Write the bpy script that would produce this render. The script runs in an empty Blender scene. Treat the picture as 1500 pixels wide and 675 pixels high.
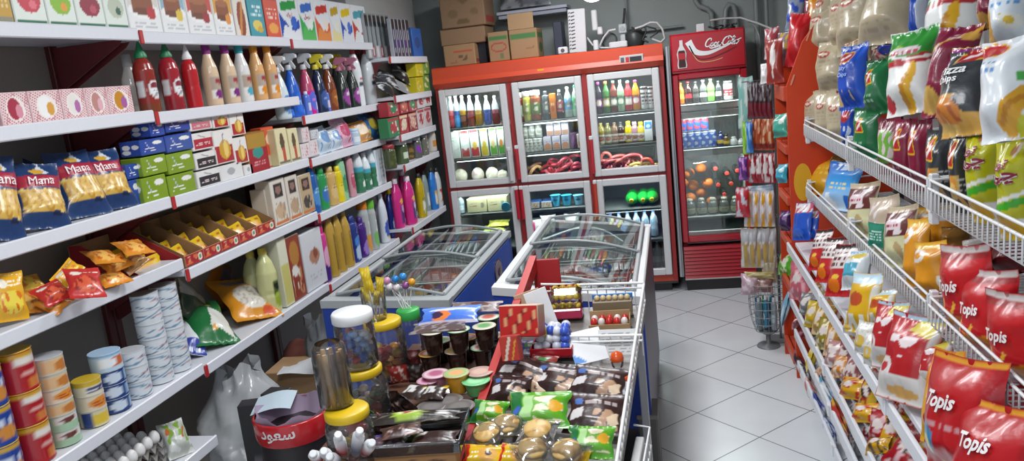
import bpy, bmesh, math, random
import numpy as np
from mathutils import Vector, Matrix
RND = random.Random(7)
SC = bpy.context.scene
COL = SC.collection
# ---------------------------------------------------------------- camera
CH = 1.8
F_PX = 1150.0
CR = np.array([0.97623, 0.19005, -0.10417]); CU = np.array([0.06503, 0.21533, 0.97437]); CF = np.array([-0.20847, 0.95796, -0.19728])
def _cam_axes():
    y, p, r = math.radians(12.278), math.radians(11.378), math.radians(-6.256)
    f = np.array([-math.sin(y) * math.cos(p), math.cos(y) * math.cos(p), -math.sin(p)])
    rt = np.array([math.cos(y), math.sin(y), 0.0]); up = np.cross(rt, f)
    return math.cos(r) * rt + math.sin(r) * up, -math.sin(r) * rt + math.cos(r) * up, f
CR, CU, CF = _cam_axes()
CAM = np.array([0, 0, CH])
def ray(px, py): return CF + CR * (px - 750) / F_PX - CU * (py - 337.5) / F_PX
def at(px, py, ax, val):
    """the point of the plane x, y or z = val that is seen at a pixel of the photograph"""
    d = ray(px, py); k = 'xyz'.index(ax)
    return Vector(CAM + d * (val - CAM[k]) / d[k])
def pj(P):
    q = np.array(P, float) - CAM; d = q @ CF
    return 750 + F_PX * (q @ CR) / d, 337.5 - F_PX * (q @ CU) / d
def depth(P): return float((np.array(P, float) - CAM) @ CF)
cd = bpy.data.cameras.new('camera'); cam = bpy.data.objects.new('camera', cd); COL.objects.link(cam)
cam.matrix_world = Matrix(((CR[0], CU[0], -CF[0], 0), (CR[1], CU[1], -CF[1], 0), (CR[2], CU[2], -CF[2], CH), (0, 0, 0, 1)))
cd.sensor_width = 36; cd.lens = 36 * F_PX / 1500; cd.clip_start = .02; SC.camera = cam
# ---------------------------------------------------------------- colour, materials
def lin(c):
    c = c / 255.0
    return c / 12.92 if c <= .04045 else ((c + .055) / 1.055) ** 2.4
def hx(s): return np.array([lin(int(s[i:i + 2], 16)) for i in (0, 2, 4)])
_hc = {}
def C(c):
    if isinstance(c, str):
        if c not in _hc: _hc[c] = hx(c)
        return _hc[c]
    return np.array(c, float)
MATS = {}
def mat(name, rough=.5, metal=0., bump=0., bscale=60., coat=0., alpha=None, col=None, trans=0., emit=None, wear=.06):
    if name in MATS: return MATS[name]
    m = bpy.data.materials.new(name); m.use_nodes = True; nt = m.node_tree; b = nt.nodes['Principled BSDF']; N = nt.nodes.new; Lk = nt.links.new
    b.inputs['Roughness'].default_value = rough; b.inputs['Metallic'].default_value = metal; b.inputs['Coat Weight'].default_value = coat
    b.inputs['Coat Roughness'].default_value = .08
    if trans: b.inputs['Transmission Weight'].default_value = trans
    if alpha is not None: b.inputs['Alpha'].default_value = alpha
    tc = N('ShaderNodeTexCoord')
    nz = N('ShaderNodeTexNoise'); nz.inputs['Scale'].default_value = bscale; nz.inputs['Detail'].default_value = 3; Lk(tc.outputs['Object'], nz.inputs['Vector'])
    if col is None:
        a = N('ShaderNodeAttribute'); a.attribute_name = 'Col'; src = a.outputs['Color']
    else:
        a = N('ShaderNodeRGB'); a.outputs[0].default_value = (*C(col), 1); src = a.outputs[0]
    mx = N('ShaderNodeMix'); mx.data_type = 'RGBA'; mx.blend_type = 'MULTIPLY'; mx.inputs[0].default_value = wear
    Lk(src, mx.inputs[6]); Lk(nz.outputs['Fac'], mx.inputs[7]); Lk(mx.outputs[2], b.inputs['Base Color'])
    if emit: Lk(src, b.inputs['Emission Color']); b.inputs['Emission Strength'].default_value = emit
    if bump:
        bp = N('ShaderNodeBump'); bp.inputs['Strength'].default_value = bump; bp.inputs['Distance'].default_value = .004
        Lk(nz.outputs['Fac'], bp.inputs['Height']); Lk(bp.outputs[0], b.inputs['Normal'])
    MATS[name] = m; return m
def glassy(name, tint='ffffff', refl=.10, rough=.02, haze=0.0):
    """thin clear sheet: mostly lets light straight through, with a mirror share"""
    if name in MATS: return MATS[name]
    m = bpy.data.materials.new(name); m.use_nodes = True; nt = m.node_tree; N = nt.nodes.new; Lk = nt.links.new
    nt.nodes.remove(nt.nodes['Principled BSDF']); out = nt.nodes['Material Output']
    t = N('ShaderNodeBsdfTransparent'); t.inputs[0].default_value = (*C(tint), 1)
    g = N('ShaderNodeBsdfGlossy'); g.inputs['Roughness'].default_value = rough
    fr = N('ShaderNodeFresnel'); fr.inputs['IOR'].default_value = 1.5
    mt = N('ShaderNodeMath'); mt.operation = 'MULTIPLY_ADD'; mt.inputs[1].default_value = 1.0; mt.inputs[2].default_value = refl - .04; Lk(fr.outputs[0], mt.inputs[0])
    mx = N('ShaderNodeMixShader'); Lk(mt.outputs[0], mx.inputs[0]); Lk(t.outputs[0], mx.inputs[1]); Lk(g.outputs[0], mx.inputs[2]); last = mx
    if haze:
        d = N('ShaderNodeBsdfDiffuse'); d.inputs[0].default_value = (.75, .77, .78, 1); m2 = N('ShaderNodeMixShader'); m2.inputs[0].default_value = haze
        Lk(mx.outputs[0], m2.inputs[1]); Lk(d.outputs[0], m2.inputs[2]); last = m2
    Lk(last.outputs[0], out.inputs[0]); MATS[name] = m; return m
mat('paper', .45, bump=.05); mat('gloss', .22, coat=.3); mat('plastic', .38); mat('foil', .3, bump=.4, bscale=30, coat=.15); mat('matte', .75, bump=.1)
mat('cloth', .9, bump=.4, bscale=200); mat('metal', .3, metal=.9); mat('paint', .42); mat('skin', .5, bump=.3, bscale=120); mat('card', .8, bump=.15, bscale=90)
mat('white_metal', .32, col='d9dbe2', coat=.2); mat('wire', .3, col='dcdcdc', coat=.3); mat('ink', .5)
glassy('glass', 'eef5f2', .07); glassy('clear', 'f4f6f8', .10, .06); glassy('wrap', 'f6f6f6', .16, .12, .03); glassy('film', 'f2f4f6', .13, .15, .16)
glassy('tinted', 'c9d6cf', .07); glassy('jarplastic', 'f8f9fa', .06, .06, .04); glassy('freezerglass', 'e4ecea', .12, .03)
glassy('bagfilm', 'ffffff', .12, .2, .45); mat('lamp', .4, emit=14.0, col='f4f8ff')
# ---------------------------------------------------------------- mesh builder
class MB:
    def __init__(s): s.v = []; s.f = []; s.c = []; s.n = 0; s.flat = []
    def add(s, V, Fc, col, flat=False):
        V = np.asarray(V, float); k = len(V); col = np.asarray(col, float)
        if col.ndim == 1: col = np.tile(col, (k, 1))
        s.v.append(V); s.c.append(col); s.f.extend([tuple(i + s.n for i in q) for q in Fc]); s.flat.extend([flat] * len(Fc)); s.n += k; return s
    def grid(s, P, col, wrap=False, flip=False, flat=False):
        """P: (n, m, 3) points; wrap closes the second direction"""
        n, m = P.shape[:2]; F = []
        for i in range(n - 1):
            for j in range(m if wrap else m - 1):
                a, b, c, d = i * m + j, i * m + (j + 1) % m, (i + 1) * m + (j + 1) % m, (i + 1) * m + j
                F.append((a, d, c, b) if flip else (a, b, c, d))
        col = np.asarray(col, float)
        return s.add(P.reshape(-1, 3), F, col.reshape(-1, 3) if col.ndim == 3 else col, flat)
    def box(s, c, d, col, bev=.003, M=None, top=None, drop=()):
        """bevelled box centred at c with size d"""
        d = np.array(d, float); b = min(bev, d.min() * .45); h = d / 2; V = []; idx = {}
        for sx in (-1, 1):
            for sy in (-1, 1):
                for sz in (-1, 1):
                    for ax in range(3):
                        p = np.array([sx, sy, sz]) * (h - b); p[ax] += (sx, sy, sz)[ax] * b; idx[sx, sy, sz, ax] = len(V); V.append(p)
        F = []
        for ax in range(3):
            o = [a for a in range(3) if a != ax]
            for sg in (-1, 1):
                if (ax, sg) in drop: continue
                q = []
                for a, b2 in ((-1, -1), (1, -1), (1, 1), (-1, 1)):
                    t = [0, 0, 0]; t[ax] = sg; t[o[0]] = a; t[o[1]] = b2; q.append(idx[(*t, ax)])
                if (sg > 0) == (ax == 1): q = q[::-1]
                F.append(tuple(q))
            for a in (-1, 1):
                for b2 in (-1, 1):
                    q = []
                    for e, axx in ((-1, o[0]), (1, o[0]), (1, o[1]), (-1, o[1])):
                        t = [0, 0, 0]; t[ax] = e; t[o[0]] = a; t[o[1]] = b2; q.append(idx[(*t, axx)])
                    if (a * b2 > 0) == (ax == 1): q = q[::-1]
                    F.append(tuple(q))
        for sx in (-1, 1):
            for sy in (-1, 1):
                for sz in (-1, 1):
                    q = [idx[sx, sy, sz, 0], idx[sx, sy, sz, 1], idx[sx, sy, sz, 2]]
                    F.append(tuple(q if sx * sy * sz > 0 else q[::-1]))
        V = np.array(V)
        if M is not None: V = V @ np.array(M.to_3x3()).T
        cc = np.tile(C(col), (len(V), 1))
        if top is not None: cc[V[:, 2] > h[2] - b * 1.01] = C(top)
        return s.add(V + np.array(c, float), F, cc, True)
    def lathe(s, prof, col=None, seg=20, sx=1., sy=1., c=(0, 0, 0), paint=None, caps=True, flat=False):
        """prof: (r, z[, colour]) bottom to top; paint(u, v) colours the whole (u=.5 faces -Y)"""
        prof = [(p[0], p[1], C(p[2]) if len(p) > 2 else C(col)) for p in prof]
        th = np.linspace(0, 2 * math.pi, seg, endpoint=False) + math.pi / 2
        r = np.array([p[0] for p in prof])[:, None]; z = np.array([p[1] for p in prof])[:, None]
        P = np.stack([r * np.cos(th) * sx + c[0], r * np.sin(th) * sy + c[1], z + 0 * th + c[2]], -1)
        cc = np.stack([np.tile(p[2], (seg, 1)) for p in prof])
        if paint is not None:
            z0, z1 = z.min(), z.max(); U = np.tile(np.arange(seg) / seg, (len(prof), 1)); V = np.tile((z - z0) / max(z1 - z0, 1e-9), (1, seg)); cc = paint(U, V)
        s.grid(P, cc, wrap=True, flat=flat)
        if caps:
            for k, fl in ((0, True), (-1, False)):
                if prof[k][0] > 1e-5:
                    q = list(range(seg)); s.add(P[k], [tuple(q[::-1] if fl else q)], cc[k], True)
        return s
    def tube(s, pts, r, col, seg=6, closed=False, r2=None):
        pts = [Vector(p) for p in pts]; n = len(pts); rings = []; up = None
        for i, p in enumerate(pts):
            a = pts[(i - 1) % n] if (closed or i > 0) else p; b = pts[(i + 1) % n] if (closed or i < n - 1) else p
            t = (b - a)
            if t.length < 1e-9: t = Vector((0, 0, 1))
            t.normalize()
            if up is None: up = Vector((0, 0, 1)) if abs(t.z) < .9 else Vector((1, 0, 0))
            x = t.cross(up)
            if x.length < 1e-6: x = t.orthogonal()
            x.normalize(); y = x.cross(t); up = y
            rr = r if r2 is None else r + (r2 - r) * i / max(n - 1, 1)
            rings.append([p + (x * math.cos(2 * math.pi * k / seg) + y * math.sin(2 * math.pi * k / seg)) * rr for k in range(seg)])
        if closed: rings.append(rings[0])
        P = np.array([[tuple(q) for q in rg] for rg in rings]); s.grid(P, C(col), wrap=True, flip=True)
        if not closed:
            s.add(P[0], [tuple(range(seg))], C(col), True); s.add(P[-1], [tuple(range(seg))[::-1]], C(col), True)
        return s
    def prism(s, poly, y0, y1, col, axis='y'):
        """polygon in the plane across the axis, extruded along it"""
        k = len(poly); V = []
        for t in (y0, y1):
            for a, b in poly: V.append({'y': (a, t, b), 'x': (t, a, b), 'z': (a, b, t)}[axis])
        F = [tuple(range(k)), tuple(range(2 * k - 1, k - 1, -1))] + [(i, i + k, (i + 1) % k + k, (i + 1) % k) for i in range(k)]
        return s.add(V, F, C(col), True)
    def ball(s, c, r, col, seg=12, paint=None, sq=(1, 1, 1)):
        n = max(6, seg // 2 + 1); ph = np.linspace(-math.pi / 2, math.pi / 2, n); pr = [(max(r * math.cos(a), 1e-6), r * math.sin(a) * sq[2]) for a in ph]
        return s.lathe(pr, col, seg, sq[0], sq[1], c, paint, caps=False)
    def mesh(s, name='mesh'):
        me = bpy.data.meshes.new(name); V = np.concatenate(s.v); me.from_pydata(V.tolist(), [], s.f); cc = np.concatenate(s.c)
        a = me.attributes.new('Col', 'FLOAT_COLOR', 'POINT'); a.data.foreach_set('color', np.concatenate([np.clip(cc, 0, 1), np.ones((len(cc), 1))], 1).astype(np.float32).ravel())
        me.polygons.foreach_set('use_smooth', [not x for x in s.flat]); me.update()
        return me
    def fix(s):
        return s
def recalc(me):
    bm = bmesh.new(); bm.from_mesh(me); bmesh.ops.recalc_face_normals(bm, faces=bm.faces); bm.to_mesh(me); bm.free(); return me
# ---------------------------------------------------------------- objects
def link(name, me, m='plastic', parent=None):
    if isinstance(me, MB): me = recalc(me.mesh(name))
    if not me.materials: me.materials.append(MATS[m] if isinstance(m, str) else m)
    o = bpy.data.objects.new(name, me); COL.objects.link(o)
    if parent is not None: o.parent = parent
    return o
ALL = []
def tag(o, label, cat, group=None):
    o['label'] = label; o['category'] = cat
    if group: o['group'] = group
    ALL.append(o); return o
def thing(name, label, cat, loc=(0, 0, 0), rz=0., group=None, M=None):
    o = bpy.data.objects.new(name, None); COL.objects.link(o); o.empty_display_size = .05
    if M is not None: o.matrix_world = M
    else: o.location = loc; o.rotation_euler = (0, 0, rz)
    return tag(o, label, cat, group)
def struct(name, mb, m):
    o = link(name, mb, m); o['kind'] = 'structure'; return o
CACHE = {}
def cached(key, fn):
    if key not in CACHE: CACHE[key] = recalc(fn().mesh(str(key[0])))
    return CACHE[key]
# ---------------------------------------------------------------- printing on packs
def paint(base, shapes=()):
    """colours a (u, v) field: later shapes cover earlier ones"""
    def fn(U, V):
        out = np.tile(C(base), U.shape + (1,))
        for sh in shapes:
            k = sh[0]; a = sh[1:]
            if k == 'r': m = (U > a[0]) & (U < a[2]) & (V > a[1]) & (V < a[3]); c = C(a[4])
            elif k == 'e': m = ((U - a[0]) / a[2]) ** 2 + ((V - a[1]) / a[3]) ** 2 < 1; c = C(a[4])
            elif k == 's':
                dx, dy = a[2] - a[0], a[3] - a[1]; L2 = dx * dx + dy * dy; t = np.clip(((U - a[0]) * dx + (V - a[1]) * dy) / L2, 0, 1)
                m = (U - a[0] - t * dx) ** 2 + (V - a[1] - t * dy) ** 2 < (a[4] / 2) ** 2; c = C(a[5])
            elif k == 'p':
                m = np.zeros(U.shape, bool); P = a[0]; n = len(P)
                for i in range(n):
                    (x1, y1), (x2, y2) = P[i], P[(i + 1) % n]
                    cr = ((V > y1) != (V > y2)) & (U < (x2 - x1) * (V - y1) / ((y2 - y1) if y2 != y1 else 1e-9) + x1); m ^= cr
                c = C(a[1])
            elif k == 'n':    # rows of small print nobody can read: broken strokes in a rectangle
                u0, v0, u1, v1, cc, rows, sd = a
                rr = np.random.RandomState(sd); tb = rr.rand(64, 64)
                ri = np.floor((V - v0) / (v1 - v0) * rows * 2).astype(int); ci = np.floor((U - u0) / (u1 - u0) * 14).astype(int)
                m = (U > u0) & (U < u1) & (V > v0) & (V < v1) & (ri % 2 == 0) & (tb[ri % 64, ci % 64] > .33); c = C(cc)
            elif k == 'k':    # blotches (pictures of food, clear window contents)
                u0, v0, u1, v1, cc, sc, thr, sd = a
                rr = np.random.RandomState(sd); q = np.zeros(U.shape)
                for _ in range(7):
                    an = rr.rand() * 6.28; fr = sc * (.5 + rr.rand()); q += np.sin((U * math.cos(an) + V * math.sin(an)) * fr * 6.28 + rr.rand() * 6.28)
                m = (U > u0) & (U < u1) & (V > v0) & (V < v1) & (q > thr); c = C(cc)
            elif k == 'w':    # wavy band
                m = np.abs(V - (a[0] + a[1] * np.sin((U * a[2] + a[3]) * 6.28) + a[6] * (U - .5))) < a[4]; c = C(a[5])
            elif k == 'x':    # fine slanted stripes
                m = ((U * a[0] + V * a[1]) % 1.0) < a[2]; c = C(a[3])
                if len(a) > 4: m &= ~((U > a[4]) & (V > a[5]) & (U < a[6]) & (V < a[7]))
            elif k == 'y':    # smooth blend down the print
                t = np.clip((V - a[0]) / (a[1] - a[0]), 0, 1)[..., None]; mm = (V > min(a[0], a[1])) & (V < max(a[0], a[1])); out[mm] = (C(a[2]) * (1 - t) + C(a[3]) * t)[mm]; continue
            out[m] = c
        return out
    return fn
_TX = {}
def text_geo(s, shear=0., bold=.0, spacing=1.):
    """outline letters as flat geometry: width and height normalised to its own height = 1, origin at the centre"""
    k = (s, shear, bold, spacing)
    if k in _TX: return _TX[k]
    cu = bpy.data.curves.new('lettering', 'FONT'); cu.body = s; cu.shear = shear; cu.offset = bold; cu.resolution_u = 2; cu.space_character = spacing; cu.fill_mode = 'FRONT'
    o = bpy.data.objects.new('lettering', cu); COL.objects.link(o); dg = bpy.context.evaluated_depsgraph_get(); dg.update()
    me = o.evaluated_get(dg).to_mesh(); V = np.array([tuple(v.co) for v in me.vertices]); Fc = [tuple(p.vertices) for p in me.polygons]
    o.evaluated_get(dg).to_mesh_clear(); bpy.data.objects.remove(o); bpy.data.curves.remove(cu)
    if len(V) == 0: V = np.zeros((3, 3)); Fc = []
    lo, hi = V.min(0), V.max(0); h = max(hi[1] - lo[1], 1e-6); V = (V - (lo + hi) / 2) / h
    _TX[k] = (V, Fc, (hi[0] - lo[0]) / h); return _TX[k]
def lettering(s, surf, u, v, size, asp, col, rot=0., shear=0., bold=0., back=None, maxw=None, name='lettering', parent=None, spacing=1., d=.0018):
    """letters laid on a surface surf(u, v, lift); size = letter height in v; asp = surface width / height"""
    V, Fc, w = text_geo(s, shear, bold, spacing); su = size / asp
    k = 1. if maxw is None else min(1., maxw / (w * su)); mb = MB(); rings = []
    if back is not None: rings.append((text_geo(s, shear, bold + .055, spacing), back, d))
    rings.append(((V, Fc, w), col, d + .0012))
    for (VV, FF, _w), cc, lift in rings:
        x, y = VV[:, 0] * k, VV[:, 1] * k; x, y = x * math.cos(rot) - y * math.sin(rot), x * math.sin(rot) + y * math.cos(rot)
        mb.add(surf(u + x * su, v + y * size, lift), FF, C(cc), True)
    me = mb.mesh(name); me.materials.append(MATS['ink']); o = bpy.data.objects.new(name, me); COL.objects.link(o)
    if parent is not None: o.parent = parent
    return o
AR = {'چ': ('\uFB7C', '\uFB7D'), }
# ---------------------------------------------------------------- pack shapes (local: width x, front -y, up z, base at origin)
def pack_mesh(w, d, h, front, side=None, top=None, res=(14, 18), bev=.003, sidep=None):
    """carton with a printed front; front/sidep are paint functions"""
    mb = MB(); b = min(bev, w * .2, d * .2, h * .2); side = side if side is not None else 'c8c8c8'
    mb.box((0, 0, h / 2), (w, d, h), side, b, drop=((1, -1),) + (((0, -1), (0, 1)) if sidep else ()), top=top)
    U, V = np.meshgrid(np.linspace(0, 1, res[0]), np.linspace(0, 1, res[1])); P = np.stack([(U - .5) * (w - 2 * b), np.full(U.shape, -d / 2), b + V * (h - 2 * b)], -1)
    mb.grid(P, front(U, V), flat=True)
    if sidep:
        for sg in (-1, 1):
            P = np.stack([np.full(U.shape, sg * w / 2), (U - .5) * (d - 2 * b) * sg, b + V * (h - 2 * b)], -1); mb.grid(P, sidep(U, V), flat=True)
    return mb
def bag_surf(W, H, T, seed=0, slump=0., seal=.05, neck=0.):
    rr = np.random.RandomState(seed); ks = [(rr.randn(2) * (5, 4), rr.rand() * 6.28, .35 + .65 * rr.rand()) for _ in range(9)]
    pl = [(rr.randint(5, 14), rr.rand() * 6.28) for _ in range(4)]
    def S(u, v, lift=0., back=False):
        u = np.asarray(u, float); v = np.asarray(v, float); uu = np.clip(u, 0, 1); vv = np.clip(v, 0, 1)
        e = np.clip((np.minimum(vv, 1 - vv) - seal * .8) / .28, 0, 1); e = e * e * (3 - 2 * e)
        t = T / 2 * (np.clip(np.sin(math.pi * uu), 0, 1) ** .55) * (.04 + .96 * e ** .75) * (1 + slump * (.5 - vv))
        cr = sum(a * np.sin(k[0] * uu * 1.6 + k[1] * vv * 1.6 + p) for k, p, a in ks) / 9
        t = t * (1 + .22 * cr) + T * .05 * cr * np.sin(math.pi * uu)
        ed = np.exp(-np.minimum(vv, 1 - vv) / .13); t = t + T * .07 * ed * np.sin(math.pi * uu) * sum(np.sin(n * uu * 6.28 * .5 + p) for n, p in pl) / 4
        w = 1 - .10 * e * np.sin(math.pi * np.clip(vv, 0, 1)) - neck * np.clip((vv - .75) / .25, 0, 1) ** 2
        x = (u - .5) * W * w + W * .012 * np.sin(vv * 17 + seed); z = v * H * (1 - .03 * np.sin(math.pi * uu))
        y = (t if back else -t) * (.75 if back else 1.) + T * .10 * np.sin(2.2 * vv + seed) * .6
        y = y - (0 if back else 1) * lift
        return np.stack([x, y, z], -1)
    return S
def bag_mesh(W, H, T, fr, seed=0, slump=0., res=(26, 36), back=None, seal=.05, neck=0.):
    S = bag_surf(W, H, T, seed, slump, seal, neck); U, V = np.meshgrid(np.linspace(0, 1, res[0]), np.linspace(0, 1, res[1])); mb = MB()
    mb.grid(S(U, V), fr(U, V)); Ub, Vb = np.meshgrid(np.linspace(1, 0, 12), np.linspace(0, 1, 16)); bk = fr(np.clip(Ub, .04, .96), Vb) if back is None else np.tile(C(back), Ub.shape + (1,))
    mb.grid(S(Ub, Vb, 0, True), bk)
    return mb, S
def frame_mat(B, up, face):
    up = Vector(up).normalized(); n = Vector(face); n = n - up * n.dot(up); n.normalize()
    x = up.cross(n)
    M = Matrix.Identity(4)
    for i, a in enumerate((x, -n, up)):
        for j in range(3): M[j][i] = a[j]
    M.translation = Vector(B); return M
# ---------------------------------------------------------------- the room
def tile_mat():
    m = bpy.data.materials.new('floor_tiles'); m.use_nodes = True; nt = m.node_tree; b = nt.nodes['Principled BSDF']; N = nt.nodes.new; Lk = nt.links.new
    g = N('ShaderNodeNewGeometry'); mp = N('ShaderNodeMapping'); mp.vector_type = 'TEXTURE'; mp.inputs['Location'].default_value = (.3005, 4.098, 0); mp.inputs['Rotation'].default_value = (0, 0, math.radians(45.3)); mp.inputs['Scale'].default_value = (.3875,) * 3
    Lk(g.outputs['Position'], mp.inputs['Vector']); br = N('ShaderNodeTexBrick'); br.offset = 0; br.inputs['Scale'].default_value = 1; br.inputs['Brick Width'].default_value = 1; br.inputs['Row Height'].default_value = 1
    br.inputs['Mortar Size'].default_value = .008; br.inputs['Mortar Smooth'].default_value = .2; br.inputs['Color1'].default_value = (*C('d6d9dc'), 1); br.inputs['Color2'].default_value = (*C('d0d4d8'), 1); br.inputs['Mortar'].default_value = (*C('6b6d70'), 1)
    Lk(mp.outputs[0], br.inputs['Vector']); nz = N('ShaderNodeTexNoise'); nz.inputs['Scale'].default_value = 3.5; nz.inputs['Detail'].default_value = 6; Lk(g.outputs['Position'], nz.inputs['Vector'])
    mx = N('ShaderNodeMix'); mx.data_type = 'RGBA'; mx.blend_type = 'MULTIPLY'; mx.inputs[0].default_value = .18; Lk(br.outputs['Color'], mx.inputs[6]); Lk(nz.outputs['Fac'], mx.inputs[7]); Lk(mx.outputs[2], b.inputs['Base Color'])
    rr = N('ShaderNodeMapRange'); rr.inputs[3].default_value = .12; rr.inputs[4].default_value = .32; Lk(nz.outputs['Fac'], rr.inputs[0]); Lk(rr.outputs[0], b.inputs['Roughness'])
    bp = N('ShaderNodeBump'); bp.inputs['Strength'].default_value = .3; bp.inputs['Distance'].default_value = .002; bp.invert = True; Lk(br.outputs['Fac'], bp.inputs['Height']); Lk(bp.outputs[0], b.inputs['Normal']); MATS['tiles'] = m
tile_mat()
def plaster(name, c1, c2, rough=.85, bricks=False):
    m = bpy.data.materials.new(name); m.use_nodes = True; nt = m.node_tree; b = nt.nodes['Principled BSDF']; N = nt.nodes.new; Lk = nt.links.new
    g = N('ShaderNodeNewGeometry'); nz = N('ShaderNodeTexNoise'); nz.inputs['Scale'].default_value = 2.2; nz.inputs['Detail'].default_value = 8; nz.inputs['Roughness'].default_value = .65; Lk(g.outputs['Position'], nz.inputs['Vector'])
    mx = N('ShaderNodeMix'); mx.data_type = 'RGBA'; mx.inputs[6].default_value = (*C(c1), 1); mx.inputs[7].default_value = (*C(c2), 1); Lk(nz.outputs['Fac'], mx.inputs[0]); b.inputs['Roughness'].default_value = rough
    bp = N('ShaderNodeBump'); bp.inputs['Strength'].default_value = .35; bp.inputs['Distance'].default_value = .006; h = nz.outputs['Fac']
    if bricks:
        mp = N('ShaderNodeMapping'); mp.inputs['Rotation'].default_value = (math.radians(90), 0, math.radians(90)); Lk(g.outputs['Position'], mp.inputs[0])
        sx = N('ShaderNodeSeparateXYZ'); cx = N('ShaderNodeCombineXYZ'); Lk(g.outputs['Position'], sx.inputs[0]); ad = N('ShaderNodeMath'); Lk(sx.outputs[0], ad.inputs[0]); Lk(sx.outputs[1], ad.inputs[1]); Lk(ad.outputs[0], cx.inputs[0]); Lk(sx.outputs[2], cx.inputs[1])
        br = N('ShaderNodeTexBrick'); br.inputs['Scale'].default_value = 1; br.inputs['Brick Width'].default_value = .22; br.inputs['Row Height'].default_value = .075; br.inputs['Mortar Size'].default_value = .006; Lk(cx.outputs[0], br.inputs['Vector'])
        h = br.outputs['Fac']; bp.invert = True; bp.inputs['Strength'].default_value = .5
    Lk(mx.outputs[2], b.inputs['Base Color']); Lk(h, bp.inputs['Height']); Lk(bp.outputs[0], b.inputs['Normal']); MATS[name] = m
plaster('wall_light', 'b9bab8', 'a5a7a6', bricks=True); plaster('wall_grey', '969e9b', 'a8b0ad'); plaster('ceil', 'a9adad', '9a9e9e'); plaster('wall_dim', '8d8f8c', '7e807d')
YB, XL, XRW, ZC = 6.78, -2.32, 1.16, 2.75
def wallbox(name, lo, hi, m):
    lo, hi = np.array(lo, float), np.array(hi, float); return struct(name, MB().box((lo + hi) / 2, hi - lo, 'aaaaaa', .001), m)
wallbox('floor', (XL, -.6, -.1), (XRW, YB, 0), 'tiles'); wallbox('ceiling', (XL, .2, ZC), (XRW, YB, ZC + .1), 'ceil')
wallbox('wall_left', (XL - .12, -.6, -.1), (XL, YB + .12, ZC + .1), 'wall_dim'); wallbox('wall_right', (XRW, -.6, -.1), (XRW + .12, YB + .12, ZC + .1), 'wall_grey'); wallbox('wall_back', (XL, YB, -.1), (XRW, YB + .12, ZC + .1), 'wall_grey')
wallbox('pillar_left', (XL, 5.02, 0), (-2.03, 6.45, ZC), 'wall_light'); 
# pipes on the back wall
pm = lambda pts, r, c='8f9694': MB().tube(pts, r, c, 8)
for nm, pts, r, lab in (
    ('pipe', [at(925, 47, 'y', 6.74), at(976, 41, 'y', 6.74), at(1000, 38, 'y', 6.74)], .012, 'thin grey pipe running level along the back wall above the fridges'),
    ('pipe', [at(1019, -25, 'y', 6.72), at(1019, 2, 'y', 6.72), at(1024, 9, 'y', 6.72), at(1036, 13, 'y', 6.72), at(1042, 20, 'y', 6.72), at(1044, 40, 'y', 6.72)], .02, 'grey drain pipe with a step bend above the red drinks cooler'),
    ('pipe', [at(1061, 40, 'y', 6.72), at(1063, 14, 'y', 6.72), at(1068, 6, 'y', 6.72), at(1074, 8, 'y', 6.72), at(1077, 16, 'y', 6.72), at(1079, 40, 'y', 6.72)], .02, 'grey pipe bent over like a hook above the red drinks cooler'),
    ('pipe', [at(1106, -20, 'y', 6.7), at(1114, 150, 'y', 6.7)], .022, 'straight grey pipe standing up the back wall beside the red cooler'),
    ('pipe', [at(1121, -20, 'y', 6.7), at(1128, 150, 'y', 6.7)], .016, 'thinner grey pipe running up the back wall behind the orange rack'),
    ('pipe', [at(916, -10, 'y', 6.7), at(921, 80, 'y', 6.7)], .008, 'thin upright grey conduit on the back wall behind the cables')):
    tag(link(nm, pm(pts, r), 'plastic'), lab, 'pipe', 'pipes on the back wall')
# ---------------------------------------------------------------- white shelving along the left wall
def shelf_unit(y0, y1, lip, back, zs, lab, dep=None, ends=False):
    t = thing('shelving_unit', lab, 'shelf', (back, (y0 + y1) / 2, 0), 0, 'white metal shelving units along the wall'); L = y1 - y0; w = lip - back
    link('back_panel', MB().box((.012, 0, 1.1), (.012, L - .01, 2.1), '8d8882', .002), 'paint', t)
    for s in (-1, 1): link('upright', MB().box((.022, s * (L / 2 - .02), 1.09), (.035, .036, 2.18), '5a2626', .003), 'paint', t)
    for z in zs:
        mb = MB().box((w / 2 + .005, 0, z - .012), (w - .035, L - .006, .022), 'd5d6dd', .003).box((w - .006, 0, z - .019), (.012, L - .006, .046), 'd9dae0', .004)
        sh = link('shelf', mb, 'white_metal', t)
        for s in (-1, 1):
            link('bracket', MB().prism([(.02, z - .03), (w - .06, z - .03), (w - .08, z - .05), (.05, z - .19), (.02, z - .19)], s * (L / 2 - .018) - .002, s * (L / 2 - .018) + .002, '6a2a2c'), 'paint', sh)
        link('price_clip', MB().box((w + .002, -L / 2 + .006, z - .019), (.008, .02, .05), 'b02a2c', .002), 'plastic', sh)
    return t
ZA = (2.10, 1.80, 1.47, 1.225, .79, .48); ZB = (2.09, 1.79, 1.465, 1.175, .775); ZCc = (2.08, 1.685, 1.455, 1.155, .76); ZD = (1.98, 1.72, 1.457, 1.253, .82)
YA0, YAB, YBC, YCD, YDE = 1.30, 2.67, 3.88, 5.06, 5.92; XLIP, XD = -1.90, -1.80; XBK = -2.30
shelf_unit(YA0, YAB, XLIP, XBK, ZA, 'white metal shelving unit nearest the camera, holding pasta and tins'); shelf_unit(YAB, YBC, XLIP, XBK, ZB, 'white metal shelving unit with ketchup, sauces and oil bottles'); shelf_unit(YBC, YCD, XLIP, XBK, ZCc, 'white metal shelving unit holding cleaning sprays and shampoo')
shelf_unit(YCD, YDE, XD, -2.02, ZD, 'shallow white shelving unit with pink detergent, beside the orange fridge')
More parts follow.
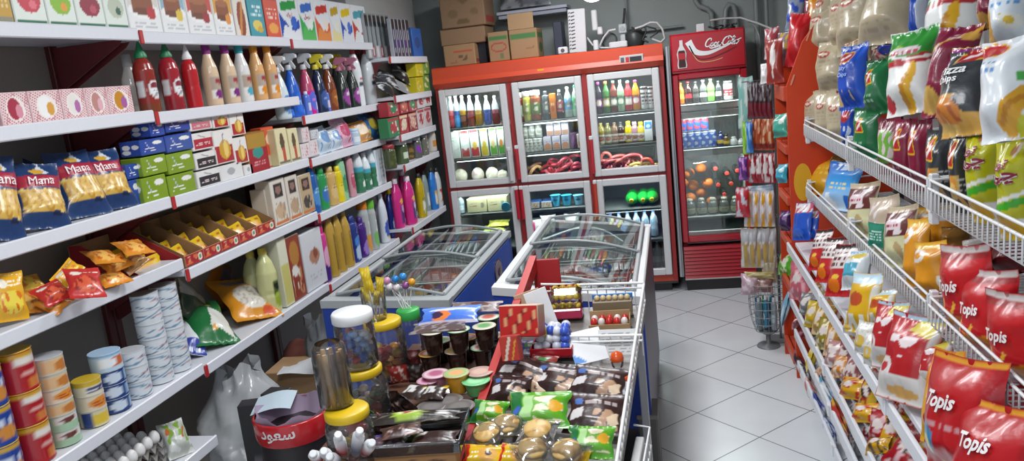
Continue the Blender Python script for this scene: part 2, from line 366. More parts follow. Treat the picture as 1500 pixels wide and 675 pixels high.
# ---------------------------------------------------------------- three column display fridge
FY = 5.98
def big_fridge():
    x0, x1, yb, zt = -1.79, -.035, 6.68, 1.885
    t = thing('display_fridge', 'tall orange and red three column fridge with six glass doors', 'fridge', ((x0 + x1) / 2, (FY + yb) / 2, 0)); ox, oy = (x0 + x1) / 2, (FY + yb) / 2
    P = lambda x, y, z: (x - ox, y - oy, z)
    red = '9c2a2a'
    mb = MB()
    for lo, hi, c in (((x0, FY + .03, .1), (x0 + .03, yb, zt - .03), '8c9190'), ((x1 - .03, FY + .03, .1), (x1, yb, zt - .03), 'a83030'), ((x0, yb - .03, .1), (x1, yb, zt - .03), '59605f'), ((x0, FY + .03, .06), (x1, yb, .13), '4a4f50'), ((x0, FY + .03, 1.74), (x1, yb, zt - .04), '59605f'),
                      ((-1.205, FY + .05, .1), (-1.195, yb, 1.74), '707877'), ((-.632, FY + .05, .1), (-.622, yb, 1.74), '707877')):
        lo, hi = np.array(lo), np.array(hi); mb.box(P(*(lo + hi) / 2), hi - lo, c, .002)
    link('cabinet', mb, 'paint', t)
    mb = MB()
    for xa, xb in ((x0, -1.765), (-1.222, -1.183), (-.645, -.607), (-.07, x1)): mb.box(P((xa + xb) / 2, FY + .025, .92), (xb - xa, .05, 1.65), red, .003)
    mb.box(P((x0 + x1) / 2, FY + .025, .933), (x1 - x0, .045, .03), 'a03030', .002).box(P((x0 + x1) / 2, FY + .03, .115), (x1 - x0, .05, .06), 'c2482f', .003)
    link('door_surround', mb, 'paint', t)
    link('header', MB().prism([(FY - .005 - oy, 1.725), (FY - .045 - oy, 1.765), (FY - .03 - oy, 1.80), (FY - .03 - oy, zt - .012), (FY - .015 - oy, zt), (FY + .2 - oy, zt), (FY + .2 - oy, 1.725)], x0 - ox, x1 - ox, 'c8472a', 'x'), 'paint', t)
    link('sticker', MB().box(P(at(792, 105, 'y', FY - .035).x, FY - .036, at(792, 105, 'y', FY - .035).z), (.05, .003, .04), 'd8a018', .001), 'paper', t)
    a = at(925, 86.5, 'y', FY - .035); pn = link('control_panel', MB().box((a.x - ox, FY - .034 - oy, a.z), (.175, .012, .062), 'b9b9b4', .004), 'plastic', t)
    link('display', MB().box((a.x - ox + .03, FY - .0415 - oy, a.z), (.085, .004, .034), '22262a', .001), 'gloss', pn); link('switch', MB().box((a.x - ox - .03, FY - .0415 - oy, a.z), (.024, .006, .034), 'c0232a', .002), 'plastic', pn); link('switch', MB().box((a.x - ox - .066, FY - .0415 - oy, a.z), (.024, .006, .034), '50565a', .002), 'plastic', pn)
    link('foot_rail', MB().box(P((x0 + x1) / 2, FY + .1, .03), (x1 - x0 - .1, .1, .06), '2d2c2e', .004), 'paint', t)
    # silver trim to the right of the cabinet
    cols = ((-1.759, -1.226), (-1.180, -.648), (-.604, -.074))
    for ci, (a, b) in enumerate(cols):
        for z0, z1, lo in ((.948, 1.716, 0), (.145, .922, 1)):
            fr = MB(); f = .052; w = b - a
            for cx, cz, sx, sz in ((a + f / 2, (z0 + z1) / 2, f, z1 - z0), (b - f / 2, (z0 + z1) / 2, f, z1 - z0), ((a + b) / 2, z0 + f / 2, w - 2 * f + .004, f), ((a + b) / 2, z1 - f / 2, w - 2 * f + .004, f)): fr.box(P(cx, FY - .012, cz), (sx, .04, sz), 'cfd0d0', .006)
            d = link('door', fr, 'plastic', t)
            link('pane', MB().box(P((a + b) / 2, FY - .008, (z0 + z1) / 2), (w - 2 * f, .006, z1 - z0 - 2 * f), 'ffffff', .001), 'glass', d)
            h = {(1, 0): (a - .004, z0 + .03, z0 + .27, 'b52834'), (2, 0): (a - .004, z0 + .03, z0 + .29, 'b52834'), (0, 1): (b + .004, z1 - .26, z1 - .02, 'b52834'), (1, 1): (a - .004, z1 - .26, z1 - .02, 'b52834'), (2, 1): (a - .004, z1 - .3, z1 - .02, 'c2452f'), (0, 0): (b - .02, z0 + .02, z0 + .26, 'c9c9c9')}[(ci, lo)]
            hm = MB().box(P(h[0], FY - .055, (h[1] + h[2]) / 2), (.026, .022, h[2] - h[1]), h[3], .006).box(P(h[0], FY - .055, h[2] + .012), (.03, .026, .03), 'd8d8d8', .005).box(P(h[0], FY - .04, h[1] + .03), (.02, .02, .03), h[3], .004)
            link('handle', hm, 'gloss', d)
    # wire shelves
    for ci, (a, b) in enumerate(cols):
        for z in ((1.41, 1.165, .945, .715, .43), (1.405, 1.163, .955, .713, .43), (1.412, 1.172, .955, .668, .42))[ci]:
            mb = MB().box(P((a + b) / 2, FY + .34, z - .008), (b - a - .03, .56, .008), '69706f', .002).box(P((a + b) / 2, FY + .065, z - .014), (b - a - .03, .008, .026), '4d5453', .002)
            link('shelf', mb, 'paint', t)
        link('lamp_tube', MB().box(P((a + b) / 2, FY + .09, 1.731), (b - a - .12, .02, .012), 'f4f8ff', .003), 'lamp', t)
    return t
big_fridge()
tag(link('metal_trim', MB().box((-.004, FY + .0, .99), (.032, .05, 1.74), 'b9bbbd', .004).box((.0, FY - .02, .99), (.008, .02, 1.74), '8f9294', .002), 'metal'), 'tall silver strip standing between the orange fridge and red cooler', 'trim')
# ---------------------------------------------------------------- red drinks cooler
def stroke(mb, pts, w, y, col, n=8):
    """flat brush stroke in the xz plane"""
    pts = [np.array(p, float) for p in pts]
    out = []
    for i in range(len(pts) - 1):
        p0, p1, p2, p3 = pts[max(i - 1, 0)], pts[i], pts[i + 1], pts[min(i + 2, len(pts) - 1)]
        for k in range(n):
            t = k / n; out.append(.5 * (2 * p1 + (p2 - p0) * t + (2 * p0 - 5 * p1 + 4 * p2 - p3) * t * t + (3 * p1 - p0 - 3 * p2 + p3) * t ** 3))
    out.append(pts[-1]); V = []; ws = w if callable(w) else (lambda s: w)
    for i, p in enumerate(out):
        a, b = out[max(i - 1, 0)], out[min(i + 1, len(out) - 1)]; d = b - a; L = max(np.hypot(*d), 1e-9); nrm = np.array([-d[1], d[0]]) / L * ws(i / (len(out) - 1)) / 2
        V += [(p[0] + nrm[0], y, p[1] + nrm[1]), (p[0] - nrm[0], y, p[1] - nrm[1])]
    mb.add(V, [(2 * i, 2 * i + 1, 2 * i + 3, 2 * i + 2) for i in range(len(out) - 1)], C(col), True)
SCRIPT = [[(1.75, 2.05), (1.85, 2.55), (1.45, 2.8), (.8, 2.5), (.35, 1.7), (.35, .9), (.8, .45), (1.4, .6), (1.9, 1.1)], [(2.35, 1.5), (1.98, 1.25), (1.95, .7), (2.3, .45), (2.68, .75), (2.7, 1.25), (2.35, 1.5), (2.5, 1.25), (3.0, 1.35)],
          [(3.7, 1.25), (3.45, 1.5), (3.1, 1.2), (3.05, .7), (3.35, .45), (3.9, .8)], [(4.6, 1.3), (4.25, 1.5), (3.9, 1.1), (3.9, .65), (4.2, .45), (4.55, .9), (4.68, 1.45), (4.6, .7), (4.8, .45), (5.1, .7)], [(5.05, 1.05), (5.5, 1.15)],
          [(7.0, 2.05), (7.1, 2.55), (6.7, 2.8), (6.05, 2.5), (5.6, 1.7), (5.6, .9), (6.05, .45), (6.65, .6), (7.15, 1.1)], [(7.6, 1.5), (7.23, 1.25), (7.2, .7), (7.55, .45), (7.93, .75), (7.95, 1.25), (7.6, 1.5), (7.75, 1.25), (8.2, 1.3)],
          [(8.2, .9), (8.75, 1.8), (8.85, 2.6), (8.6, 2.7), (8.4, 2.0), (8.35, .8), (8.6, .45), (8.95, .8)], [(9.6, 1.3), (9.25, 1.5), (8.9, 1.1), (8.9, .65), (9.2, .45), (9.55, .9), (9.68, 1.45), (9.6, .7), (9.85, .45), (10.2, .8), (10.5, 1.3)],
          [(1.4, .6), (2.2, -.1), (3.6, .1), (4.6, .25), (5.2, -.05)], [(6.7, 2.8), (7.3, 2.9), (8.0, 2.45), (8.5, 2.2), (9.3, 2.4)]]
def cooler():
    x0, x1, y0, y1, zt = .02, .545, 5.97, 6.6, 1.935; ox, oy = (x0 + x1) / 2, (y0 + y1) / 2; P = lambda x, y, z: (x - ox, y - oy, z)
    t = thing('drinks_cooler', 'red upright drinks cooler with a lettered header and one glass door', 'cooler', (ox, oy, 0)); red = 'a31f2b'; W = x1 - x0
    mb = MB()
    for lo, hi, c in (((x0, y0 + .06, .09), (x0 + .035, y1, zt), red), ((x1 - .035, y0 + .06, .09), (x1, y1, zt), red), ((x0, y1 - .03, .09), (x1, y1, zt), '9aa19f'), ((x0, y0 + .06, .36), (x1, y1, .43), 'b9bcbc'), ((x0, y0 + .06, 1.62), (x1, y1, zt), red)):
        lo, hi = np.array(lo), np.array(hi); mb.box(P(*(lo + hi) / 2), hi - lo, c, .003)
    link('cabinet', mb, 'paint', t)
    link('liner', MB().box(P((x0 + x1) / 2, y1 - .04, 1.0), (W - .07, .01, 1.2), 'a7adab', .002).box(P(x0 + .04, oy, 1.0), (.008, .5, 1.2), 'a7adab', .002).box(P(x1 - .04, oy, 1.0), (.008, .5, 1.2), 'a7adab', .002), 'paint', t)
    hd = link('header_sign', MB().box(P((x0 + x1) / 2, y0 + .03, 1.798), (W, .075, .27), 'b0202b', .012).box(P((x0 + x1) / 2, y0 + .025, 1.662), (W, .06, .02), '7f1820', .004), 'gloss', t)
    yy = y0 - .0085 - oy; sm = MB(); k = .0265; sx0, sz0 = at(1032, 71, 'y', y0).x - ox - .005, at(1032, 71, 'y', y0).z
    for q in SCRIPT: stroke(sm, [((a * k * .86 + b * k * .22) + sx0, b * k * .9 + sz0) for a, b in q], lambda s: .0042 + .0045 * math.sin(math.pi * s), yy - .003, 'f1f1f1')
    link('script_lettering', sm, 'ink', hd)
    sw = MB()
    for pts, w, c in (([(-.135, .09), (-.09, .015), (-.01, -.005), (.09, .02), (.235, .075)], (lambda s: .045 * (1 - s) + .006), 'e6e6e6'), ([(-.13, .06), (-.08, -.03), (0, -.045), (.1, -.02), (.2, .02)], (lambda s: .008), '6c1018'), ([(-.12, .03), (-.07, -.055), (.02, -.065), (.1, -.05)], (lambda s: .005), 'd8b070')): stroke(sw, [(a, b + 1.785) for a, b in pts], w, yy - .001, c)
    link('wave', sw, 'ink', hd)
    bx, bz = at(998, 72, 'y', y0).x - ox, 1.69
    bt = MB().prism([(bx + a * .034, bz + b * .205) for a, b in ((-.9, 0), (.9, 0), (1, .1), (.85, .3), (1, .5), (.8, .62), (.35, .78), (.32, .97), (-.32, .97), (-.35, .78), (-.8, .62), (-1, .5), (-.85, .3), (-1, .1))], yy - .004, yy - .001, 'd9d4d2')
    bt.prism([(bx + a * .026, bz + .006 + b * .2) for a, b in ((-.9, 0), (.9, 0), (1, .1), (.85, .3), (1, .5), (.8, .6), (-.8, .6), (-1, .5), (-.85, .3), (-1, .1))], yy - .006, yy - .0045, '3c1516').box((bx, yy - .0065, bz + .085), (.05, .001, .045), 'b3232d', .0004); link('bottle_emblem', bt, 'ink', hd)
    f = .045; z0, z1 = .385, 1.645; fr = MB()
    for cx, cz, sx, sz in ((x0 + f / 2, (z0 + z1) / 2, f, z1 - z0), (x1 - f / 2, (z0 + z1) / 2, f, z1 - z0), (ox, z0 + f / 2, W - 2 * f + .004, f), (ox, z1 - f / 2 + .005, W - 2 * f + .004, f)): fr.box(P(cx, y0 + .02, cz), (sx, .055, sz), red, .008)
    d = link('door', fr, 'gloss', t); link('pane', MB().box(P(ox, y0 + .02, (z0 + z1) / 2), (W - 2 * f, .006, z1 - z0 - 2 * f), 'ffffff', .001), 'glass', d)
    link('door_seal', MB().box(P(ox, y0 + .05, .445), (W - 2 * f, .02, .03), 'd5d8d8', .004), 'plastic', t)
    for z, hh in ((1.42, .05), (1.08, .055), (.565, .02)):
        sh = link('shelf', MB().box(P(ox, oy + .03, z - .008), (W - .09, .5, .01), '9aa09f', .002), 'paint', t); link('price_rail', MB().box(P(ox, y0 + .11, z - hh / 2), (W - .085, .01, hh), 'd3d8d8' if hh > .03 else '8b9190', .003), 'plastic', sh)
        if z > 1.4:
            link('vent_rail', MB().box(P(ox, y0 + .115, z - .085), (W - .085, .012, .045), 'b5bcbb', .002).box(P(ox, y0 + .107, z - .064), (W - .09, .004, .006), 'dfe3e3', .001).box(P(ox, y0 + .107, z - .108), (W - .09, .004, .006), 'dfe3e3', .001).box(P(ox, y0 + .106, z - .086), (.012, .004, .05), 'dfe3e3', .001), 'plastic', sh)
    lv = MB(); n = 9
    for i in range(n): lv.prism([(y0 - oy + .0, .1 + i * .028), (y0 - oy + .012, .1 + i * .028 + .024), (y0 - oy + .05, .1 + i * .028 + .026), (y0 - oy + .05, .1 + i * .028)], x0 - ox, x1 - ox, 'a61f2c', 'x')
    link('louvre_panel', lv, 'gloss', t); link('base', MB().box(P(ox, y0 + .06, .045), (W - .02, .07, .09), '1f1d1e', .004).box(P(ox, y0 + .01, .094), (W, .02, .012), 'b9b2ae', .002), 'paint', t)
cooler()
# ---------------------------------------------------------------- chest freezers
def freezer(x0, x1, y0, y1, zl, zr, lab, body, side, stripe=False, rc='d4d6d8'):
    ox, oy = (x0 + x1) / 2, (y0 + y1) / 2; t = thing('chest_freezer', lab, 'freezer', (ox, oy, 0), 0, 'chest freezers with sliding glass lids'); L = y1 - y0; W = x1 - x0; a, b = x0 - ox, x1 - ox; th = .055
    zt = lambda x: zl + (zr - zl) * (x - a) / W
    mb = MB()
    for ya, yb2 in ((-L / 2, -L / 2 + th), (L / 2 - th, L / 2)): mb.prism([(a, .07), (b, .07), (b, zr - .035), (a, zl - .035)], ya, yb2, body)
    mb.box((a + th / 2, 0, (zl - .035 + .07) / 2), (th, L - 2 * th, zl - .105), body, .002).box((b - th / 2, 0, (zr - .035 + .07) / 2), (th, L - 2 * th, zr - .105), side, .002).box((0, 0, .38), (W - .02, L - .02, .5), 'c2c5c6', .002)
    for sx, sy, wx, wy in ((-1, 0, .006, L - .1), (1, 0, .006, L - .1), (0, -1, W - .1, .006), (0, 1, W - .1, .006)): mb.box((sx * (W / 2 - th - .004), sy * (L / 2 - th - .004), .72), (wx, wy, .2), 'bcc0c2', .001)
    link('body', mb, 'paint', t)
    rim = MB()
    for ya in (-L / 2 + .03, L / 2 - .03): rim.prism([(a - .004, zl - .035), (b + .004, zr - .035), (b + .004, zr), (a - .004, zl)], ya - .034, ya + .034, rc)
    rim.box((a + .03, 0, zl - .017), (.068, L - .13, .036), rc, .006).box((b - .021, 0, zr - .015), (.046, L + .0, .03), rc, .006); link('rim', rim, 'plastic', t)
    arc = lambda u: np.array([a + .05 + (W - .09) * u, zl + (zr - zl) * u + .034 * math.sin(math.pi * u) + .006])
    for ya, yb2, lift in ((-L / 2 + .07, .04, .0), (-.02, L / 2 - .07, .014)):
        P = np.array([[(*[arc(u)[0], yy, arc(u)[1] + lift],) for yy in np.linspace(ya, yb2, 4)] for u in np.linspace(0, 1, 16)]); ld = link('lid', MB().grid(P, C('ffffff')), 'freezerglass', t)
        for yy in (ya, yb2): link('lid_frame', MB().tube([(arc(u)[0], yy, arc(u)[1] + lift) for u in np.linspace(0, 1, 16)], .0075, '8f9598', 8), 'plastic', ld)
        [link('lid_rail', MB().tube([(xx, ya, zz + lift + .006), (xx, yb2, zz + lift + .006)], .011, 'a9adb0', 8), 'plastic', ld) for xx, zz in ((a + .052, zl), (b - .04, zr))]
    for i in range(4):
        cy = -L / 2 + .1 + (i + .5) * (L - .2) / 4; w2, l2 = W - .17, (L - .24) / 4; wb = MB()
        for zz in (.83, .76, .68):
            z1 = min(zz, min(zl, zr) - .03); wb.tube([(-w2 / 2, cy - l2 / 2, z1), (w2 / 2, cy - l2 / 2, z1), (w2 / 2, cy + l2 / 2, z1), (-w2 / 2, cy + l2 / 2, z1)], .004, 'd8dadb', 5, True)
        for q in range(9):
            xx = -w2 / 2 + w2 * q / 8
            for yy in (cy - l2 / 2, cy + l2 / 2): wb.tube([(xx, yy, .645), (xx, yy, min(zl, zr) - .03)], .0025, 'd8dadb', 4)
        link('wire_basket', wb, 'plastic', t)
    if stripe:
        em = MB().lathe([(.072, 0, '2b2030'), (.072, .004, '2b2030')], seg=24).lathe([(.062, .0045, '8d7a86'), (.0615, .0055, '8d7a86')], seg=24); em.ball((0, 0, .006), .03, '4a3038', 10, sq=(1.1, .8, .1))
        ring = link('round_emblem', em, 'gloss', t); ring.rotation_euler = (0, math.pi / 2, 0); ring.location = (b + .001, -L / 2 + .98, .72); ring.scale = (1, 1.25, 1)
    return t
freezer(-.785, -.165, 3.1, 4.52, .925, .852, 'long white rimmed chest freezer beside the aisle, behind the wire display', '24409a', '57525c')
freezer(-1.60, -1.005, 3.16, 4.56, .885, .86, 'blue sided chest freezer with a round emblem, close to the shelving', '1f3f96', '2a55b4', True, 'a6abad')
# ---------------------------------------------------------------- right hand snack gondola
GX, DX = .65, .54; GB = 1.10
def wire_front(mb, y0, y1, z0, z1, x):
    mb.tube([(x, y0, z1), (x, y1, z1)], .0042, 'd9d9da', 6).tube([(x - .004, y0, z1 - .022), (x - .004, y1, z1 - .022)], .0042, 'd9d9da', 6)
    n = int((y1 - y0) / .028)
    for i in range(n + 1):
        y = y0 + (y1 - y0) * i / n; mb.tube([(x - .005, y, z1 - .018), (x - .006, y, z0 + .01), (x + .008, y, z0), (x + .4, y, z0 + .002)], .0024, 'd4d4d6', 4)
    for q in (.12, .26, .4): mb.tube([(x + q, y0, z0), (x + q, y1, z0)], .003, 'd4d4d6', 4)
    for y in (y0, y1): mb.tube([(x, y, z1), (x + .42, y, z1 + .02)], .0042, 'd9d9da', 6).tube([(x, y, z0), (x, y, z1)], .0035, 'd9d9da', 5)
YG = (1.22, 2.22, 3.21, 4.19)
for k in range(3):
    y0, y1 = YG[k], YG[k + 1]; ym = (y0 + y1) / 2; L = y1 - y0
    t = thing('snack_gondola', ('snack stand bay nearest the camera, full of red crisp bags', 'middle snack stand bay with cream and orange snack bags', 'farthest snack stand bay, next to the orange end rack')[k], 'display stand', (GB, ym, 0), 0, 'bays of the snack stand along the wall')
    link('back_panel', MB().box((.02, 0, 1.0), (.02, L - .006, 2.0), '8f8c8a', .002), 'paint', t)
    for z, x in ((.775, DX), (.48, .545), (.30, .56), (.12, .57)):
        sh = link('shelf', MB().box(((x - GB) / 2 + .015, 0, z - .012), (GB - x - .056, L - .006, .022), 'd3d6dc', .003).box((x - GB + .007, 0, z - .02), (.014, L - .006, .05), 'd3d6da', .004), 'white_metal', t)
        link('label_strip', MB().box((x - GB - .002, -L / 2 + .03, z - .02), (.006, .035, .052), 'e1e4e8', .002), 'plastic', sh)
    for z1, z0 in ((1.405, 1.32), (1.085, 1.005)):
        wb = MB(); wire_front(wb, -L / 2 + .012, L / 2 - .012, z0, z1, GX - GB); bk = link('wire_basket', wb, 'plastic', t)
        for s in (-1, 1): link('bracket', MB().box((GX - GB + .012, s * (L / 2 - .006), (z0 + z1) / 2 - .01), (.02, .011, z1 - z0 + .05), 'd6d8dc', .002).box((GX - GB + .2, s * (L / 2 - .006), z0 - .012), (.4, .006, .03), 'd6d8dc', .002), 'plastic', bk)
# orange end rack
def end_rack():
    y0, y1 = 4.235, 4.62; t = thing('end_rack', 'orange painted end rack with side panels and small shelves', 'rack', (.8, (y0 + y1) / 2, 0)); oy = (y0 + y1) / 2
    for yy, xo in ((y0 - oy + .012, 0), (y1 - oy - .012, -.012)):
        link('side_panel', MB().prism([(.575 + xo - .8, 0), (.575 + xo - .8, 1.575), (.66 - .8, 1.79), (.72 - .8, 1.87), (.27, 1.87), (.27, 0)], yy - .012, yy + .012, 'c63c12'), 'paint', t)
    for z, h in ((1.575, .075), (1.27, .045), (1.0, .045), (.76, .045), (.5, .045), (.12, .05)):
        link('shelf', MB().box((.0, 0, z - .01), (.42, y1 - y0 - .05, .016), 'b5452f', .002).box((.572 - .8, 0, z - h / 2), (.02, y1 - y0 - .05, h), 'b9492f', .003), 'paint', t)
    link('back_board', MB().box((.26, 0, .93), (.014, y1 - y0 - .05, 1.86), '7a6a64', .002), 'paint', t)
    a = at(1160, 268, 'y', y0 - .001); ov = MB().lathe([(.045, 0), (.045, .002)], 'd9a21b', 20, 1, 2.2); o = link('yellow_spot', ov, 'paper', t); o.rotation_euler = (math.pi / 2, 0, 0); o.location = (a.x + .055 - .8, y0 - oy - .0005, a.z)
    for px, py in ((1161, 117), (1184, 52)):
        a = at(px, py, 'y', y0); s = link('slot', MB().box((0, 0, 0), (.008, .002, .055), 'd98a70', .0005), 'matte', t); s.location = (a.x - .8, y0 - oy - .0015, a.z); s.rotation_euler = (0, .35, 0)
end_rack()
# ---------------------------------------------------------------- placing goods on a shelf
def solve(fn, target, a, b):
    fa = fn(a) - target
    for _ in range(48):
        m = (a + b) / 2; fm = fn(m) - target
        if (fm > 0) == (fa > 0): a, fa = m, fm
        else: b = m
    return (a + b) / 2
def build(name, lab, cat, M, parts, grp=None):
    """parts: (part name, mesh, material) - the first goes to the thing's own part like the rest"""
    if len(parts) == 1:
        o = link(name, parts[0][1], parts[0][2]); o.matrix_world = M; return tag(o, lab, cat, grp)
    t = thing(name, lab, cat, M=M, group=grp)
    for nm, me, m in parts: link(nm, me, m, t)
    return t
def zmat(loc, rz, rx=0., ry=0.):
    return Matrix.Translation(Vector(loc)) @ Matrix.Rotation(rz, 4, 'Z') @ Matrix.Rotation(ry, 4, 'Y') @ Matrix.Rotation(rx, 4, 'X')
def resample(prof, n=20):
    z = [p[1] for p in prof]; zs = sorted(set(list(np.linspace(z[0], z[-1], n)) + z)); return [(float(np.interp(q, z, [p[0] for p in prof])), q) for q in zs]
STY = {
 'ketchup': ([(.86, 0), (1, .03), (1, .30), (.95, .36), (1, .42), (1, .6), (.8, .7), (.55, .75), (.5, .77)], [(.6, .765), (.62, .8), (.4, .86), (.15, .97), (.05, 1)]),
 'sauce': ([(.85, 0), (1, .03), (1, .5), (.9, .6), (.55, .74), (.45, .8), (.45, .83)], [(.5, .8), (.52, .82), (.5, .99), (.4, 1)]),
 'bleach': ([(.9, 0), (1, .03), (1, .6), (.85, .75), (.5, .88), (.35, .91)], [(.38, .9), (.4, .92), (.38, .99), (.3, 1)]),
 'shampoo': ([(.85, 0), (1, .02), (1, .74), (.88, .84), (.4, .87), (.4, .89)], [(.46, .87), (.5, .89), (.46, .99), (.36, 1)]),
 'oil': ([(.9, 0), (1, .03), (1, .25), (.93, .3), (1, .36), (1, .62), (.75, .78), (.4, .88), (.35, .92)], [(.4, .9), (.42, .92), (.4, .99), (.3, 1)]),
 'spray': ([(.9, 0), (1, .03), (1, .38), (.85, .5), (.6, .62), (.36, .7), (.36, .76)], None),
 'can': ([(.84, 0), (1, .04), (1, .93), (.86, .985)], [(.86, .986), (.9, .99), (.86, 1), (.8, .992)]),
 'tin': ([(1, 0), (1.02, .02), (1, .05), (1, .93), (1.02, .97)], [(1.02, .972), (1.02, .99), (.96, 1), (.94, .985)]),
 'jar': ([(.9, 0), (1, .04), (1, .74), (.85, .82), (.82, .86)], [(.9, .83), (.93, .85), (.93, .98), (.85, 1)]),
 'soda': ([(.8, 0), (.93, .03), (.95, .22), (.84, .4), (.92, .52), (.78, .68), (.36, .85), (.33, .94)], [(.38, .92), (.4, .93), (.38, .99), (.3, 1)]),
 'round': ([(.75, 0), (.95, .04), (1, .2), (.95, .5), (.8, .7), (.5, .82), (.45, .86)], [(.55, .84), (.58, .86), (.52, .99), (.4, 1)]),
 'cup': ([(.68, 0), (.72, .02), (.96, .9), (1.06, .93), (1.06, .95)], [(1.05, .945), (1.08, .96), (1.05, 1)]),
}
def bottle_parts(sty, H, D, body, cap, sx=1., sy=1., bm='gloss', cm='plastic', seg=30, capname='cap', n=26):
    bp, cp = STY[sty]; r = D / 2; fn = body if callable(body) else paint(body); key = ('bottle', sty, round(H, 3), round(D, 3), id(body) if callable(body) else str(body), str(cap), sx, sy)
    out = [('body', cached(key, lambda: MB().lathe([(p[0] * r, p[1] * H, 'ffffff') for p in resample(bp, n)], None, seg, sx, sy, paint=fn)), bm)]
    if cp and cap is not None: out.append((capname, cached(key + ('cap',), lambda: MB().lathe([(p[0] * r, p[1] * H) for p in cp], cap, 14, (sx + 1) / 2 if sx != 1 else 1, (sy + 1) / 2 if sy != 1 else 1)), cm))
    if sty == 'spray':
        hz = .76 * H; k = H * .24
        def head():
            mb = MB().lathe([(r * .46, hz - .02 * H), (r * .48, hz + .03 * H), (r * .38, hz + .06 * H)], cap, 12)
            mb.prism([(-r * .5, hz + k * .45), (r * .55, hz + k * .35), (r * .6, hz + k * .7), (r * .2, hz + k), (-r * .9, hz + k * .95), (-r * 1.25, hz + k * .85), (-r * 1.25, hz + k * .66), (-r * .7, hz + k * .6)], -r * .28, r * .28, cap, 'x')
            mb.prism([(-r * .45, hz + k * .55), (-r * .95, hz + k * .1), (-r * .85, hz - k * .05), (-r * .2, hz + k * .3)], -r * .16, r * .16, cap, 'x'); return mb
        out.append(('trigger', cached(key + ('head',), head), cm))
    return out
class Row:
    def __init__(s, ax, val, z, rz, grp=None, lo=.8, hi=8.):
        s.ax, s.val, s.z, s.rz, s.grp, s.lo, s.hi = ax, val, z, rz, grp, lo, hi; s.y = 1 if ax == 'x' else 0
    def P(s, t, z, back=0.):
        """point: t along the row, back = behind the front plane"""
        if s.ax == 'x': return (s.val - back, t, z) if s.val < 0 else (s.val + back, t, z)
        return (t, s.val + back, z)
    def along(s, px, z=None, back=0.):
        z = s.z if z is None else z; return solve(lambda t: pj(s.P(t, z, back))[0], px, s.lo, s.hi)
    def height(s, py, t, back=0.): return solve(lambda z: pj(s.P(t, z, back))[1], py, -.5, 3.2)
    def box(s, x0, x1, top, d, name, lab, cat, front, side='b9b9b9', tp=None, h=None, yb=None, back=0., rz=0., bm='paper', text=None, grp=None, res=(24, 30), sidep=None, w=None, z=None, extra=()):
        zz = s.z if z is None else z; tm = s.along((x0 + x1) / 2, zz, back)
        if yb is not None: zz = s.height(yb, tm, back)
        a, b = s.along(x0, zz, back), s.along(x1, zz, back); tm = (a + b) / 2; w = abs(b - a) * .975 if w is None else w; h = h or max(s.height(top, tm, back) - zz, .015)
        ps = [('carton', recalc(pack_mesh(w, d, h, front if callable(front) else paint(front), side, tp, res, .003, sidep).mesh('carton')), bm)]
        o = build(name, lab, cat, zmat(s.P(tm, zz, back + d / 2), s.rz + rz), ps, grp or s.grp); sf = lambda u, v, l: np.stack([(np.asarray(u) - .5) * w, -d / 2 - l + 0 * np.asarray(u), np.asarray(v) * h], -1)
        for tx in (text or ()): lettering(tx[0], sf, tx[1], tx[2], tx[3], w / h, tx[4], parent=o, **(tx[5] if len(tx) > 5 else {}))
        o['_w'], o['_h'] = w, h; return o, w, h, zz, tm
    def bot(s, cx, dia, top, sty, body, cap, name, lab, cat, h=None, back=0., z=None, sx=1., sy=1., bm='gloss', cm='plastic', grp=None, capname='cap', rz=0., yb=None):
        zz = s.z if z is None else z; bk = back + dia * sy / 2; t = s.along(cx, zz, bk)
        if yb is not None: zz = s.height(yb, t, bk)
        h = h or max(s.height(top, t, bk) - zz, .02)
        return build(name, lab, cat, zmat(s.P(t, zz, bk), s.rz + rz), bottle_parts(sty, h, dia, body, cap, sx, sy, bm, cm, capname=capname), grp or s.grp), h, zz, t
def pouch(B, T, wpx, thick, fr, name, lab, cat, face=(-1, -.4, .2), seed=None, grp=None, bm='foil', text=(), W=None, slump=.25, res=(36, 46), neck=0., seal=.05, back=None, roll=0.):
    """a filled bag: B, T are the middle of its lower and upper edge"""
    B, T = Vector(B), Vector(T); up = T - B; H = up.length; seed = RND.randint(0, 9999) if seed is None else seed; M = frame_mat(B, up, face); xw = Vector((M[0][0], M[1][0], M[2][0])); mid = (B + T) / 2
    if W is None:
        e = .01; a = np.array(pj(mid)); b = np.array(pj(mid + xw * e)); W = wpx / max(np.hypot(*(b - a)) / e, 60)
    mb, S = bag_mesh(W, H, thick, fr if callable(fr) else paint(fr), seed, slump, res, back, seal, neck); o = build(name, lab, cat, M, [('bag', recalc(mb.mesh(name)), bm)], grp)
    for tx in text: lettering(tx[0], S, tx[1], tx[2], tx[3], W / H, tx[4], parent=o, d=.006, **(tx[5] if len(tx) > 5 else {}))
    return o
R90 = math.pi / 2
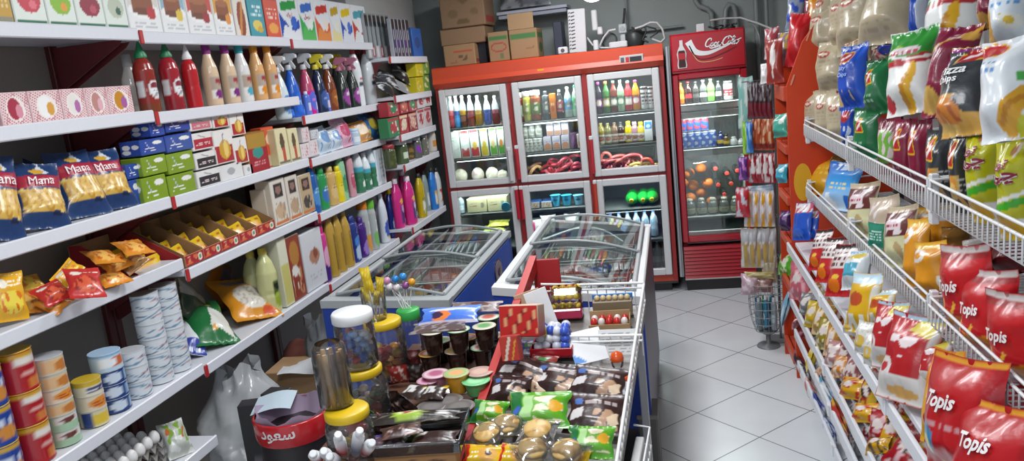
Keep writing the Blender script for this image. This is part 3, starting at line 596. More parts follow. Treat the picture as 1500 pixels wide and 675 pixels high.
# ---------------------------------------------------------------- left wall, top shelf
LX = XLIP - .025
def LR(z, grp): return Row('x', LX, z, R90, grp)
r = LR(2.10, 'dessert powder cartons on the top shelf')
white_j = lambda c, c2: paint('dfe6de', [('r', 0, 0, 1, .1, '1f6a4c'), ('e', .52, .5, .36, .26, c), ('e', .62, .42, .12, .1, c2), ('n', .25, .85, .75, .97, c, 1, 3)])
r.box(-18, 23, 0, .08, 'dessert_carton', 'mustard yellow carton at the camera end of the top shelf', 'carton', paint('c49a3c', [('r', 0, 0, 1, .12, '8d8b76'), ('n', .1, .3, .9, .5, 'e0c98a', 2, 4)]), 'a58846', h=.16)
for x0, x1, c, c2, lab in ((24, 73, 'c4384a', 'e0707c', 'white jelly carton with a red heart shaped jelly'), (73, 116, '86b82c', 'e29a3a', 'white jelly carton with a green apple jelly'), (116, 158, '8f1f38', 'b84a5e', 'white jelly carton with dark cherry jelly'), (158, 191, 'b9c2ae', '2c5a44', 'white jelly carton with a pale grey dessert')):
    r.box(x0, x1, 0, .08, 'jelly_carton', lab, 'carton', white_j(c, c2), 'd6dcd4', h=.15)
r = LR(2.09, 'cake mix cartons on the top shelf')
cake = lambda bg, t, fr: paint('e9eaea', [('r', 0, .45, 1, 1, bg), ('e', .5, .42, .46, .16, 'f3f3f1'), ('r', .14, .4, .82, .72, '8a4a26'), ('e', .48, .72, .34, .08, 'a6633a'), ('e', .48, .4, .34, .07, '6d3619'), ('e', .72, .37, .15, .12, fr), ('n', .15, .1, .85, .2, 'b9bcc0', 2, 8)])
for x0, x1, bg, fr, lab in ((192, 241, 'd8d3cc', 'b8202c', 'cake mix carton, chocolate cake with a large strawberry on white'), (241, 279, '8fb4c4', 'e0c040', 'cake mix carton, chocolate cake with a yellow flower'), (279, 318, 'c8473c', 'a01e2c', 'cake mix carton, chocolate cake on a red ground'), (318, 347, 'd9a03a', 'e0902c', 'cake mix carton, cake on a golden ground')):
    r.box(x0, x1, 0, .07, 'cake_mix_carton', lab, 'carton', cake(bg, 0, fr), 'dcdcdc', h=.2)
r.box(348, 368, 0, .06, 'cake_mix_carton', 'narrow carton with a brown roll, beside the teal carton', 'carton', paint('e4dcd2', [('e', .5, .4, .3, .42, '8c3f1c'), ('s', .35, .1, .65, .75, .16, 'c88438')]), 'd8d2ca', h=.2)
r.box(369, 392, 0, .05, 'wafer_carton', 'teal carton with yellow biscuits on the top shelf', 'carton', paint('3f98a8', [('e', .5, .3, .3, .14, 'e0c860'), ('e', .65, .2, .2, .08, 'd0a83c'), ('n', .15, .55, .85, .85, 'd8eef0', 3, 2)]), '2f7f8f', h=.19)
r.box(393, 414, 0, .05, 'wafer_carton', 'coral red carton beside the teal carton on the top shelf', 'carton', paint('d2553f', [('e', .5, .25, .34, .14, 'e8a04a'), ('n', .15, .5, .85, .85, 'f0d0c4', 3, 5)]), 'b8452f', h=.19)
r = LR(2.08, 'washing powder packs on the top shelf')
det = lambda a, b, c, d: paint('e3e6ea', [('p', [(0, 0), (0, .6), (.5, .25), (1, .5), (1, 0)], a), ('p', [(0, 0), (.2, .35), (.7, .2), (1, .3), (1, 0)], b), ('p', [(.1, .62), (.9, .72), (.9, .9), (.1, .82)], c), ('e', .7, .4, .16, .14, d)])
for x0, x1, a, b, c, d, lab in ((414, 444, '2c50b0', 'e6e9ee', '2f9a48', '3a66c8', 'washing powder pack with blue and white swirls'), (444, 466, '3fa85a', '57b85c', '3c6cc0', 'e8efe6', 'washing powder pack with a green sweep'), (466, 488, 'd85c34', 'e08a44', 'c43a2c', 'f0e2d2', 'washing powder pack with an orange sweep'), (488, 503, 'd8dce2', 'e4d89c', 'c0a02c', 'e9e6d0', 'white and pale yellow washing powder pack'), (503, 520, '3358b4', 'dbe0ea', 'e0c020', '4a76d0', 'washing powder pack with a yellow top and blue foot'), (520, 541, 'c03a30', 'dfe4e6', '4aa0b0', 'e6e6e6', 'white washing powder pack with a red foot')):
    o = r.box(x0, x1, 0, .07, 'washing_powder', lab, 'washing powder', det(a, b, c, d), 'd5d8dc', h=.24, bm='gloss')[0]
    if x0 in (414, 444): lettering('\uFEDE\uFEB3\uFEAE\uFE98' if x0 == 444 else '\uFEDA\uFBFF\uFEAD\uFE8D', lambda u, v, l, o=o: np.stack([(u - .5) * o['_w'], -.035 - l + 0 * u, v * o['_h']], -1), .5, .55, .13, o['_w'] / o['_h'], 'b8203a', back='f0e8ea', parent=o, maxw=.85)
# ---------------------------------------------------------------- second shelf: soap packs, ketchup, sauces, cleaning sprays
r = LR(1.80, 'striped soap packs on the second shelf')
for i, (x0, x1, c, c2) in enumerate(((-34, 2, 'b04a58', 'e0c8c8'), (6, 50, 'a83a4e', 'd890a0'), (50, 96, 'f0efee', 'd8a04c'), (96, 131, 'e6e2da', 'b070a8'), (131, 163, 'c08a84', 'e0b0b8'), (163, 199, 'c88a30', 'a860a0'))):
    lab = ('striped soap pack cut by the edge of the picture', 'striped soap pack with a dark red picture', 'striped soap pack with a bright white picture', 'striped soap pack with a pale and lilac picture', 'striped soap pack with a dusky pink picture', 'striped soap pack with orange and lilac fruit, beside the ketchup')[i]
    r.box(x0, x1, 112, .055, 'soap_pack', lab, 'soap', paint('efe3e2', [('x', 7, 9, .45, 'bb5e6a'), ('e', .5, .5, .34, .4, 'efe6e2'), ('e', .46, .5, .24, .34, c), ('e', .62, .42, .13, .22, c2)]), 'e2c4c6', h=.10, bm='gloss', res=(34, 24))
r = LR(1.79, 'sauce bottles on the second shelf')
klab = lambda b, b2: paint(b, [('r', 0, 0, 1, .2, b2), ('e', .5, .43, .13, .17, 'e6e6e6'), ('e', .5, .5, .09, .05, '8a3040'), ('r', .18, .28, .33, .58, 'dcdcdc'), ('n', .42, .3, .58, .44, '9a9aa2', 3, 2)])
r.bot(222, .078, 60, 'ketchup', klab('8e2a22', '7a3a22'), '1f7a4c', 'ketchup_bottle', 'brownish red ketchup bottle with a green pointed cap', 'sauce bottle'); r.bot(258, .078, 60, 'ketchup', klab('a01f2c', '8e1f2a'), '2a7a50', 'ketchup_bottle', 'red ketchup bottle with green cap, next to the white capped one', 'sauce bottle')
r.bot(287, .066, 65, 'ketchup', paint('b81f28'), 'e4e4e4', 'ketchup_bottle', 'plain bright red squeeze bottle with a white pointed cap', 'sauce bottle')
dr = lambda base, c: paint(base, [('r', .3, .14, .7, .55, 'b5a394'), ('e', .5, .46, .1, .06, 'a03a40'), ('r', .3, .14, .7, .3, 'ece8e2'), ('e', .5, .22, .13, .07, c)])
for cx, b, c, cap, lab in ((316, 'dcc0a0', '7a2a7c', '8a2a80', 'cream sauce bottle with a purple cap, nearest the ketchup'), (342, 'dcc0a0', '7a2a7c', '8a2a80', 'cream sauce bottle with a purple cap, beside the turquoise capped one'), (362, 'dfdedc', '4aa8c0', '2f9fae', 'white sauce bottle with a turquoise cap'), (383, 'dba870', 'd88a20', 'd8891c', 'peach sauce bottle with an orange cap, beside the turquoise capped one'), (402, 'dba870', 'd88a20', 'd8891c', 'peach sauce bottle with an orange cap, farthest from the ketchup')):
    r.bot(cx, .073, 60, 'sauce', dr(b, c), cap, 'sauce_bottle', lab, 'sauce bottle')
r.bot(201, .07, 80, 'sauce', paint('d8d4cc', [('r', .3, .2, .7, .6, 'b9b4ac')]), 'b8b8b8', 'sauce_bottle', 'pale bottle half hidden behind the brownish ketchup bottle', 'sauce bottle', back=.1)
r = LR(1.685, 'cleaning bottles on the second shelf')
cl = lambda b, c, d, e=None: paint(b, [('e', .5, .3, .16, .2, c), ('n', .4, .2, .6, .36, d, 3, 6)] + ([('r', 0, .5, 1, 1, e)] if e else []))
for cx, top, b, c, d, e, cap, lab in ((417, 82, 'c9d6dc', '5a8ac0', 'e8d860', None, 'dcdfe2', 'white spray bottle with a picture label, nearest the sauces'), (434, 78, '1f5cc0', '2a6cd8', '8fc0f0', None, 'c9ccd2', 'bright blue spray bottle with a pale trigger'), (455, 78, 'c81f8c', '5a6cd0', 'd87ad0', 'b9486a', 'cfcfd2', 'magenta spray bottle with a pale trigger'), (472, 79, '1d2a4c', '3a5a9a', '8aa8d0', None, 'e0d23a', 'navy spray bottle with a yellow and white trigger'), (487, 79, '7a3a1f', '9a5a2a', 'd8a060', None, 'e8e8e8', 'brown spray bottle with a white trigger')):
    r.bot(cx, .082, top, 'spray', cl(b, c, d, e), cap, 'spray_bottle', lab, 'spray bottle')
r.bot(499, .08, 79, 'spray', cl('22241f', '4a4a3c', '8a8a60'), 'd8c01c', 'spray_bottle', 'black spray bottle with a bright yellow trigger', 'spray bottle', back=.09)
for cx, lab in ((505, 'dark oval spray bottle with a pink trigger and fruit label'), (520, 'second dark spray bottle, half behind the white bottles')):
    r.bot(cx, .085, 84, 'spray', paint('2b3430', [('e', .5, .3, .17, .22, '9a4a9a'), ('k', .34, .14, .66, .36, 'd0b040', 2.5, 1.4, 3), ('e', .5, .38, .1, .06, 'd8d0e0')]), 'c07890', 'spray_bottle', lab, 'spray bottle')
for cx, lab in ((527, 'tall white bleach bottle with a red cap, beside the dark sprays'), (545, 'tall white bleach bottle with a red cap, at the end of its shelf')):
    r.bot(cx, .085, 71, 'bleach', paint('dfe6e8', [('r', .4, .5, .6, .56, 'c03040'), ('e', .5, .42, .12, .05, '3a4a5a'), ('n', .38, .2, .62, .34, '8aa0b0', 3, 9), ('r', .38, .28, .62, .3, 'c04a50')]), 'b03a40', 'bleach_bottle', lab, 'bleach bottle')
for cx, h, c, lab in ((424, .075, '1c62c4', 'small blue bottle standing low in front of the sprays'), (440, .09, '1c62c4', 'small blue bottle in front of the bright blue spray')):
    r.bot(cx, .06, 0, 'round', paint(c, [('r', .35, .2, .65, .5, '2c7ad8')]), '2260b8', 'small_bottle', lab, 'bottle', h=h)
for cx, c, lab in ((452, '5a7ad0', 'slim periwinkle bottle in front of the magenta spray'), (461, 'e0248c', 'slim pink bottle in front of the magenta spray'), (480, '3a4a78', 'slim dark blue bottle in front of the navy spray')):
    r.bot(cx, .045, 0, 'shampoo', paint(c, [('r', .38, .2, .62, .6, 'd0c8e0' if cx != 461 else 'f07ab8')]), 'd8d8e0', 'slim_bottle', lab, 'bottle', h=.13)
# ---------------------------------------------------------------- third shelf: pasta, tea, baby goods
r = LR(1.47, 'pasta bags on the third shelf')
pasta = paint('1d3a68', [('p', [(.1, .2), (.9, .24), (.95, .56), (.05, .54)], 'd2aa50'), ('k', .06, .2, .94, .56, 'b98a34', 7, 1.2, 4), ('k', .06, .2, .94, .56, 'e6c878', 8, 2.0, 5), ('p', [(.04, .57), (.96, .6), (.96, .78), (.04, .75)], 'a81f38'), ('p', [(.45, .82), (.6, .98), (.72, .82), (.6, .78)], 'd8dfe6'), ('e', .5, .84, .13, .05, 'd8a838'), ('r', .62, .16, .8, .21, '16223f')])
def pasta_bag(px0, py0, px1, py1, wpx, lab, xb=.02, xt=.1, txt=True):
    B = at(px0, py0, 'x', LX - xb); B.z = 1.473; T = at(px1, py1, 'x', LX - xt)
    pouch(B, T, wpx, .07, pasta, 'pasta_bag', lab, 'pasta bag', (1, -.35, .2), grp='pasta bags on the third shelf', text=[('Mana', .5, .67, .12, 'ece4e4', dict(maxw=.86, rot=.04))] if txt else (), slump=.2, seal=.035)
pasta_bag(8, 348, -14, 226, 66, 'blue bag of shell pasta cut by the edge of the picture'); pasta_bag(70, 333, 44, 238, 78, 'blue pasta bag with a red band, second from the picture edge')
pasta_bag(135, 312, 92, 222, 66, 'blue pasta bag leaning against its neighbour, third along', .03, .13); pasta_bag(172, 302, 137, 218, 66, 'blue pasta bag nearest to the blue and green boxes')
pasta_bag(60, 318, 62, 240, 60, 'blue pasta bag lying back in the second row', .22, .3, False); pasta_bag(108, 308, 112, 236, 60, 'blue pasta bag at the back between the two pairs', .2, .28, False)
r = LR(1.465, 'tea cartons on the third shelf')
def mbox(col, x0, x1, top, yb, lab, d=.09, hi='e6e6e2', sd=1, back=0.):
    r.box(x0, x1, top, d, 'tea_carton', lab, 'carton', paint(col, [('e', .7, .75, .2, .13, hi), ('n', .1, .2, .6, .5, hi, 2, sd), ('s', .2, .9, .32, .4, .03, 'b8c4da')]), col, yb=yb, bm='gloss', sidep=paint(col, [('e', .3, .6, .2, .18, hi), ('e', .3, .25, .22, .16, hi), ('e', .75, .6, .18, .16, hi)]), back=back)
G2 = '7f9a28'; B2 = '2c4a9c'
mbox(G2, 213, 249, 258, None, 'green tea carton at the bottom of the stack, camera side'); mbox(G2, 250, 289, 254, None, 'green tea carton at the bottom, beside the black labelled tea'); mbox(G2, 211, 247, 228, 257, 'green tea carton in the second layer, camera side'); mbox(G2, 248, 287, 223, 253, 'green tea carton in the second layer, beside the red teas')
mbox(B2, 208, 244, 203, 228, 'blue tea carton in the third layer, camera side'); mbox(B2, 245, 285, 196, 223, 'blue tea carton in the third layer, beside the red teas'); mbox(B2, 222, 243, 178, 202, 'blue tea carton on top of the stack, camera side'); mbox(B2, 244, 280, 172, 195, 'blue tea carton on top of the stack, beside the white tea')
mbox(B2, 190, 211, 264, None, 'blue tea carton at the foot of the stack, next to the pasta', back=.02); mbox(B2, 188, 209, 240, 263, 'blue tea carton on another one, next to the pasta', back=.02)
tea = lambda c: paint('e2e0de', [('r', .06, .06, .94, .66, c), ('n', .15, .25, .85, .5, 'd8c8c8', 2, 3), ('s', .3, .9, .6, .72, .05, '8a8488')])
for c, x0, x1, top, yb, lab in (('2e2e32', 291, 327, 248, None, 'white and black tea carton at the bottom of the column'), ('2e2e32', 288, 321, 222, 247, 'white and black tea carton, second from the bottom'), ('b02a3c', 283, 316, 194, 221, 'white and red tea carton, third from the bottom'), ('c8707c', 279, 312, 172, 193, 'white and pink tea carton on top of the column')):
    r.box(x0, x1, top, .1, 'tea_carton', lab, 'carton', tea(c), 'd6d2d2', yb=yb, bm='gloss')
gold = paint('e4e1dc', [('r', .05, 0, .95, .55, 'a82230'), ('e', .55, .4, .28, .3, 'c89a34'), ('e', .6, .42, .12, .26, 'e8c870'), ('s', .5, .62, .55, .9, .05, '8a8890')])
for x0, x1, top, yb, lab in ((323, 358, 240, None, 'white tea carton lying at the foot of the gold glass teas'), (316, 347, 190, 240, 'tall tea carton with a gold tea glass on red'), (313, 337, 163, 189, 'small tea carton with a gold glass, on top'), (340, 361, 165, 200, 'small white and gold carton on top, nearer the fridges'), (346, 366, 201, 240, 'white and red carton with gold, under the small one'), (359, 372, 241, None, 'small white carton beside the red and gold one')):
    r.box(x0, x1, top, .09, 'tea_carton', lab, 'carton', gold if '323' not in str(x0) and x0 != 359 else paint('dcdcdc', [('e', .5, .55, .16, .26, 'a8a8ac')]), 'd6d0cc', yb=yb, bm='gloss')
r.box(368, 397, 193, .08, 'tea_carton', 'red and gold carton with a teal oval', 'carton', paint('9c1f2e', [('r', 0, .6, 1, 1, 'a8822f'), ('e', .5, .48, .28, .14, '2f8a80'), ('n', .2, .15, .8, .3, 'd8a0a0', 2, 4)]), '8a6a2a')
r.box(391, 409, 186, .06, 'tea_carton', 'orange carton standing behind the red and gold one', 'carton', paint('d2502a', [('r', 0, 0, 1, .3, 'b8ac8c'), ('e', .5, .7, .25, .14, 'f0c8b0')]), 'b8431f', back=.04)
for x0, x1, lab in ((410, 427, 'cream carton with a brown figure, beside the orange carton'), (428, 442, 'second cream carton with a brown figure')):
    r.box(x0, x1, 188, .06, 'cream_carton', lab, 'carton', paint('d9d0a6', [('e', .5, .62, .2, .26, '5a4a34'), ('r', .4, .1, .66, .45, 'b8503a'), ('r', 0, 0, 1, .07, '6a6a60')]), 'cfc79c')
for x0, x1, top, yb, lab in ((443, 456, 210, None, 'small pink printed pack low in the pile'), (444, 455, 186, 209, 'small pink printed pack on top of its pile'), (456, 468, 205, None, 'small pale grey pack beside the pink pile'), (457, 468, 190, 204, 'small pale grey pack on top of another')):
    r.box(x0, x1, top, .06, 'tissue_pack', lab, 'tissues', paint('dccfd2' if 'pink' in lab else 'cdd0d4', [('k', .1, .1, .9, .9, 'c88a92' if 'pink' in lab else '9aa6b4', 3, 1.5, 7)]), 'd0c8ca', yb=yb, bm='gloss')
r = LR(1.455, 'baby goods on the third shelf')
for x0, x1, y1, yb, c1, c2, lab, h in ((470, 487, 186, 213, 'bfcfdc', '6a94c0', 'pale blue wipes pack, first on the baby goods shelf', 0), (487, 502, 186, 210, 'ccd6de', '7a9cc8', 'pale blue wipes pack beside the pink one', 0), (498, 516, 172, 204, 'd8a8bc', 'b8486a', 'pink nappy pack leaning on the shelf', 0), (505, 519, 182, 200, '3a54a8', '8aa4d8', 'deep blue nappy pack behind the pale tub', 0), (520, 546, 178, 200, 'd89a4c', 'f0e0c8', 'orange and white nappy pack', 0), (540, 557, 166, 198, '2f6aa8', 'd8c850', 'blue and yellow nappy pack at the end of the shelf', 0)):
    t0 = r.along((x0 + x1) / 2, None, .04); B = Vector(r.P(t0, 1.457, .04)); T = Vector(r.P(t0, r.height(y1, t0, .08), .09))
    pouch(B, T, x1 - x0 + 4, .09, paint(c1, [('e', .5, .55, .28, .26, c2), ('k', .1, .1, .9, .4, c2, 3, 1.8, 4), ('n', .2, .75, .8, .9, 'f0f0f0', 2, 5)]), 'baby_pack', lab, 'wipes pack', (1, -.15, .15), grp='baby goods on the third shelf', slump=.1)
r.bot(520, .08, 188, 'jar', paint('b8ccd8', [('r', .3, .2, .7, .6, 'e0e8ee')]), 'c9dbe6', 'cream_tub', 'pale blue tub standing before the nappy packs', 'tub')
# ---------------------------------------------------------------- fourth shelf: noodles, soup trays, coffee, shampoo
def lie(px0, py0, px1, py1, z0, z1, wpx, th, fr, name, lab, cat, face=(.5, -.35, 1), **k):
    return pouch(at(px0, py0, 'z', z0), at(px1, py1, 'z', z1), wpx, th, fr, name, lab, cat, face, **k)
Z4 = 1.235
nood = lambda a, b, c: paint(a, [('e', .5, .38, .36, .24, b), ('k', .15, .15, .85, .6, c, 5, 1.2, 3), ('e', .3, .78, .16, .1, 'f0e8d8'), ('n', .45, .72, .9, .86, 'f4e8d8', 2, 4)])
OR, RD, YL = ('d8892a', 'e8b45a', 'c05a1f'), ('b82a26', 'd05a3a', '8a1f20'), ('e0a81f', 'e8d04a', 'd8701f')
gN = 'noodle packets on the fourth shelf'
def flat4(px0, py0, px1, py1, wpx, c, lab, za=0., zb=.02, th=.035, face=(.7, -.3, .9)): lie(px0, py0, px1, py1, Z4 + za, Z4 + zb, wpx, th, nood(*c), 'noodle_packet', lab, 'noodle packet', face, grp=gN, res=(20, 22), slump=0, seal=.09)
pouch(Vector((LX - .03, at(18, 470, 'x', LX - .03).y, Z4)), Vector((LX - .05, at(6, 398, 'x', LX - .05).y, at(6, 398, 'x', LX - .05).z)), 52, .05, nood(*YL), 'snack_bag', 'yellow and orange bag standing at the picture edge', 'snack bag', (1, -.4, .2), grp=gN)
for a in ((48, 458, 30, 424, 44, OR, 'orange noodle packet beside the standing yellow bag', 0, .05), (66, 455, 92, 430, 40, OR, 'orange and red packet lying at the front, near the picture edge', 0, .03), (92, 440, 62, 418, 46, RD, 'red noodle packet leaning over the front ones', .02, .07), (130, 436, 118, 392, 54, RD, 'large red noodle packet in the middle of the heap', .02, .1),
          (112, 408, 86, 394, 44, YL, 'yellow packet at the back of the red ones', .06, .1), (50, 425, 34, 405, 40, YL, 'small yellow packet behind the orange ones', .04, .08), (176, 417, 152, 398, 44, OR, 'orange packet lying at the front of the orange pile', 0, .04), (163, 386, 138, 366, 44, OR, 'orange packet on top of the pile, camera side', .08, .11), (208, 372, 182, 352, 42, OR, 'orange packet on top of the pile, fridge side', .08, .12),
          (180, 394, 158, 378, 42, OR, 'orange packet in the middle of the orange pile', .04, .08), (206, 392, 184, 378, 40, ('a8784a', 'c89a5a', '8a5a2a'), 'brown packet under the orange ones', .02, .06)): flat4(*a)
r = LR(1.178, 'soup trays on the fourth shelf')
def tray(x0, x1, lab, first=False):
    a, b = r.along(x0), r.along(x1); w = abs(b - a) * .97; d = .27; t = thing('soup_tray', lab, 'display tray', (LX - d / 2, (a + b) / 2, 1.178), R90, 'soup trays on the fourth shelf'); hf, hb = .045, .17
    pf = recalc(pack_mesh(w, .006, hf, paint('a3202c', [('k', .05, .1, .75, .9, 'd0703c', 2, .6, 3), ('k', .05, .1, .75, .9, 'd8b0a0', 2.4, 2.2, 8), ('e', .82, .5, .12, .36, 'e4e0d4'), ('e', .82, .5, .07, .2, '4a8a50')]), 'b08a60', None, (20, 12), .001).mesh('front')); o = link('front_wall', pf, 'paper', t); o.location = (0, -d / 2 + .003, 0)
    sw = MB()
    for s in (-1, 1): sw.prism([(-d / 2 + .004, 0), (d / 2, 0), (d / 2, hb), (d / 2 - .05, hb), (-d / 2 + .004, hf + .005)], s * (w / 2 - .002) - .0015, s * (w / 2 - .002) + .0015, '94734e' if not first else '9c1f28', 'x')
    sw.box((0, d / 2, hb / 2), (w, .004, hb), '94734e', .001).box((0, 0, .003), (w - .004, d - .01, .004), '94734e', .001); link('side_walls', sw, 'card', t)
    for k in range(3):
        f = .14 + .24 * k + RND.uniform(-.04, .04); B = Vector((LX - d * f, (a + b) / 2, 1.184)); T = B + Vector((-.05, RND.uniform(-.01, .01), .07 + .02 * k))
        pouch(B, T, 0, .022, paint('d8b41c', [('r', 0, .0, 1, .45, 'a8262c'), ('e', .5, .4, .3, .2, 'd8a050'), ('n', .2, .7, .8, .9, 'a83020', 1, 4)]), 'soup_sachet', 'yellow sachet, %s from the front, %s' % (ORDW[k], lab), 'sachet', (1, -.05, .3), grp='soup sachets in the trays', W=w * .86, slump=0, res=(10, 10))
ORDW = 'first second third fourth fifth sixth'.split()
for x0, x1, lab in ((206, 270, 'soup tray nearest the noodle packets'), (273, 300, 'soup tray one on from the joint clip'), (300, 326, 'third soup tray from the noodles'), (326, 352, 'fourth soup tray from the noodles'), (352, 378, 'fifth soup tray from the noodles'), (378, 404, 'soup tray beside the white coffee packs')): tray(x0, x1, lab, x0 == 206)
cof = lambda base, pic: paint(base, [('r', .2, .62, .8, .92, '2c2826'), ('e', .5, .77, .2, .09, '8a6a60'), ('e', .5, .3, .34, .18, pic), ('k', .1, .1, .9, .5, 'a8927a', 3, 1.6, 4), ('r', 0, 0, 1, .08, 'c8703a')])
for x0, x1, top, b, pc, lab, bk in ((396, 416, 274, 'd0ccc6', 'c8b4a4', 'white coffee pack behind the last soup tray', .03), (405, 426, 262, 'd8d2c8', 'c8a888', 'white coffee pack with a black square, camera side', 0), (427, 444, 257, 'd4ccc0', 'b89878', 'white coffee pack with a black square, fridge side', 0), (445, 463, 255, 'b9a27c', '3a3430', 'tan coffee pack with a black square low down', 0)): r.box(x0, x1, top, .08, 'coffee_pack', lab, 'coffee', cof(b, pc), 'cfc6b8', back=bk, bm='gloss', grp='coffee packs on the fourth shelf')
r = LR(1.155, 'shampoos on the fourth shelf')
shp = lambda b, c, d: paint(b, [('e', .5, .4, .15, .22, c), ('n', .42, .5, .58, .64, d, 2, 3)])
for cx, top, dia, sty, b, c, d, cap, lab in ((463, 246, .10, 'shampoo', '1f5aa0', '4a8ac8', 'a8d0e8', '2466a8', 'blue shampoo bottle, first on its shelf'), (476, 246, .10, 'shampoo', '2a9050', '3a70b8', 'c8e8c8', '2f9a50', 'green shampoo bottle beside the blue one'), (489, 244, .10, 'shampoo', 'c8a464', 'd8b880', '8a6a3a', 'd0b070', 'tan shampoo bottle beside the green one'), (500, 243, .085, 'shampoo', 'd8c41c', 'e0d04a', 'a88a20', 'e0cc20', 'yellow shampoo bottle behind the tan one'),
          (505, 226, .085, 'shampoo', '8cc49a', '4a9a60', '2f7a8a', '9ccaa4', 'pale green tall shampoo bottle'), (518, 222, .07, 'shampoo', 'c8929c', 'b8506a', 'e8c8d0', 'c0828e', 'dusty pink tall bottle beside the pale green one')): r.bot(cx, dia, top, sty, shp(b, c, d), cap, 'shampoo_bottle', lab, 'shampoo', sy=.6)
spr = paint('3a7a58', [('r', 0, .5, 1, .62, '4aa8c0'), ('r', 0, .62, 1, 1, 'dfe6ea'), ('k', .3, .06, .7, .45, '2a5a3a', 3, .8, 4), ('e', .5, .2, .08, .08, 'e0e8e0')])
for cx, top, lab in ((529, 216, 'green fabric spray with white top, beside the pink bottle'), (539, 224, 'green fabric spray with white top, middle of three'), (549, 211, 'green fabric spray with white top, beside the white carton')): r.bot(cx, .07, top, 'oil', spr, 'e4e0e6', 'fabric_spray', lab, 'spray bottle', h=None)
r.box(555, 567, 218, .08, 'white_carton', 'slim white carton at the end of the shampoo shelf', 'carton', paint('dde2e6', [('r', .1, .1, .3, .9, 'b8c8d8'), ('n', .4, .2, .9, .8, 'a8b4c0', 5, 6)]), 'c8ced6')
# ---------------------------------------------------------------- fifth shelf: tins, rice, oil, cleaners
r = LR(.793, 'tins on the fifth shelf')
def tins(cx, dia, tops, specs, labs, name='tin', lidc='b9bcc0', back=0.):
    z = .793; b = at(cx, 0, 'x', LX); t = r.along(cx, .793, dia / 2 + back)
    for (h, bodyp, lc), lab in zip(specs, labs):
        build(name, lab, 'tin', zmat(r.P(t, z, dia / 2 + back), R90 + RND.uniform(-.12, .12)), bottle_parts('tin', h, dia, bodyp, lc, cm='plastic', capname='lid', seg=22, n=12), 'tins on the fifth shelf'); z += h + .0005
bl = paint('23418f', [('n', .36, .5, .64, .8, 'c8d0e0', 1, 4), ('e', .5, .3, .1, .2, 'c8843a'), ('r', 0, .9, 1, 1, 'c8a030')]); rd = paint('a82028', [('r', 0, .88, 1, 1, 'c89a2a'), ('r', .38, .68, .62, .82, 'e0d8d0'), ('n', .36, .3, .6, .55, 'd8a8a0', 2, 3), ('e', .56, .2, .1, .14, 'c8783a')])
tins(10, .105, 0, [(.115, bl, 'c8a030')] * 3, ['blue food tin at the bottom, at the picture edge', 'blue food tin in the middle, at the picture edge', 'blue food tin on top, at the picture edge'])
tins(55, .105, 0, [(.125, rd, 'c8a030'), (.105, rd, 'c8a030'), (.125, rd, 'c8a030')], ['red food tin at the bottom of its column', 'red food tin in the middle of its column', 'red food tin on top of its column'])
t1 = paint('c8bfa8', [('r', .3, .1, .62, .9, 'd8b080'), ('e', .54, .45, .12, .3, 'c07838'), ('r', .42, 0, .44, 1, '4a3a34')]); t2 = paint('d8c8b0', [('e', .5, .5, .17, .36, 'd88a30'), ('n', .38, .3, .62, .7, 'a83a28', 2, 5)]); t3 = paint('9fc0a0', [('r', .3, .5, .7, 1, 'd8d2cc'), ('e', .44, .7, .08, .2, '6a3a34')])
tins(97, .093, 0, [(.05, t3, 'b9bcc0'), (.05, t3, 'b9bcc0'), (.043, t1, 'b9bcc0'), (.043, t2, 'b9bcc0'), (.05, t1, 'b9bcc0'), (.055, t1, 'b9bcc0')], ['pale green fish tin at the foot of the mixed column', 'pale green and white fish tin, second from the bottom', 'beige fish tin, third in the mixed column', 'white tin with an orange band, fourth in the mixed column', 'beige fish tin, second from the top', 'beige fish tin on top of the mixed column'])
y1 = paint('d8d0b8', [('r', 0, .7, 1, 1, 'c8a82a'), ('r', .34, .25, .66, .6, '4a4a6a'), ('n', .36, .3, .64, .55, 'd8d8e0', 1, 4)]); y2 = paint('d0c8a0', [('r', .36, .15, .62, .8, 'd8b83a'), ('r', .2, 0, .36, 1, '2f3f78')])
tins(140, .09, 0, [(.055, y2, 'b9bcc0'), (.052, t2, 'b9bcc0'), (.052, y1, 'c8a82a')], ['short yellow and navy tin at the bottom of the low stack', 'beige tin in the middle of the low stack', 'tin with a yellow lid on top of the low stack'])
nb = paint('23407a', [('e', .4, .5, .1, .36, 'c8d4e4'), ('r', .52, .15, .66, .85, '8fb0d0')]); wb = paint('b9cfe0', [('e', .5, .5, .12, .3, 'c86a3a'), ('e', .38, .5, .1, .3, 'e6eaee'), ('r', 0, .86, 1, 1, '8ab0d0')])
tins(170, .105, 0, [(.05, nb, 'b9bcc0'), (.05, nb, 'b9bcc0'), (.05, nb, 'b9bcc0'), (.062, wb, 'a8c4dc')], ['navy tin at the bottom, beside the white tins', 'navy tin second from the bottom, beside the white tins', 'navy tin under the pale blue one', 'pale blue tin with an orange picture on top of navy tins'])
wt = [paint('d4d9de', [('w', .5, .32, 1.2, p, .05, '6f93ac', 0), ('w', .4, .3, 1.4, p + .3, .035, '3f6a8a', .2), ('r', .44, .5, .56, .62, 'b88a90')]) for p in (.1, .35, .6, .85)]
for cx, dia, n, nm in ((204, .098, 3, 'short white stack beside the navy tins'), (236, .10, 6, 'tall stack on the camera side'), (262, .10, 6, 'tall stack next to the rice bag')):
    tins(cx, dia, 0, [(.0575, wt[(i + n) % 4], 'b9bcc0') for i in range(n)], ['white tin, %s from the bottom, %s' % (ORDW[i], nm) for i in range(n)])
gR = 'rice and salt bags on the fifth shelf'; Z5 = .792
lie(285, 520, 268, 462, Z5, Z5 + .1, 40, .07, paint('d4d8dc', [('r', 0, 0, 1, .26, '2f3f98'), ('n', .2, .05, .8, .2, 'c8cce0', 1, 3)]), 'salt_bag', 'white salt bag with a blue foot beside the white tins', 'salt bag', (.9, -.4, .7), grp=gR)
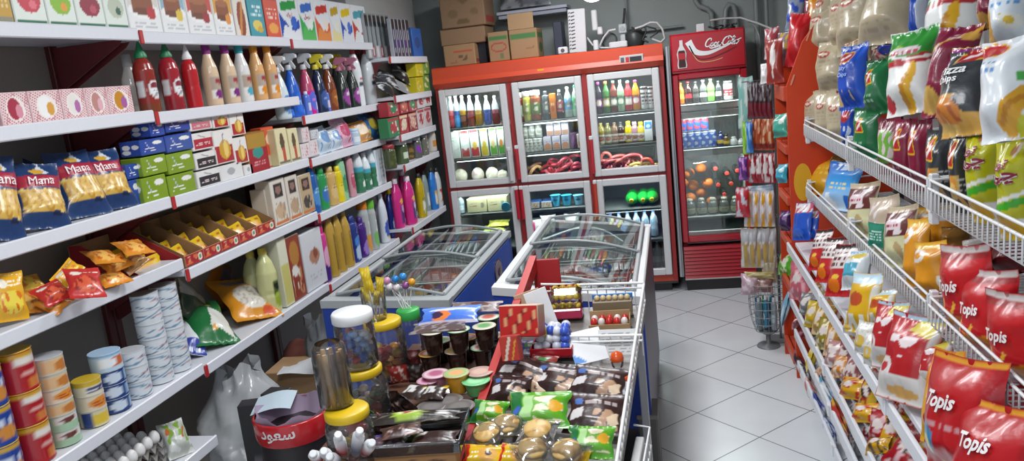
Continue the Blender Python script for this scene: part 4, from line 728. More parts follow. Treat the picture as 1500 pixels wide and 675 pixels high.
lie(322, 505, 285, 440, Z5, Z5 + .15, 66, .09, paint('1f6a38', [('p', [(.42, .3), (.9, .1), (.98, .6), (.6, .75)], 'd8d8d0'), ('e', .6, .85, .14, .07, 'c8b850'), ('e', .5, .25, .06, .05, 'd8a048')]), 'rice_bag', 'dark green rice bag with a clear white window', 'rice bag', (.9, -.4, .7), grp=gR)
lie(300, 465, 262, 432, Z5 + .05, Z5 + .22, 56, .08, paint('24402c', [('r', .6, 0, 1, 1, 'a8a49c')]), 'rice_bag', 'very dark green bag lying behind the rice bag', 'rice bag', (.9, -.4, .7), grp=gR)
lie(383, 466, 335, 410, Z5, Z5 + .15, 70, .085, paint('d08a20', [('e', .52, .42, .34, .26, 'd6d0c4'), ('k', .2, .2, .85, .65, 'b8b0a4', 8, 1.2, 4), ('r', .2, .72, .7, .92, '7a7a90'), ('e', .75, .12, .14, .07, 'c84a1f')]), 'rice_bag', 'orange rice bag with a clear window', 'rice bag', (.9, -.4, .7), grp=gR)
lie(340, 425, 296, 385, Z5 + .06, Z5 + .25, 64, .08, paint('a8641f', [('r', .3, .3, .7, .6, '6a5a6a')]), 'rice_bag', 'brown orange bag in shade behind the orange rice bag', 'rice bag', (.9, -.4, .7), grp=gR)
r = LR(.778, 'oil and cartons on the fifth shelf')
for cx, top, lab, bk in ((380, 368, 'pale yellow oil bottle behind the others', .1), (399, 363, 'pale yellow oil bottle next to the orange rice bag', 0), (417, 360, 'pale yellow oil bottle next to the brown carton', 0)):
    r.bot(cx, .10, top, 'oil', paint('c9ca90', [('r', .4, .12, .6, .55, '5a6a34'), ('e', .5, .22, .1, .12, '9aac3a'), ('e', .5, .45, .08, .06, '2a2e20')]), 'd2bc4a', 'oil_bottle', lab, 'oil bottle', back=bk)
r.box(421, 433, 347, .1, 'white_carton', 'slim white and yellow carton beside the oil', 'carton', paint('d8d8c0', [('r', 0, .0, 1, .6, 'c8c070')]), 'c9c7b4')
r.box(432, 451, 345, .12, 'cookie_carton', 'brown carton with a biscuit picture', 'carton', paint('8a3a2a', [('e', .5, .72, .36, .2, 'b07838'), ('k', .1, .05, .9, .5, 'b8805a', 3, 1.3, 4), ('k', .1, .1, .9, .55, 'd8cfc4', 3, 2.4, 7), ('e', .4, .45, .26, .08, 'e0dcd6')]), 'b8b2a8')
r.box(452, 481, 338, .12, 'white_carton', 'large white carton with a small brown picture', 'carton', paint('d0d2d6', [('e', .55, .55, .26, .14, 'b0806a'), ('e', .6, .6, .12, .09, '8a4a34'), ('n', .2, .15, .8, .3, 'b0b4ba', 2, 5)]), 'c8cace')
r.box(462, 480, 317, .1, 'magenta_pack', 'magenta pack lying on the large white carton', 'carton', paint('b01f5c', [('n', .2, .2, .8, .5, 'd86a9a', 1, 4)]), '8a1a48', yb=334, back=.02)
r = LR(.762, 'cleaners on the fifth shelf')
r.bot(480, .085, 330, 'shampoo', paint('c83a8a', [('r', 0, 0, 1, .35, '4a2a7a'), ('e', .5, .5, .12, .2, 'e0a8c8')]), 'c81f7a', 'cleaner_bottle', 'pink and purple bottle beside the white carton', 'cleaning bottle', sy=.6)
for cx, lab in ((491, 'gold bottle beside the pink and purple one'), (502, 'gold bottle, middle of the three'), (513, 'gold bottle beside the navy one')): r.bot(cx, .085, 308, 'bleach', paint('b8953f', [('k', .3, .05, .7, .55, 'd0b468', 3, 1.2, 4), ('r', .46, .1, .54, .7, '8a6a24')]), 'b59a50', 'gold_bottle', lab, 'cleaning bottle', sy=.75)
r.bot(522, .10, 316, 'shampoo', paint('2a3a84', [('e', .5, .5, .12, .13, '4a8ad0'), ('e', .5, .22, .13, .18, 'b8cce8')]), '2a3a84', 'cleaner_bottle', 'navy bottle with a pale blue label', 'cleaning bottle', sy=.7)
r.bot(534, .09, 318, 'shampoo', paint('4a2a7c', [('e', .5, .25, .14, .2, '9a7ac8')]), '4a2a7c', 'cleaner_bottle', 'purple bottle beside the navy one', 'cleaning bottle', sy=.7)
for cx, c, c2, lab in ((539, 'd8801f', 'd89a4a', 'clear bottle with an orange cap'), (549, '6ab83a', '7ab86a', 'clear bottle with a green cap')): r.bot(cx, .075, 293, 'jar', paint('aeb4b4', [('e', .5, .25, .16, .2, c2), ('k', .3, .4, .7, .7, 'd0d8d0', 3, 1, 4)]), c, 'cleaner_bottle', lab, 'cleaning bottle')
r.bot(558, .07, 300, 'bleach', paint('8a8a9c', [('e', .5, .3, .14, .2, '6a6a88')]), '9a9aa8', 'cleaner_bottle', 'grey bottle behind the white toilet cleaner', 'cleaning bottle', back=.06)
for cx, top, b, c, cap, lab in ((566, 284, 'd4dae2', '3a5ab0', 'dfe4e8', 'white toilet cleaner with a blue label'), (578, 277, '1f2f78', 'b8c8e0', 'd8c020', 'navy toilet cleaner with a yellow cap'), (585, 282, 'd4d8dc', '4a5a9a', 'd8dade', 'white toilet cleaner at the end of the shelf')): r.bot(cx, .085, top, 'bleach', paint(b, [('e', .5, .3, .15, .2, c), ('r', .4, .1, .6, .16, 'd8c84a')]), cap, 'toilet_cleaner', lab, 'cleaning bottle', sy=.7, back=.02 if cx == 585 else 0)
# ---------------------------------------------------------------- lowest shelf: eggs
def egg_tray():
    c = at(205, 668, 'z', .52); t = thing('egg_tray', 'grey moulded egg tray on the lowest shelf', 'egg tray', (c.x - .02, c.y - .10, .548), .1); mb = MB(); n = 5; TM = zmat(t.location, .1)
    U, V = np.meshgrid(np.linspace(0, 1, 31), np.linspace(0, 1, 31)); H = .018 + .016 * np.sin(U * n * 2 * math.pi - math.pi / 2) * np.sin(V * n * 2 * math.pi - math.pi / 2)
    mb.grid(np.stack([(U - .5) * .25, (V - .5) * .25, H], -1), C('86837e')); mb.grid(np.stack([(U - .5) * .25, (V - .5) * .25, H - .004], -1), C('7a7772')); link('tray', mb, 'card', t)
    e = None
    for i in range(n):
        for j in range(n):
            if e is None:
                ep = [(max(.021 * math.sqrt(max(1 - q * q, 0)) * (1 - .12 * q), 1e-5), .028 * q) for q in np.linspace(-1, 1, 12)]; e = cached(('egg',), lambda: MB().lathe(ep, 'e3e1de', 14, caps=False)); 
            o = link('egg', e, 'plastic'); p = TM @ Vector((((i + .5) / n - .5) * .25, ((j + .5) / n - .5) * .25, .045)); o.location = p
            tag(o, 'white egg, %s row from the aisle, %s from the camera' % (ORDW[n - 1 - i], ORDW[j]), 'egg', 'eggs in the grey tray')
    for k in range(2):
        q = link('egg_tray', t.children[0].data if t.children[0].name.startswith('tray') else [h for h in t.children if 'tray' in h.name][0].data); q.location = t.location - Vector((0, 0, .033 * (k + 1))); q.rotation_euler = (0, 0, .1); tag(q, ('empty grey egg tray just under the eggs', 'empty grey egg tray at the bottom of the stack')[k], 'egg tray', 'stacked egg trays')
    return t
egg_tray()

o = lie(268, 668, 246, 618, .482, .60, 40, .07, paint('b9bcb4', [('k', .1, .3, .9, .95, '7fa83a', 2.5, .6, 4), ('k', .1, .4, .9, .9, 'c06a3a', 3, 2.2, 8), ('k', 0, 0, 1, .5, 'd8dad6', 3, 1, 2)]), 'salad_bag', 'clear bag with green leaves beside the eggs', 'bag', (.9, -.5, .6))
# ---------------------------------------------------------------- shallow unit by the fridge
def DR(z, grp): return Row('x', XD - .02, z, R90, grp)
r = DR(1.98, 'blister packs on the high end shelf')
for i in range(6): r.box(541 + i * 6, 546.4 + i * 6, 19 + i * .6, .02, 'toothbrush_pack', 'black topped clear toothbrush pack, %s of six from the white washing powder' % ORDW[i], 'toothbrush', paint('8e9698', [('r', 0, .72, 1, 1, '1d1f24'), ('r', .35, .3, .65, .75, '40464c'), ('r', 0, 0, 1, .3, '9a4a50' if i % 2 else 'c8c4c4'), ('r', .4, .05, .6, .25, 'd8d4d4')]), '9aa0a4', bm='gloss', res=(8, 24), back=.085)
for i in range(5): r.box(579 + i * 5.2, 583.6 + i * 5.2, 27 + i * .4, .03, 'razor_pack', 'dark purple and silver razor pack, %s of five beside the toothbrushes' % ORDW[i], 'razor', paint('3a3550', [('r', 0, .78, 1, 1, '1c1c22'), ('r', .3, .1, .6, .7, 'b0b4bc'), ('e', .5, .35, .4, .12, '54307a' if i % 2 else '2a3a6a')]), 'a9adb4', bm='gloss', res=(8, 24))
r.box(607, 621, 41, .05, 'blue_pack', 'bright blue pack beside the razors', 'pack', paint('2466b8', [('e', .5, .5, .3, .2, '1a4a90')]), '1f5aa4', bm='foil')
r = DR(1.72, 'packs on the second end shelf')
for i, (x, y, x1, y1, c) in enumerate(((566, 136, 560, 118, '26282b'), (588, 134, 580, 116, '8a8d90'), (570, 122, 562, 104, '33363a'), (590, 118, 584, 98, '1f2124'), (604, 132, 600, 112, '56595d'))):
    B = at(x, y, 'x', XD - .04 - .02 * i); B.z = max(B.z, 1.725); pouch(B, at(x1, y1, 'x', XD - .09 - .02 * i), 34, .05, paint(c, [('k', 0, 0, 1, 1, 'c0c2c4', 2.5, 2.1, i + 3), ('s', 0, .3, 1, .7, .08, '9a9da0')]), 'black_bag', ('black plastic bag pack at the front of the heap', 'grey bag pack at the front, middle of the heap', 'dark bag pack on top, camera side', 'black bag pack highest on the heap', 'grey bag pack beside the yellow cartons')[i], 'bag', (1, -.2, .5), grp='folded bags on the second end shelf', res=(16, 16))
for k, (x0, x1, y1, yb, c) in enumerate(((612, 622, 113, None, 'c8b820'), (611, 621, 92, 112, 'd0c024'), (622, 631, 110, None, '6a9a4a'), (621, 630, 89, 109, '7aa44a'))): r.box(x0, x1, y1, .08, 'yellow_carton', ('yellow carton at the bottom beside the bags', 'yellow carton on the other yellow one', 'green and yellow carton at the bottom, fridge side', 'green and yellow carton on top, fridge side')[k], 'carton', paint(c, [('k', .1, .1, .9, .9, 'e0dca0', 2, 1.4, k)]), c, yb=yb, grp=r.grp)
r = DR(1.457, 'soap boxes on the third end shelf')
for k, (x0, x1, y1, yb, a, b) in enumerate(((571, 587, 172, None, '2f7a4c', 'a8303a'), (570, 586, 149, 171, 'a8303a', '2f7a4c'), (588, 600, 168, None, 'a83238', 'd8c8a8'), (587, 599, 143, 167, '9c2c34', 'c86a4a'), (601, 613, 165, None, '8f2a30', 'd8a890'), (600, 612, 141, 164, 'a8343c', '3a8a50'), (614, 624, 160, None, 'd0c8c8', 'b0303c'), (613, 623, 139, 159, 'd6d0d0', 'a82c38'), (624, 634, 157, None, 'c8c0c0', 'b84a50'), (623, 633, 137, 156, 'd8d4d2', 'b0303c'))):
    r.box(x0, x1, y1, .07, 'soap_box', '%s soap box, %s layer, %s pile from the camera' % ('green and red' if k < 2 else ('red' if k < 6 else 'white and red'), 'upper' if k % 2 else 'lower', ORDW[k // 2]), 'soap', paint(a, [('e', .5, .5, .34, .3, b), ('k', .1, .1, .9, .9, 'e8d8d0', 3, 2.2, k), ('r', 0, .85, 1, 1, b)]), a, yb=yb)
r = DR(1.253, 'jars on the fourth end shelf')
for k, (cx, dia, y1, b, c, cap, lab) in enumerate(((573, .085, 212, '4a5030', '5a6a34', '8a2a30', 'dark olive jar, first on its shelf'), (590, .095, 206, '4a5a38', 'c8d8c0', 'c9ccd0', 'jar of green pickles with a pale label'), (600, .08, 204, '4a4430', '8a6a34', 'b9bcc0', 'brown jar behind the label jar'), (611, .085, 200, '5a5a58', '8a3aa8', 'b0b4b8', 'jar with a purple flower label'), (622, .075, 196, '6a6a60', 'c8c0b0', '8f9498', 'grey jar beside the white one'), (633, .085, 189, 'c4bfb6', 'c8803a', 'a8a49c', 'white jar with orange blossoms'))):
    r.bot(cx, dia, y1, 'jar', paint(b, [('r', .36, .25, .64, .6, c) if k in (1, 5) else ('k', .3, .1, .7, .7, c, 3, .6, k)]), cap, 'preserve_jar', lab, 'jar', back=.04 if k == 2 else 0)
r = DR(.82, 'detergent bottles on the lowest end shelf')
pk = paint('cc2f80', [('r', .4, .12, .6, .5, '4a3a78'), ('k', .38, .1, .62, .52, 'c8a8d8', 3, .8, 4), ('e', .5, .6, .08, .05, 'e8c050')])
for k, (cx, dia, y1, lab) in enumerate(((587, .12, 262, 'pink detergent bottle nearest the camera'), (604, .13, 258, 'pink detergent bottle beside the yellow one'), (597, .12, 250, 'pink detergent bottle standing behind the other two'))): r.bot(cx, dia, y1, 'bleach', pk, 'e8d8e4', 'detergent_bottle', lab, 'detergent', sy=.6, back=.13 if k == 2 else (.05 if k == 0 else 0))
for cx, dia, y1, b, c, cap, lab in ((620, .11, 254, 'b8a010', '8a8a3a', '2a2a2c', 'yellow detergent bottle with a black cap'), (627, .09, 250, '8a9a98', 'c0c8c8', '2a2a2c', 'grey clear bottle with a black cap'), (638, .10, 246, '2a78c8', 'd0b040', '2a2a2c', 'blue detergent bottle with a black cap'), (645, .09, 246, 'c9ccce', 'c8502a', '2a2a2c', 'white bottle with an orange label and black cap')): r.bot(cx, dia, y1, 'bleach', paint(b, [('r', .38, .12, .62, .5, c), ('k', .38, .12, .62, .5, 'e0e0d8', 3, 1.5, 6)]), cap, 'detergent_bottle', lab, 'detergent', sy=.6, back=.05 if cx == 627 else 0)
# ---------------------------------------------------------------- goods in the three column fridge
FX = FY + .10
def FR(z, grp, val=FX): return Row('y', val, z, 0., grp, -2.2, 1.2)
soda = lambda c, l: paint(c, [('r', .3, .2, .7, .5, l), ('e', .5, .36, .1, .08, 'e8e4dc')])
r = FR(1.41, 'syrup bottles in the first fridge door')
for cx, c, l, cap, lab in ((664, 'a8303c', 'c86a70', 'd8dce0', 'pink drink bottle at the wall end of the first door'), (672, '2a90d0', '3a70c0', 'cfe0ee', 'bright blue drink bottle in the first door'), (681, '6a3a22', 'd0a83a', 'e0e4e6', 'brown drink bottle with a yellow band in the first door'), (692, '7a2a2c', 'a84a50', 'd0dce4', 'dark red drink bottle in the first door'), (703, '9c7420', 'c8a840', 'c8d8e4', 'amber drink bottle in the first door'), (716, '2a4494', '4a68b4', 'c8d8ea', 'dark blue drink bottle in the first door'), (728, '6a2a2c', 'b87080', 'd8dde4', 'dark brown drink bottle nearest the red upright')):
    r.bot(cx, .062, 140, 'soda', paint(c, [('r', 0, .55, 1, 1, 'c2d4dc'), ('r', .3, .42, .7, .56, l)]), cap, 'drink_bottle', lab, 'bottle')
r = FR(1.165, 'juice cartons in the first fridge door')
jc = lambda a, b: paint('d9e2dc', [('r', 0, 0, 1, .34, a), ('r', 0, .86, 1, 1, a), ('e', .5, .4, .26, .14, b), ('n', .2, .6, .8, .78, '8ab09a', 2, 3)])
for x0, x1, y1, a, b, lab in ((661, 676, 190, 'e4ece6', 'eef2f0', 'white carton at the wall end of the second row'), (677, 690, 189, 'b84a50', 'e4ece6', 'white and pink milk carton beside the white one'), (691, 704, 187, 'b83a4a', 'd8b03a', 'juice carton with a red foot and a yellow fruit'), (706, 717, 185, 'd0bc1c', 'c8b02c', 'juice carton with a yellow top and foot'), (719, 730, 184, '5aa83a', 'd8c888', 'juice carton with a green top and a pale fruit'), (731, 741, 183, '58a840', 'd88a3a', 'juice carton with a green top and an orange')):
    o = r.box(x0, x1, y1, .07, 'juice_carton', lab, 'juice carton', jc(a, b), 'd0d8d2')[0]; cap = link('cap', MB().lathe([(.012, 0), (.012, .014)], 'd8dcd8', 10), 'plastic', o); cap.location = (0, 0, o['_h'])
r = FR(.947, 'wrapped cheeses in the first fridge door')
for k, (cx, dx, h, lab) in enumerate(((676, .115, .125, 'wrapped white cheese at the wall end'), (701, .105, .125, 'wrapped pinkish white cheese, second along'), (722, .11, .12, 'round flat white cheese standing on edge'), (737, .09, .09, 'small wrapped cheese by the red upright'))):
    t = r.along(cx, None, .07); mb = MB().ball((0, 0, h / 2), h / 2, 'd8d6c4', 18, paint('dcdac8', [('k', 0, 0, 1, 1, 'c0bca0' if k != 1 else 'b8a0a0', 4, 1.4, k + 2), ('k', 0, 0, 1, 1, 'eeeee6', 5, 2, k + 5)]), (dx / h, .6 if k != 2 else .35, 1)); build('cheese', lab, 'cheese', zmat(r.P(t, .947, .08), 0), [('cheese', recalc(mb.mesh('cheese')), 'foil')], r.grp)
r = FR(.717, 'goods on the lower first shelf')
r.bot(677, .055, 287, 'oil', paint('9ab4c0', [('r', .3, .2, .7, .5, 'd8e4ea')]), 'dfe6ea', 'water_bottle', 'pale blue bottle beside the cream cartons', 'bottle')
for x0, x1, y1, lab in ((685, 714, 291, 'cream carton next to the pale blue bottle'), (715, 744, 288, 'cream carton beside the blue round pack')): r.box(x0, x1, y1, .2, 'cream_carton', lab, 'carton', paint('c9c49c', [('s', .12, .45, .5, .47, .05, '8a5a4a'), ('e', .8, .5, .1, .2, '8a8a78'), ('n', .15, .6, .5, .75, 'a8a484', 1, 4)]), 'b9b48c', tp='d8d4b4')
t = r.along(743, .73, .02); build('blue_tub', 'round blue tub standing on edge before the cream cartons', 'tub', zmat((t, FX - .03, .75), 0, R90), [('tub', recalc(MB().lathe([(.034, -.02), (.038, 0), (.036, .004)], '3a94b8', 18).mesh('tub')), 'plastic')], r.grp)
r = FR(.43, 'packs on the low shelf')
for k, (px, py, px1, py1, w, c, c2, lab) in enumerate(((722, 330, 722, 322, 40, 'b8c050', 'd0d878', 'yellow green packet on the low fridge shelf'), (728, 318, 730, 309, 34, 'c4c868', '9aa838', 'pale green packet on top of the yellow green one'))):
    B = at(px, py, 'y', FX + .02); pouch(Vector((B.x, FX + .02, .55 + .04 * k)), Vector((B.x, FX + .12, .58 + .04 * k)), 0, .04, paint(c, [('k', 0, 0, 1, 1, c2, 3, 1, 4)]), 'green_packet', lab, 'packet', (0, -.4, 1), grp=r.grp, W=.18, slump=0, res=(14, 14))
r.box(712, 742, 341, .2, 'white_box', 'low white box under the green packets', 'box', paint('c8ccc8', [('n', .1, .2, .9, .6, '9aa09a', 2, 5)]), 'b8bcb8', h=.12)
r.bot(696, .05, 332, 'jar', 'dfe2e0', 'e4e6e6', 'white_jar', 'small white jar on the low first shelf', 'jar', h=.1)
r = FR(.145, 'goods in the bottom of the first column')
for cx, lab in ((728, 'clear bottle with a white cap at the bottom'), (741, 'second clear bottle with a white cap at the bottom')): r.bot(cx, .075, 362, 'soda', paint('5a6a70', [('r', .3, .3, .7, .5, '9ab4c0')]), 'e8e8e8', 'water_bottle', lab, 'bottle', h=.26)
# second column
r = FR(1.407, 'top row of the second fridge door')
for cx, dia, y1, sty, b, c, cap, lab, bk in ((763, .065, 136, 'jar', '7a2a2a', 'a8b8a8', 'e6e8ea', 'red jar with a white lid at the end of the row', 0), (774, .065, 134, 'jar', 'a8a83a', '88a040', 'e6e8ea', 'yellow green jar with a white lid', 0), (787, .085, 132, 'jar', '8a4a2a', '5a7a34', 'eceef0', 'large jar of red and green pickles with white lid', 0), (802, .06, 133, 'shampoo', '4a5458', '6a7478', '3a3f42', 'dark grey bottle in the middle of the row', 0), (822, .06, 131, 'oil', '2a2628', 'a85058', '8a8f92', 'dark bottle with a pinkish label', 0), (834, .068, 127, 'soda', 'a9bcb8', '5a90b8', 'd0dcdc', 'clear water bottle in the second door', 0), (845, .062, 124, 'soda', '8ab09a', '4a9a6a', '3a9a60', 'clear bottle with a green cap by the upright', 0)):
    r.bot(cx, dia, y1, sty, paint(b, [('r', .3, .25, .7, .65, c), ('k', .3, .2, .7, .7, 'd8d0c0', 3, 1.8, 4)]), cap, 'glass_jar' if sty == 'jar' else 'drink_bottle', lab, 'jar' if sty == 'jar' else 'bottle')
r.box(807, 816, 137, .05, 'juice_carton', 'orange juice carton in the second door', 'juice carton', paint('d87a14', [('r', 0, .8, 1, 1, 'd88a20'), ('e', .5, .4, .3, .12, 'b8582a'), ('n', .2, .55, .8, .7, 'f0d8a8', 1, 3)]), 'c86a10')
r = FR(1.165, 'yogurt packs in the second fridge door')
for k in range(8):
    x0 = 764 + k * 6.2 if k < 5 else 797 + (k - 5) * 13
    if k < 5: r.bot(x0 + 3, .05, 203, 'jar', paint('b9bcb4', [('k', .25, .1, .75, .8, '7a8078', 3, .8, k)]), 'c9ccc8', 'yogurt_bottle', 'white yogurt bottle, %s of five in the lower row' % ORDW[k], 'yogurt', h=.105)
    else: r.box(x0, x0 + 12, 193, .08, 'yogurt_pack', 'lilac yogurt pack with an orange picture, %s of three in the lower row' % ORDW[k - 5], 'yogurt', paint('c8c2d0', [('r', 0, 0, 1, .42, 'b88a64'), ('e', .5, .35, .36, .2, 'c87a4a'), ('n', .1, .6, .9, .85, '7a84b0', 2, k)]), 'b0a8bc', h=.11)
for k in range(3): r.box(801 + k * 11, 811.5 + k * 11, 0, .08, 'yogurt_pack', 'lilac yogurt pack, %s of three in the upper row' % ORDW[k], 'yogurt', paint('bcb8c4', [('r', 0, 0, 1, .4, 'a87a60'), ('n', .1, .55, .9, .85, 'dcdce4', 2, k)]), 'a8a0b4', h=.1, z=1.277, back=.01)
for k in range(3): r.bot(770 + k * 10, .055, 0, 'jar', paint('8a8e86', [('k', .2, .1, .8, .8, 'b8bab0', 3, .8, k + 3)]), '9a9e98', 'yogurt_bottle', 'grey lidded yogurt bottle, %s of three in the upper row' % ORDW[k], 'yogurt', h=.1, z=1.272)
r.box(836, 846, 192, .07, 'purple_pack', 'purple pack beside the lilac yogurt packs', 'pack', paint('5a2a5c', [('e', .5, .5, .3, .3, '7a4a80')]), '4a2050', h=.12); r.box(846, 857, 192, .07, 'white_pack', 'white pack with an orange picture by the upright', 'pack', paint('cfc6c4', [('e', .5, .3, .4, .26, 'd08a3a')]), 'b8b0b4', h=.11)
def sausages(row, x0, x1, n, cols, lab, ytops):
    for i in range(n):
        u = (i + .5) / n; a = row.along(x0 + (x1 - x0) * u, row.z); L = RND.uniform(.09, .17); zc = row.z + .02 + RND.random() * ytops * (.35 + .65 * math.sin(math.pi * min(1, u * 1.1))); yc = row.val + .03 + RND.random() * .10; an = RND.uniform(-.6, .6); bow = RND.uniform(-.05, .06); c = cols[i % len(cols)]
        pts = [(L * (q - .5) * 2 * .5 * math.cos(an), .03 * math.sin(q * 5 + i), L * (q - .5) * math.sin(an) + bow * (1 - (2 * q - 1) ** 2)) for q in np.linspace(0, 1, 9)]; zm = min(p[2] for p in pts)
        if zc + zm < row.z + .016: zc = row.z + .016 - zm
        o = build('sausage', lab + ', %s along' % (ORDX[i]), 'sausage', zmat((a, yc, zc), 0), [('sausage', recalc(MB().tube(pts, .0145, c, 9).mesh('sausage')), 'gloss')], row.grp)
ORDX = 'first second third fourth fifth sixth seventh eighth ninth tenth eleventh twelfth thirteenth fourteenth fifteenth sixteenth seventeenth eighteenth'.split()
r = FR(.957, 'red sausages heaped in the second fridge door')
sausages(r, 800, 851, 18, ('a82a3a', 'b83a48', '8f2434', 'c05060'), 'red sausage in the heap of the second door', .12)
sausages(FR(.957, 'brown sausages in the second fridge door'), 764, 790, 6, ('6a4030', 'b08a5a', '8a5a3a'), 'brown sausage beside the red heap', .035)
r = FR(.715, 'goods on the lower second shelf')
for x0, x1, y1, c, lab in ((774, 791, 296, 'b9b4a8', 'pale tray pack on the dark blue shelf'), (793, 809, 295, 'c0b8a8', 'second pale tray pack on the dark blue shelf')): r.box(x0, x1, y1, .15, 'tray_pack', lab, 'food tray', paint(c, [('k', .1, .1, .9, .9, 'a86a3a', 3, 1.2, 4)]), '9a958c', tp='2a4a78')
for cx, c, lab in ((815, '3f9ab8', 'light blue tub beside the tray packs'), (831, '2f92b4', 'bright blue tub in the middle'), (848, '6aa8c0', 'pale blue tub by the door edge')): r.bot(cx, .08, 285, 'cup', paint(c, [('e', .5, .6, .1, .12, '1f5a80')]), c, 'blue_tub', lab, 'tub', capname='lid')
r = FR(.43, 'goods on the low second shelf')
r.box(777, 796, 322, .1, 'white_carton', 'white carton with a pink stripe on the low shelf', 'carton', paint('c8cac8', [('r', .25, .1, .5, .9, 'c83a7a'), ('n', .6, .2, .9, .8, '9aa0a4', 4, 3)]), 'a8aaa8')
for cx, y1, lab in ((806, 310, 'white bowl shaped pack on the low shelf'), (841, 309, 'white tub on the low shelf near the hinge')): r.bot(cx, .12, y1, 'cup', 'd0d4d4', 'd8dcdc', 'white_tub', lab, 'tub', h=.22, capname='lid')
# third column
r = FR(1.414, 'soft drinks in the third fridge door')
for cx, b, l, cap, y1, lab in ((870, '2f6a30', '7a3a2a', 'd87a3a', 121, 'green bottle with an orange cap, by the hinge'), (879, '2a2434', '8a3a8a', 'a83a98', 120, 'dark bottle with a purple cap'), (890, '3a6a34', 'b8b060', 'd87a40', 119, 'green bottle with a yellow label and orange cap'), (901, '6a3028', '7a8a84', '5a7a64', 118, 'brown red bottle in the third door'), (911, '8aa488', '5a9a70', '9ab8a0', 117, 'pale green clear bottle in the third door'), (922, 'a83038', 'c8c0c0', '8aa0a4', 118, 'red bottle with a round white label'), (933, 'c8861c', 'c84a80', 'b03a88', 117, 'orange yellow bottle with a magenta cap')):
    r.bot(cx, .068, y1, 'soda', paint(b, [('r', .3, .2, .7, .5, l), ('e', .5, .36, .12, .1, 'e0dcd0')]), cap, 'soft_drink', lab, 'bottle')
for cx, lab in ((945, 'slim black and white can, camera side'), (955, 'slim black and white can, next to the door frame')): r.bot(cx, .058, 126, 'can', paint('c4c6c6', [('r', 0, .85, 1, 1, '2a2a2c'), ('n', .3, .2, .7, .8, '3a3c3e', 4, 3)]), '3a3a3c', 'drink_can', lab, 'can')
r = FR(1.174, 'yogurt drinks in the third fridge door')
for cx, b, l, y1, lab, cap in ((882, '8a7a2c', 'c9c4b4', 180, 'yellow drink bottle with a white label, first in its row', '9a8a3a'), (892, '6a6430', 'c4c0b0', 180, 'olive drink bottle with a white label', '7a7440'), (902, '6a4a30', 'c9b8a8', 179, 'brown drink bottle with a white label', '6a5a40'), (911, '3a3230', 'c8c4c0', 178, 'dark drink bottle with a white label', '3a3634'), (922, 'd8c01c', 'd8d4c0', 177, 'bright yellow bottle with a white foot', 'd8c020'), (931, 'a87a8c', 'd8d0d4', 178, 'pink and white bottle', 'c0a0ac'), (940, 'd8bc18', 'dcdcd8', 178, 'yellow and white bottle beside the blue lidded one', 'd8c020')):
    r.bot(cx, .065, y1, 'oil' if cx < 915 else 'round', paint(b, [('r', 0, .1, 1, .52, l), ('e', .5, .3, .12, .12, '9a5a4a'), ('n', .36, .15, .64, .45, '8a8480', 3, 4)]), cap, 'yogurt_drink', lab, 'bottle')
r.box(945, 957, 177, .06, 'milk_pack', 'white milk pack with a blue top', 'milk', paint('e2e6e8', [('r', 0, .62, 1, 1, '3a86c8'), ('e', .5, .75, .3, .1, 'b8d4ea')]), 'd0d6da')
r = FR(.957, 'sausage rings in the third fridge door')
for i in range(9):
    a = r.along(876 + i * 6.4, .957); c = ('9c3a40', 'a84a48', 'b05a54', '8a3038')[i % 4]; k = .07 + .02 * RND.random(); ti = RND.uniform(-.5, .5); pts = [(k * math.cos(q), .02 * math.sin(2 * q), .045 * math.sin(q)) for q in np.linspace(-.6, math.pi + .7, 15)]
    if i == 2: pts = [(.045 * math.cos(q), 0, .075 * math.sin(q)) for q in np.linspace(-.4, math.pi + .4, 15)]
    zm = min(p[2] for p in pts); build('sausage_ring', 'curved red sausage, %s along the third door shelf' % ORDX[i], 'sausage', zmat((a, FX + .02 + .012 * (i % 4), .957 + .016 - zm + (.03 if i % 3 == 2 else 0)), 0), [('ring', recalc(MB().tube(pts, .014, c, 9).mesh('ring')), 'gloss')], r.grp)
for i in range(5):
    a = r.along(925 + i * 7.5, .957); build('cheese_stick', 'pale yellow wrapped stick, %s along, among the sausage rings' % ORDX[i], 'cheese stick', zmat((a, FX + .0, .975 + .02 * (i % 2)), 0), [('stick', recalc(MB().tube([(-.05, 0, 0), (0, .01, .012), (.05, 0, .01)], .014, ('c8b060', 'b8a050', 'd0b868')[i % 3], 8).mesh('stick')), 'foil')], 'pale sticks in the third fridge door')
a = r.along(951, .97); build('sausage_ring', 'bright red orange sausage ring nearest the door frame', 'sausage', zmat((a - .02, FX - .01, .985), 0), [('ring', recalc(MB().tube([(.05 * math.cos(q), 0, .055 * math.sin(q)) for q in np.linspace(-.5, 2.2, 12)], .014, 'c8402c', 9).mesh('ring')), 'gloss')], r.grp)
r = FR(.67, 'bottles on the lower third shelf')
for cx, lab in ((925, 'green capped bottle lying head out, first of three'), (942, 'green capped bottle lying head out, middle of three'), (955, 'green capped bottle lying head out, next to the frame')):
    t = r.along(cx, .72, .0); M = zmat((t, FX + .02, .67 + .052), 0, R90); build('green_bottle', lab, 'bottle', M, [('body', cached(('gb',), lambda: MB().lathe([(.05, -.25), (.052, -.1), (.05, -.04), (.03, .0), (.014, .02), (.014, .03)], '1f9a3a', 18)), 'gloss'), ('cap', cached(('gbc',), lambda: MB().lathe([(.017, .026), (.017, .045), (.012, .047)], 'd0c828', 12)), 'plastic')], r.grp)
r = FR(.425, 'water bottles on the low third shelf')
for i in range(7): r.bot(884 + i * 12.5, .07, 0, 'soda', paint('7f9cb4', [('r', .3, .3, .7, .55, '9ab8d4'), ('k', .2, .1, .8, .9, 'c0d0dc', 3, 1.6, i)]), '2a4ac0', 'water_bottle', 'clear water bottle with a blue cap, %s along the low shelf' % ORDX[i], 'bottle', h=.215, bm='gloss')
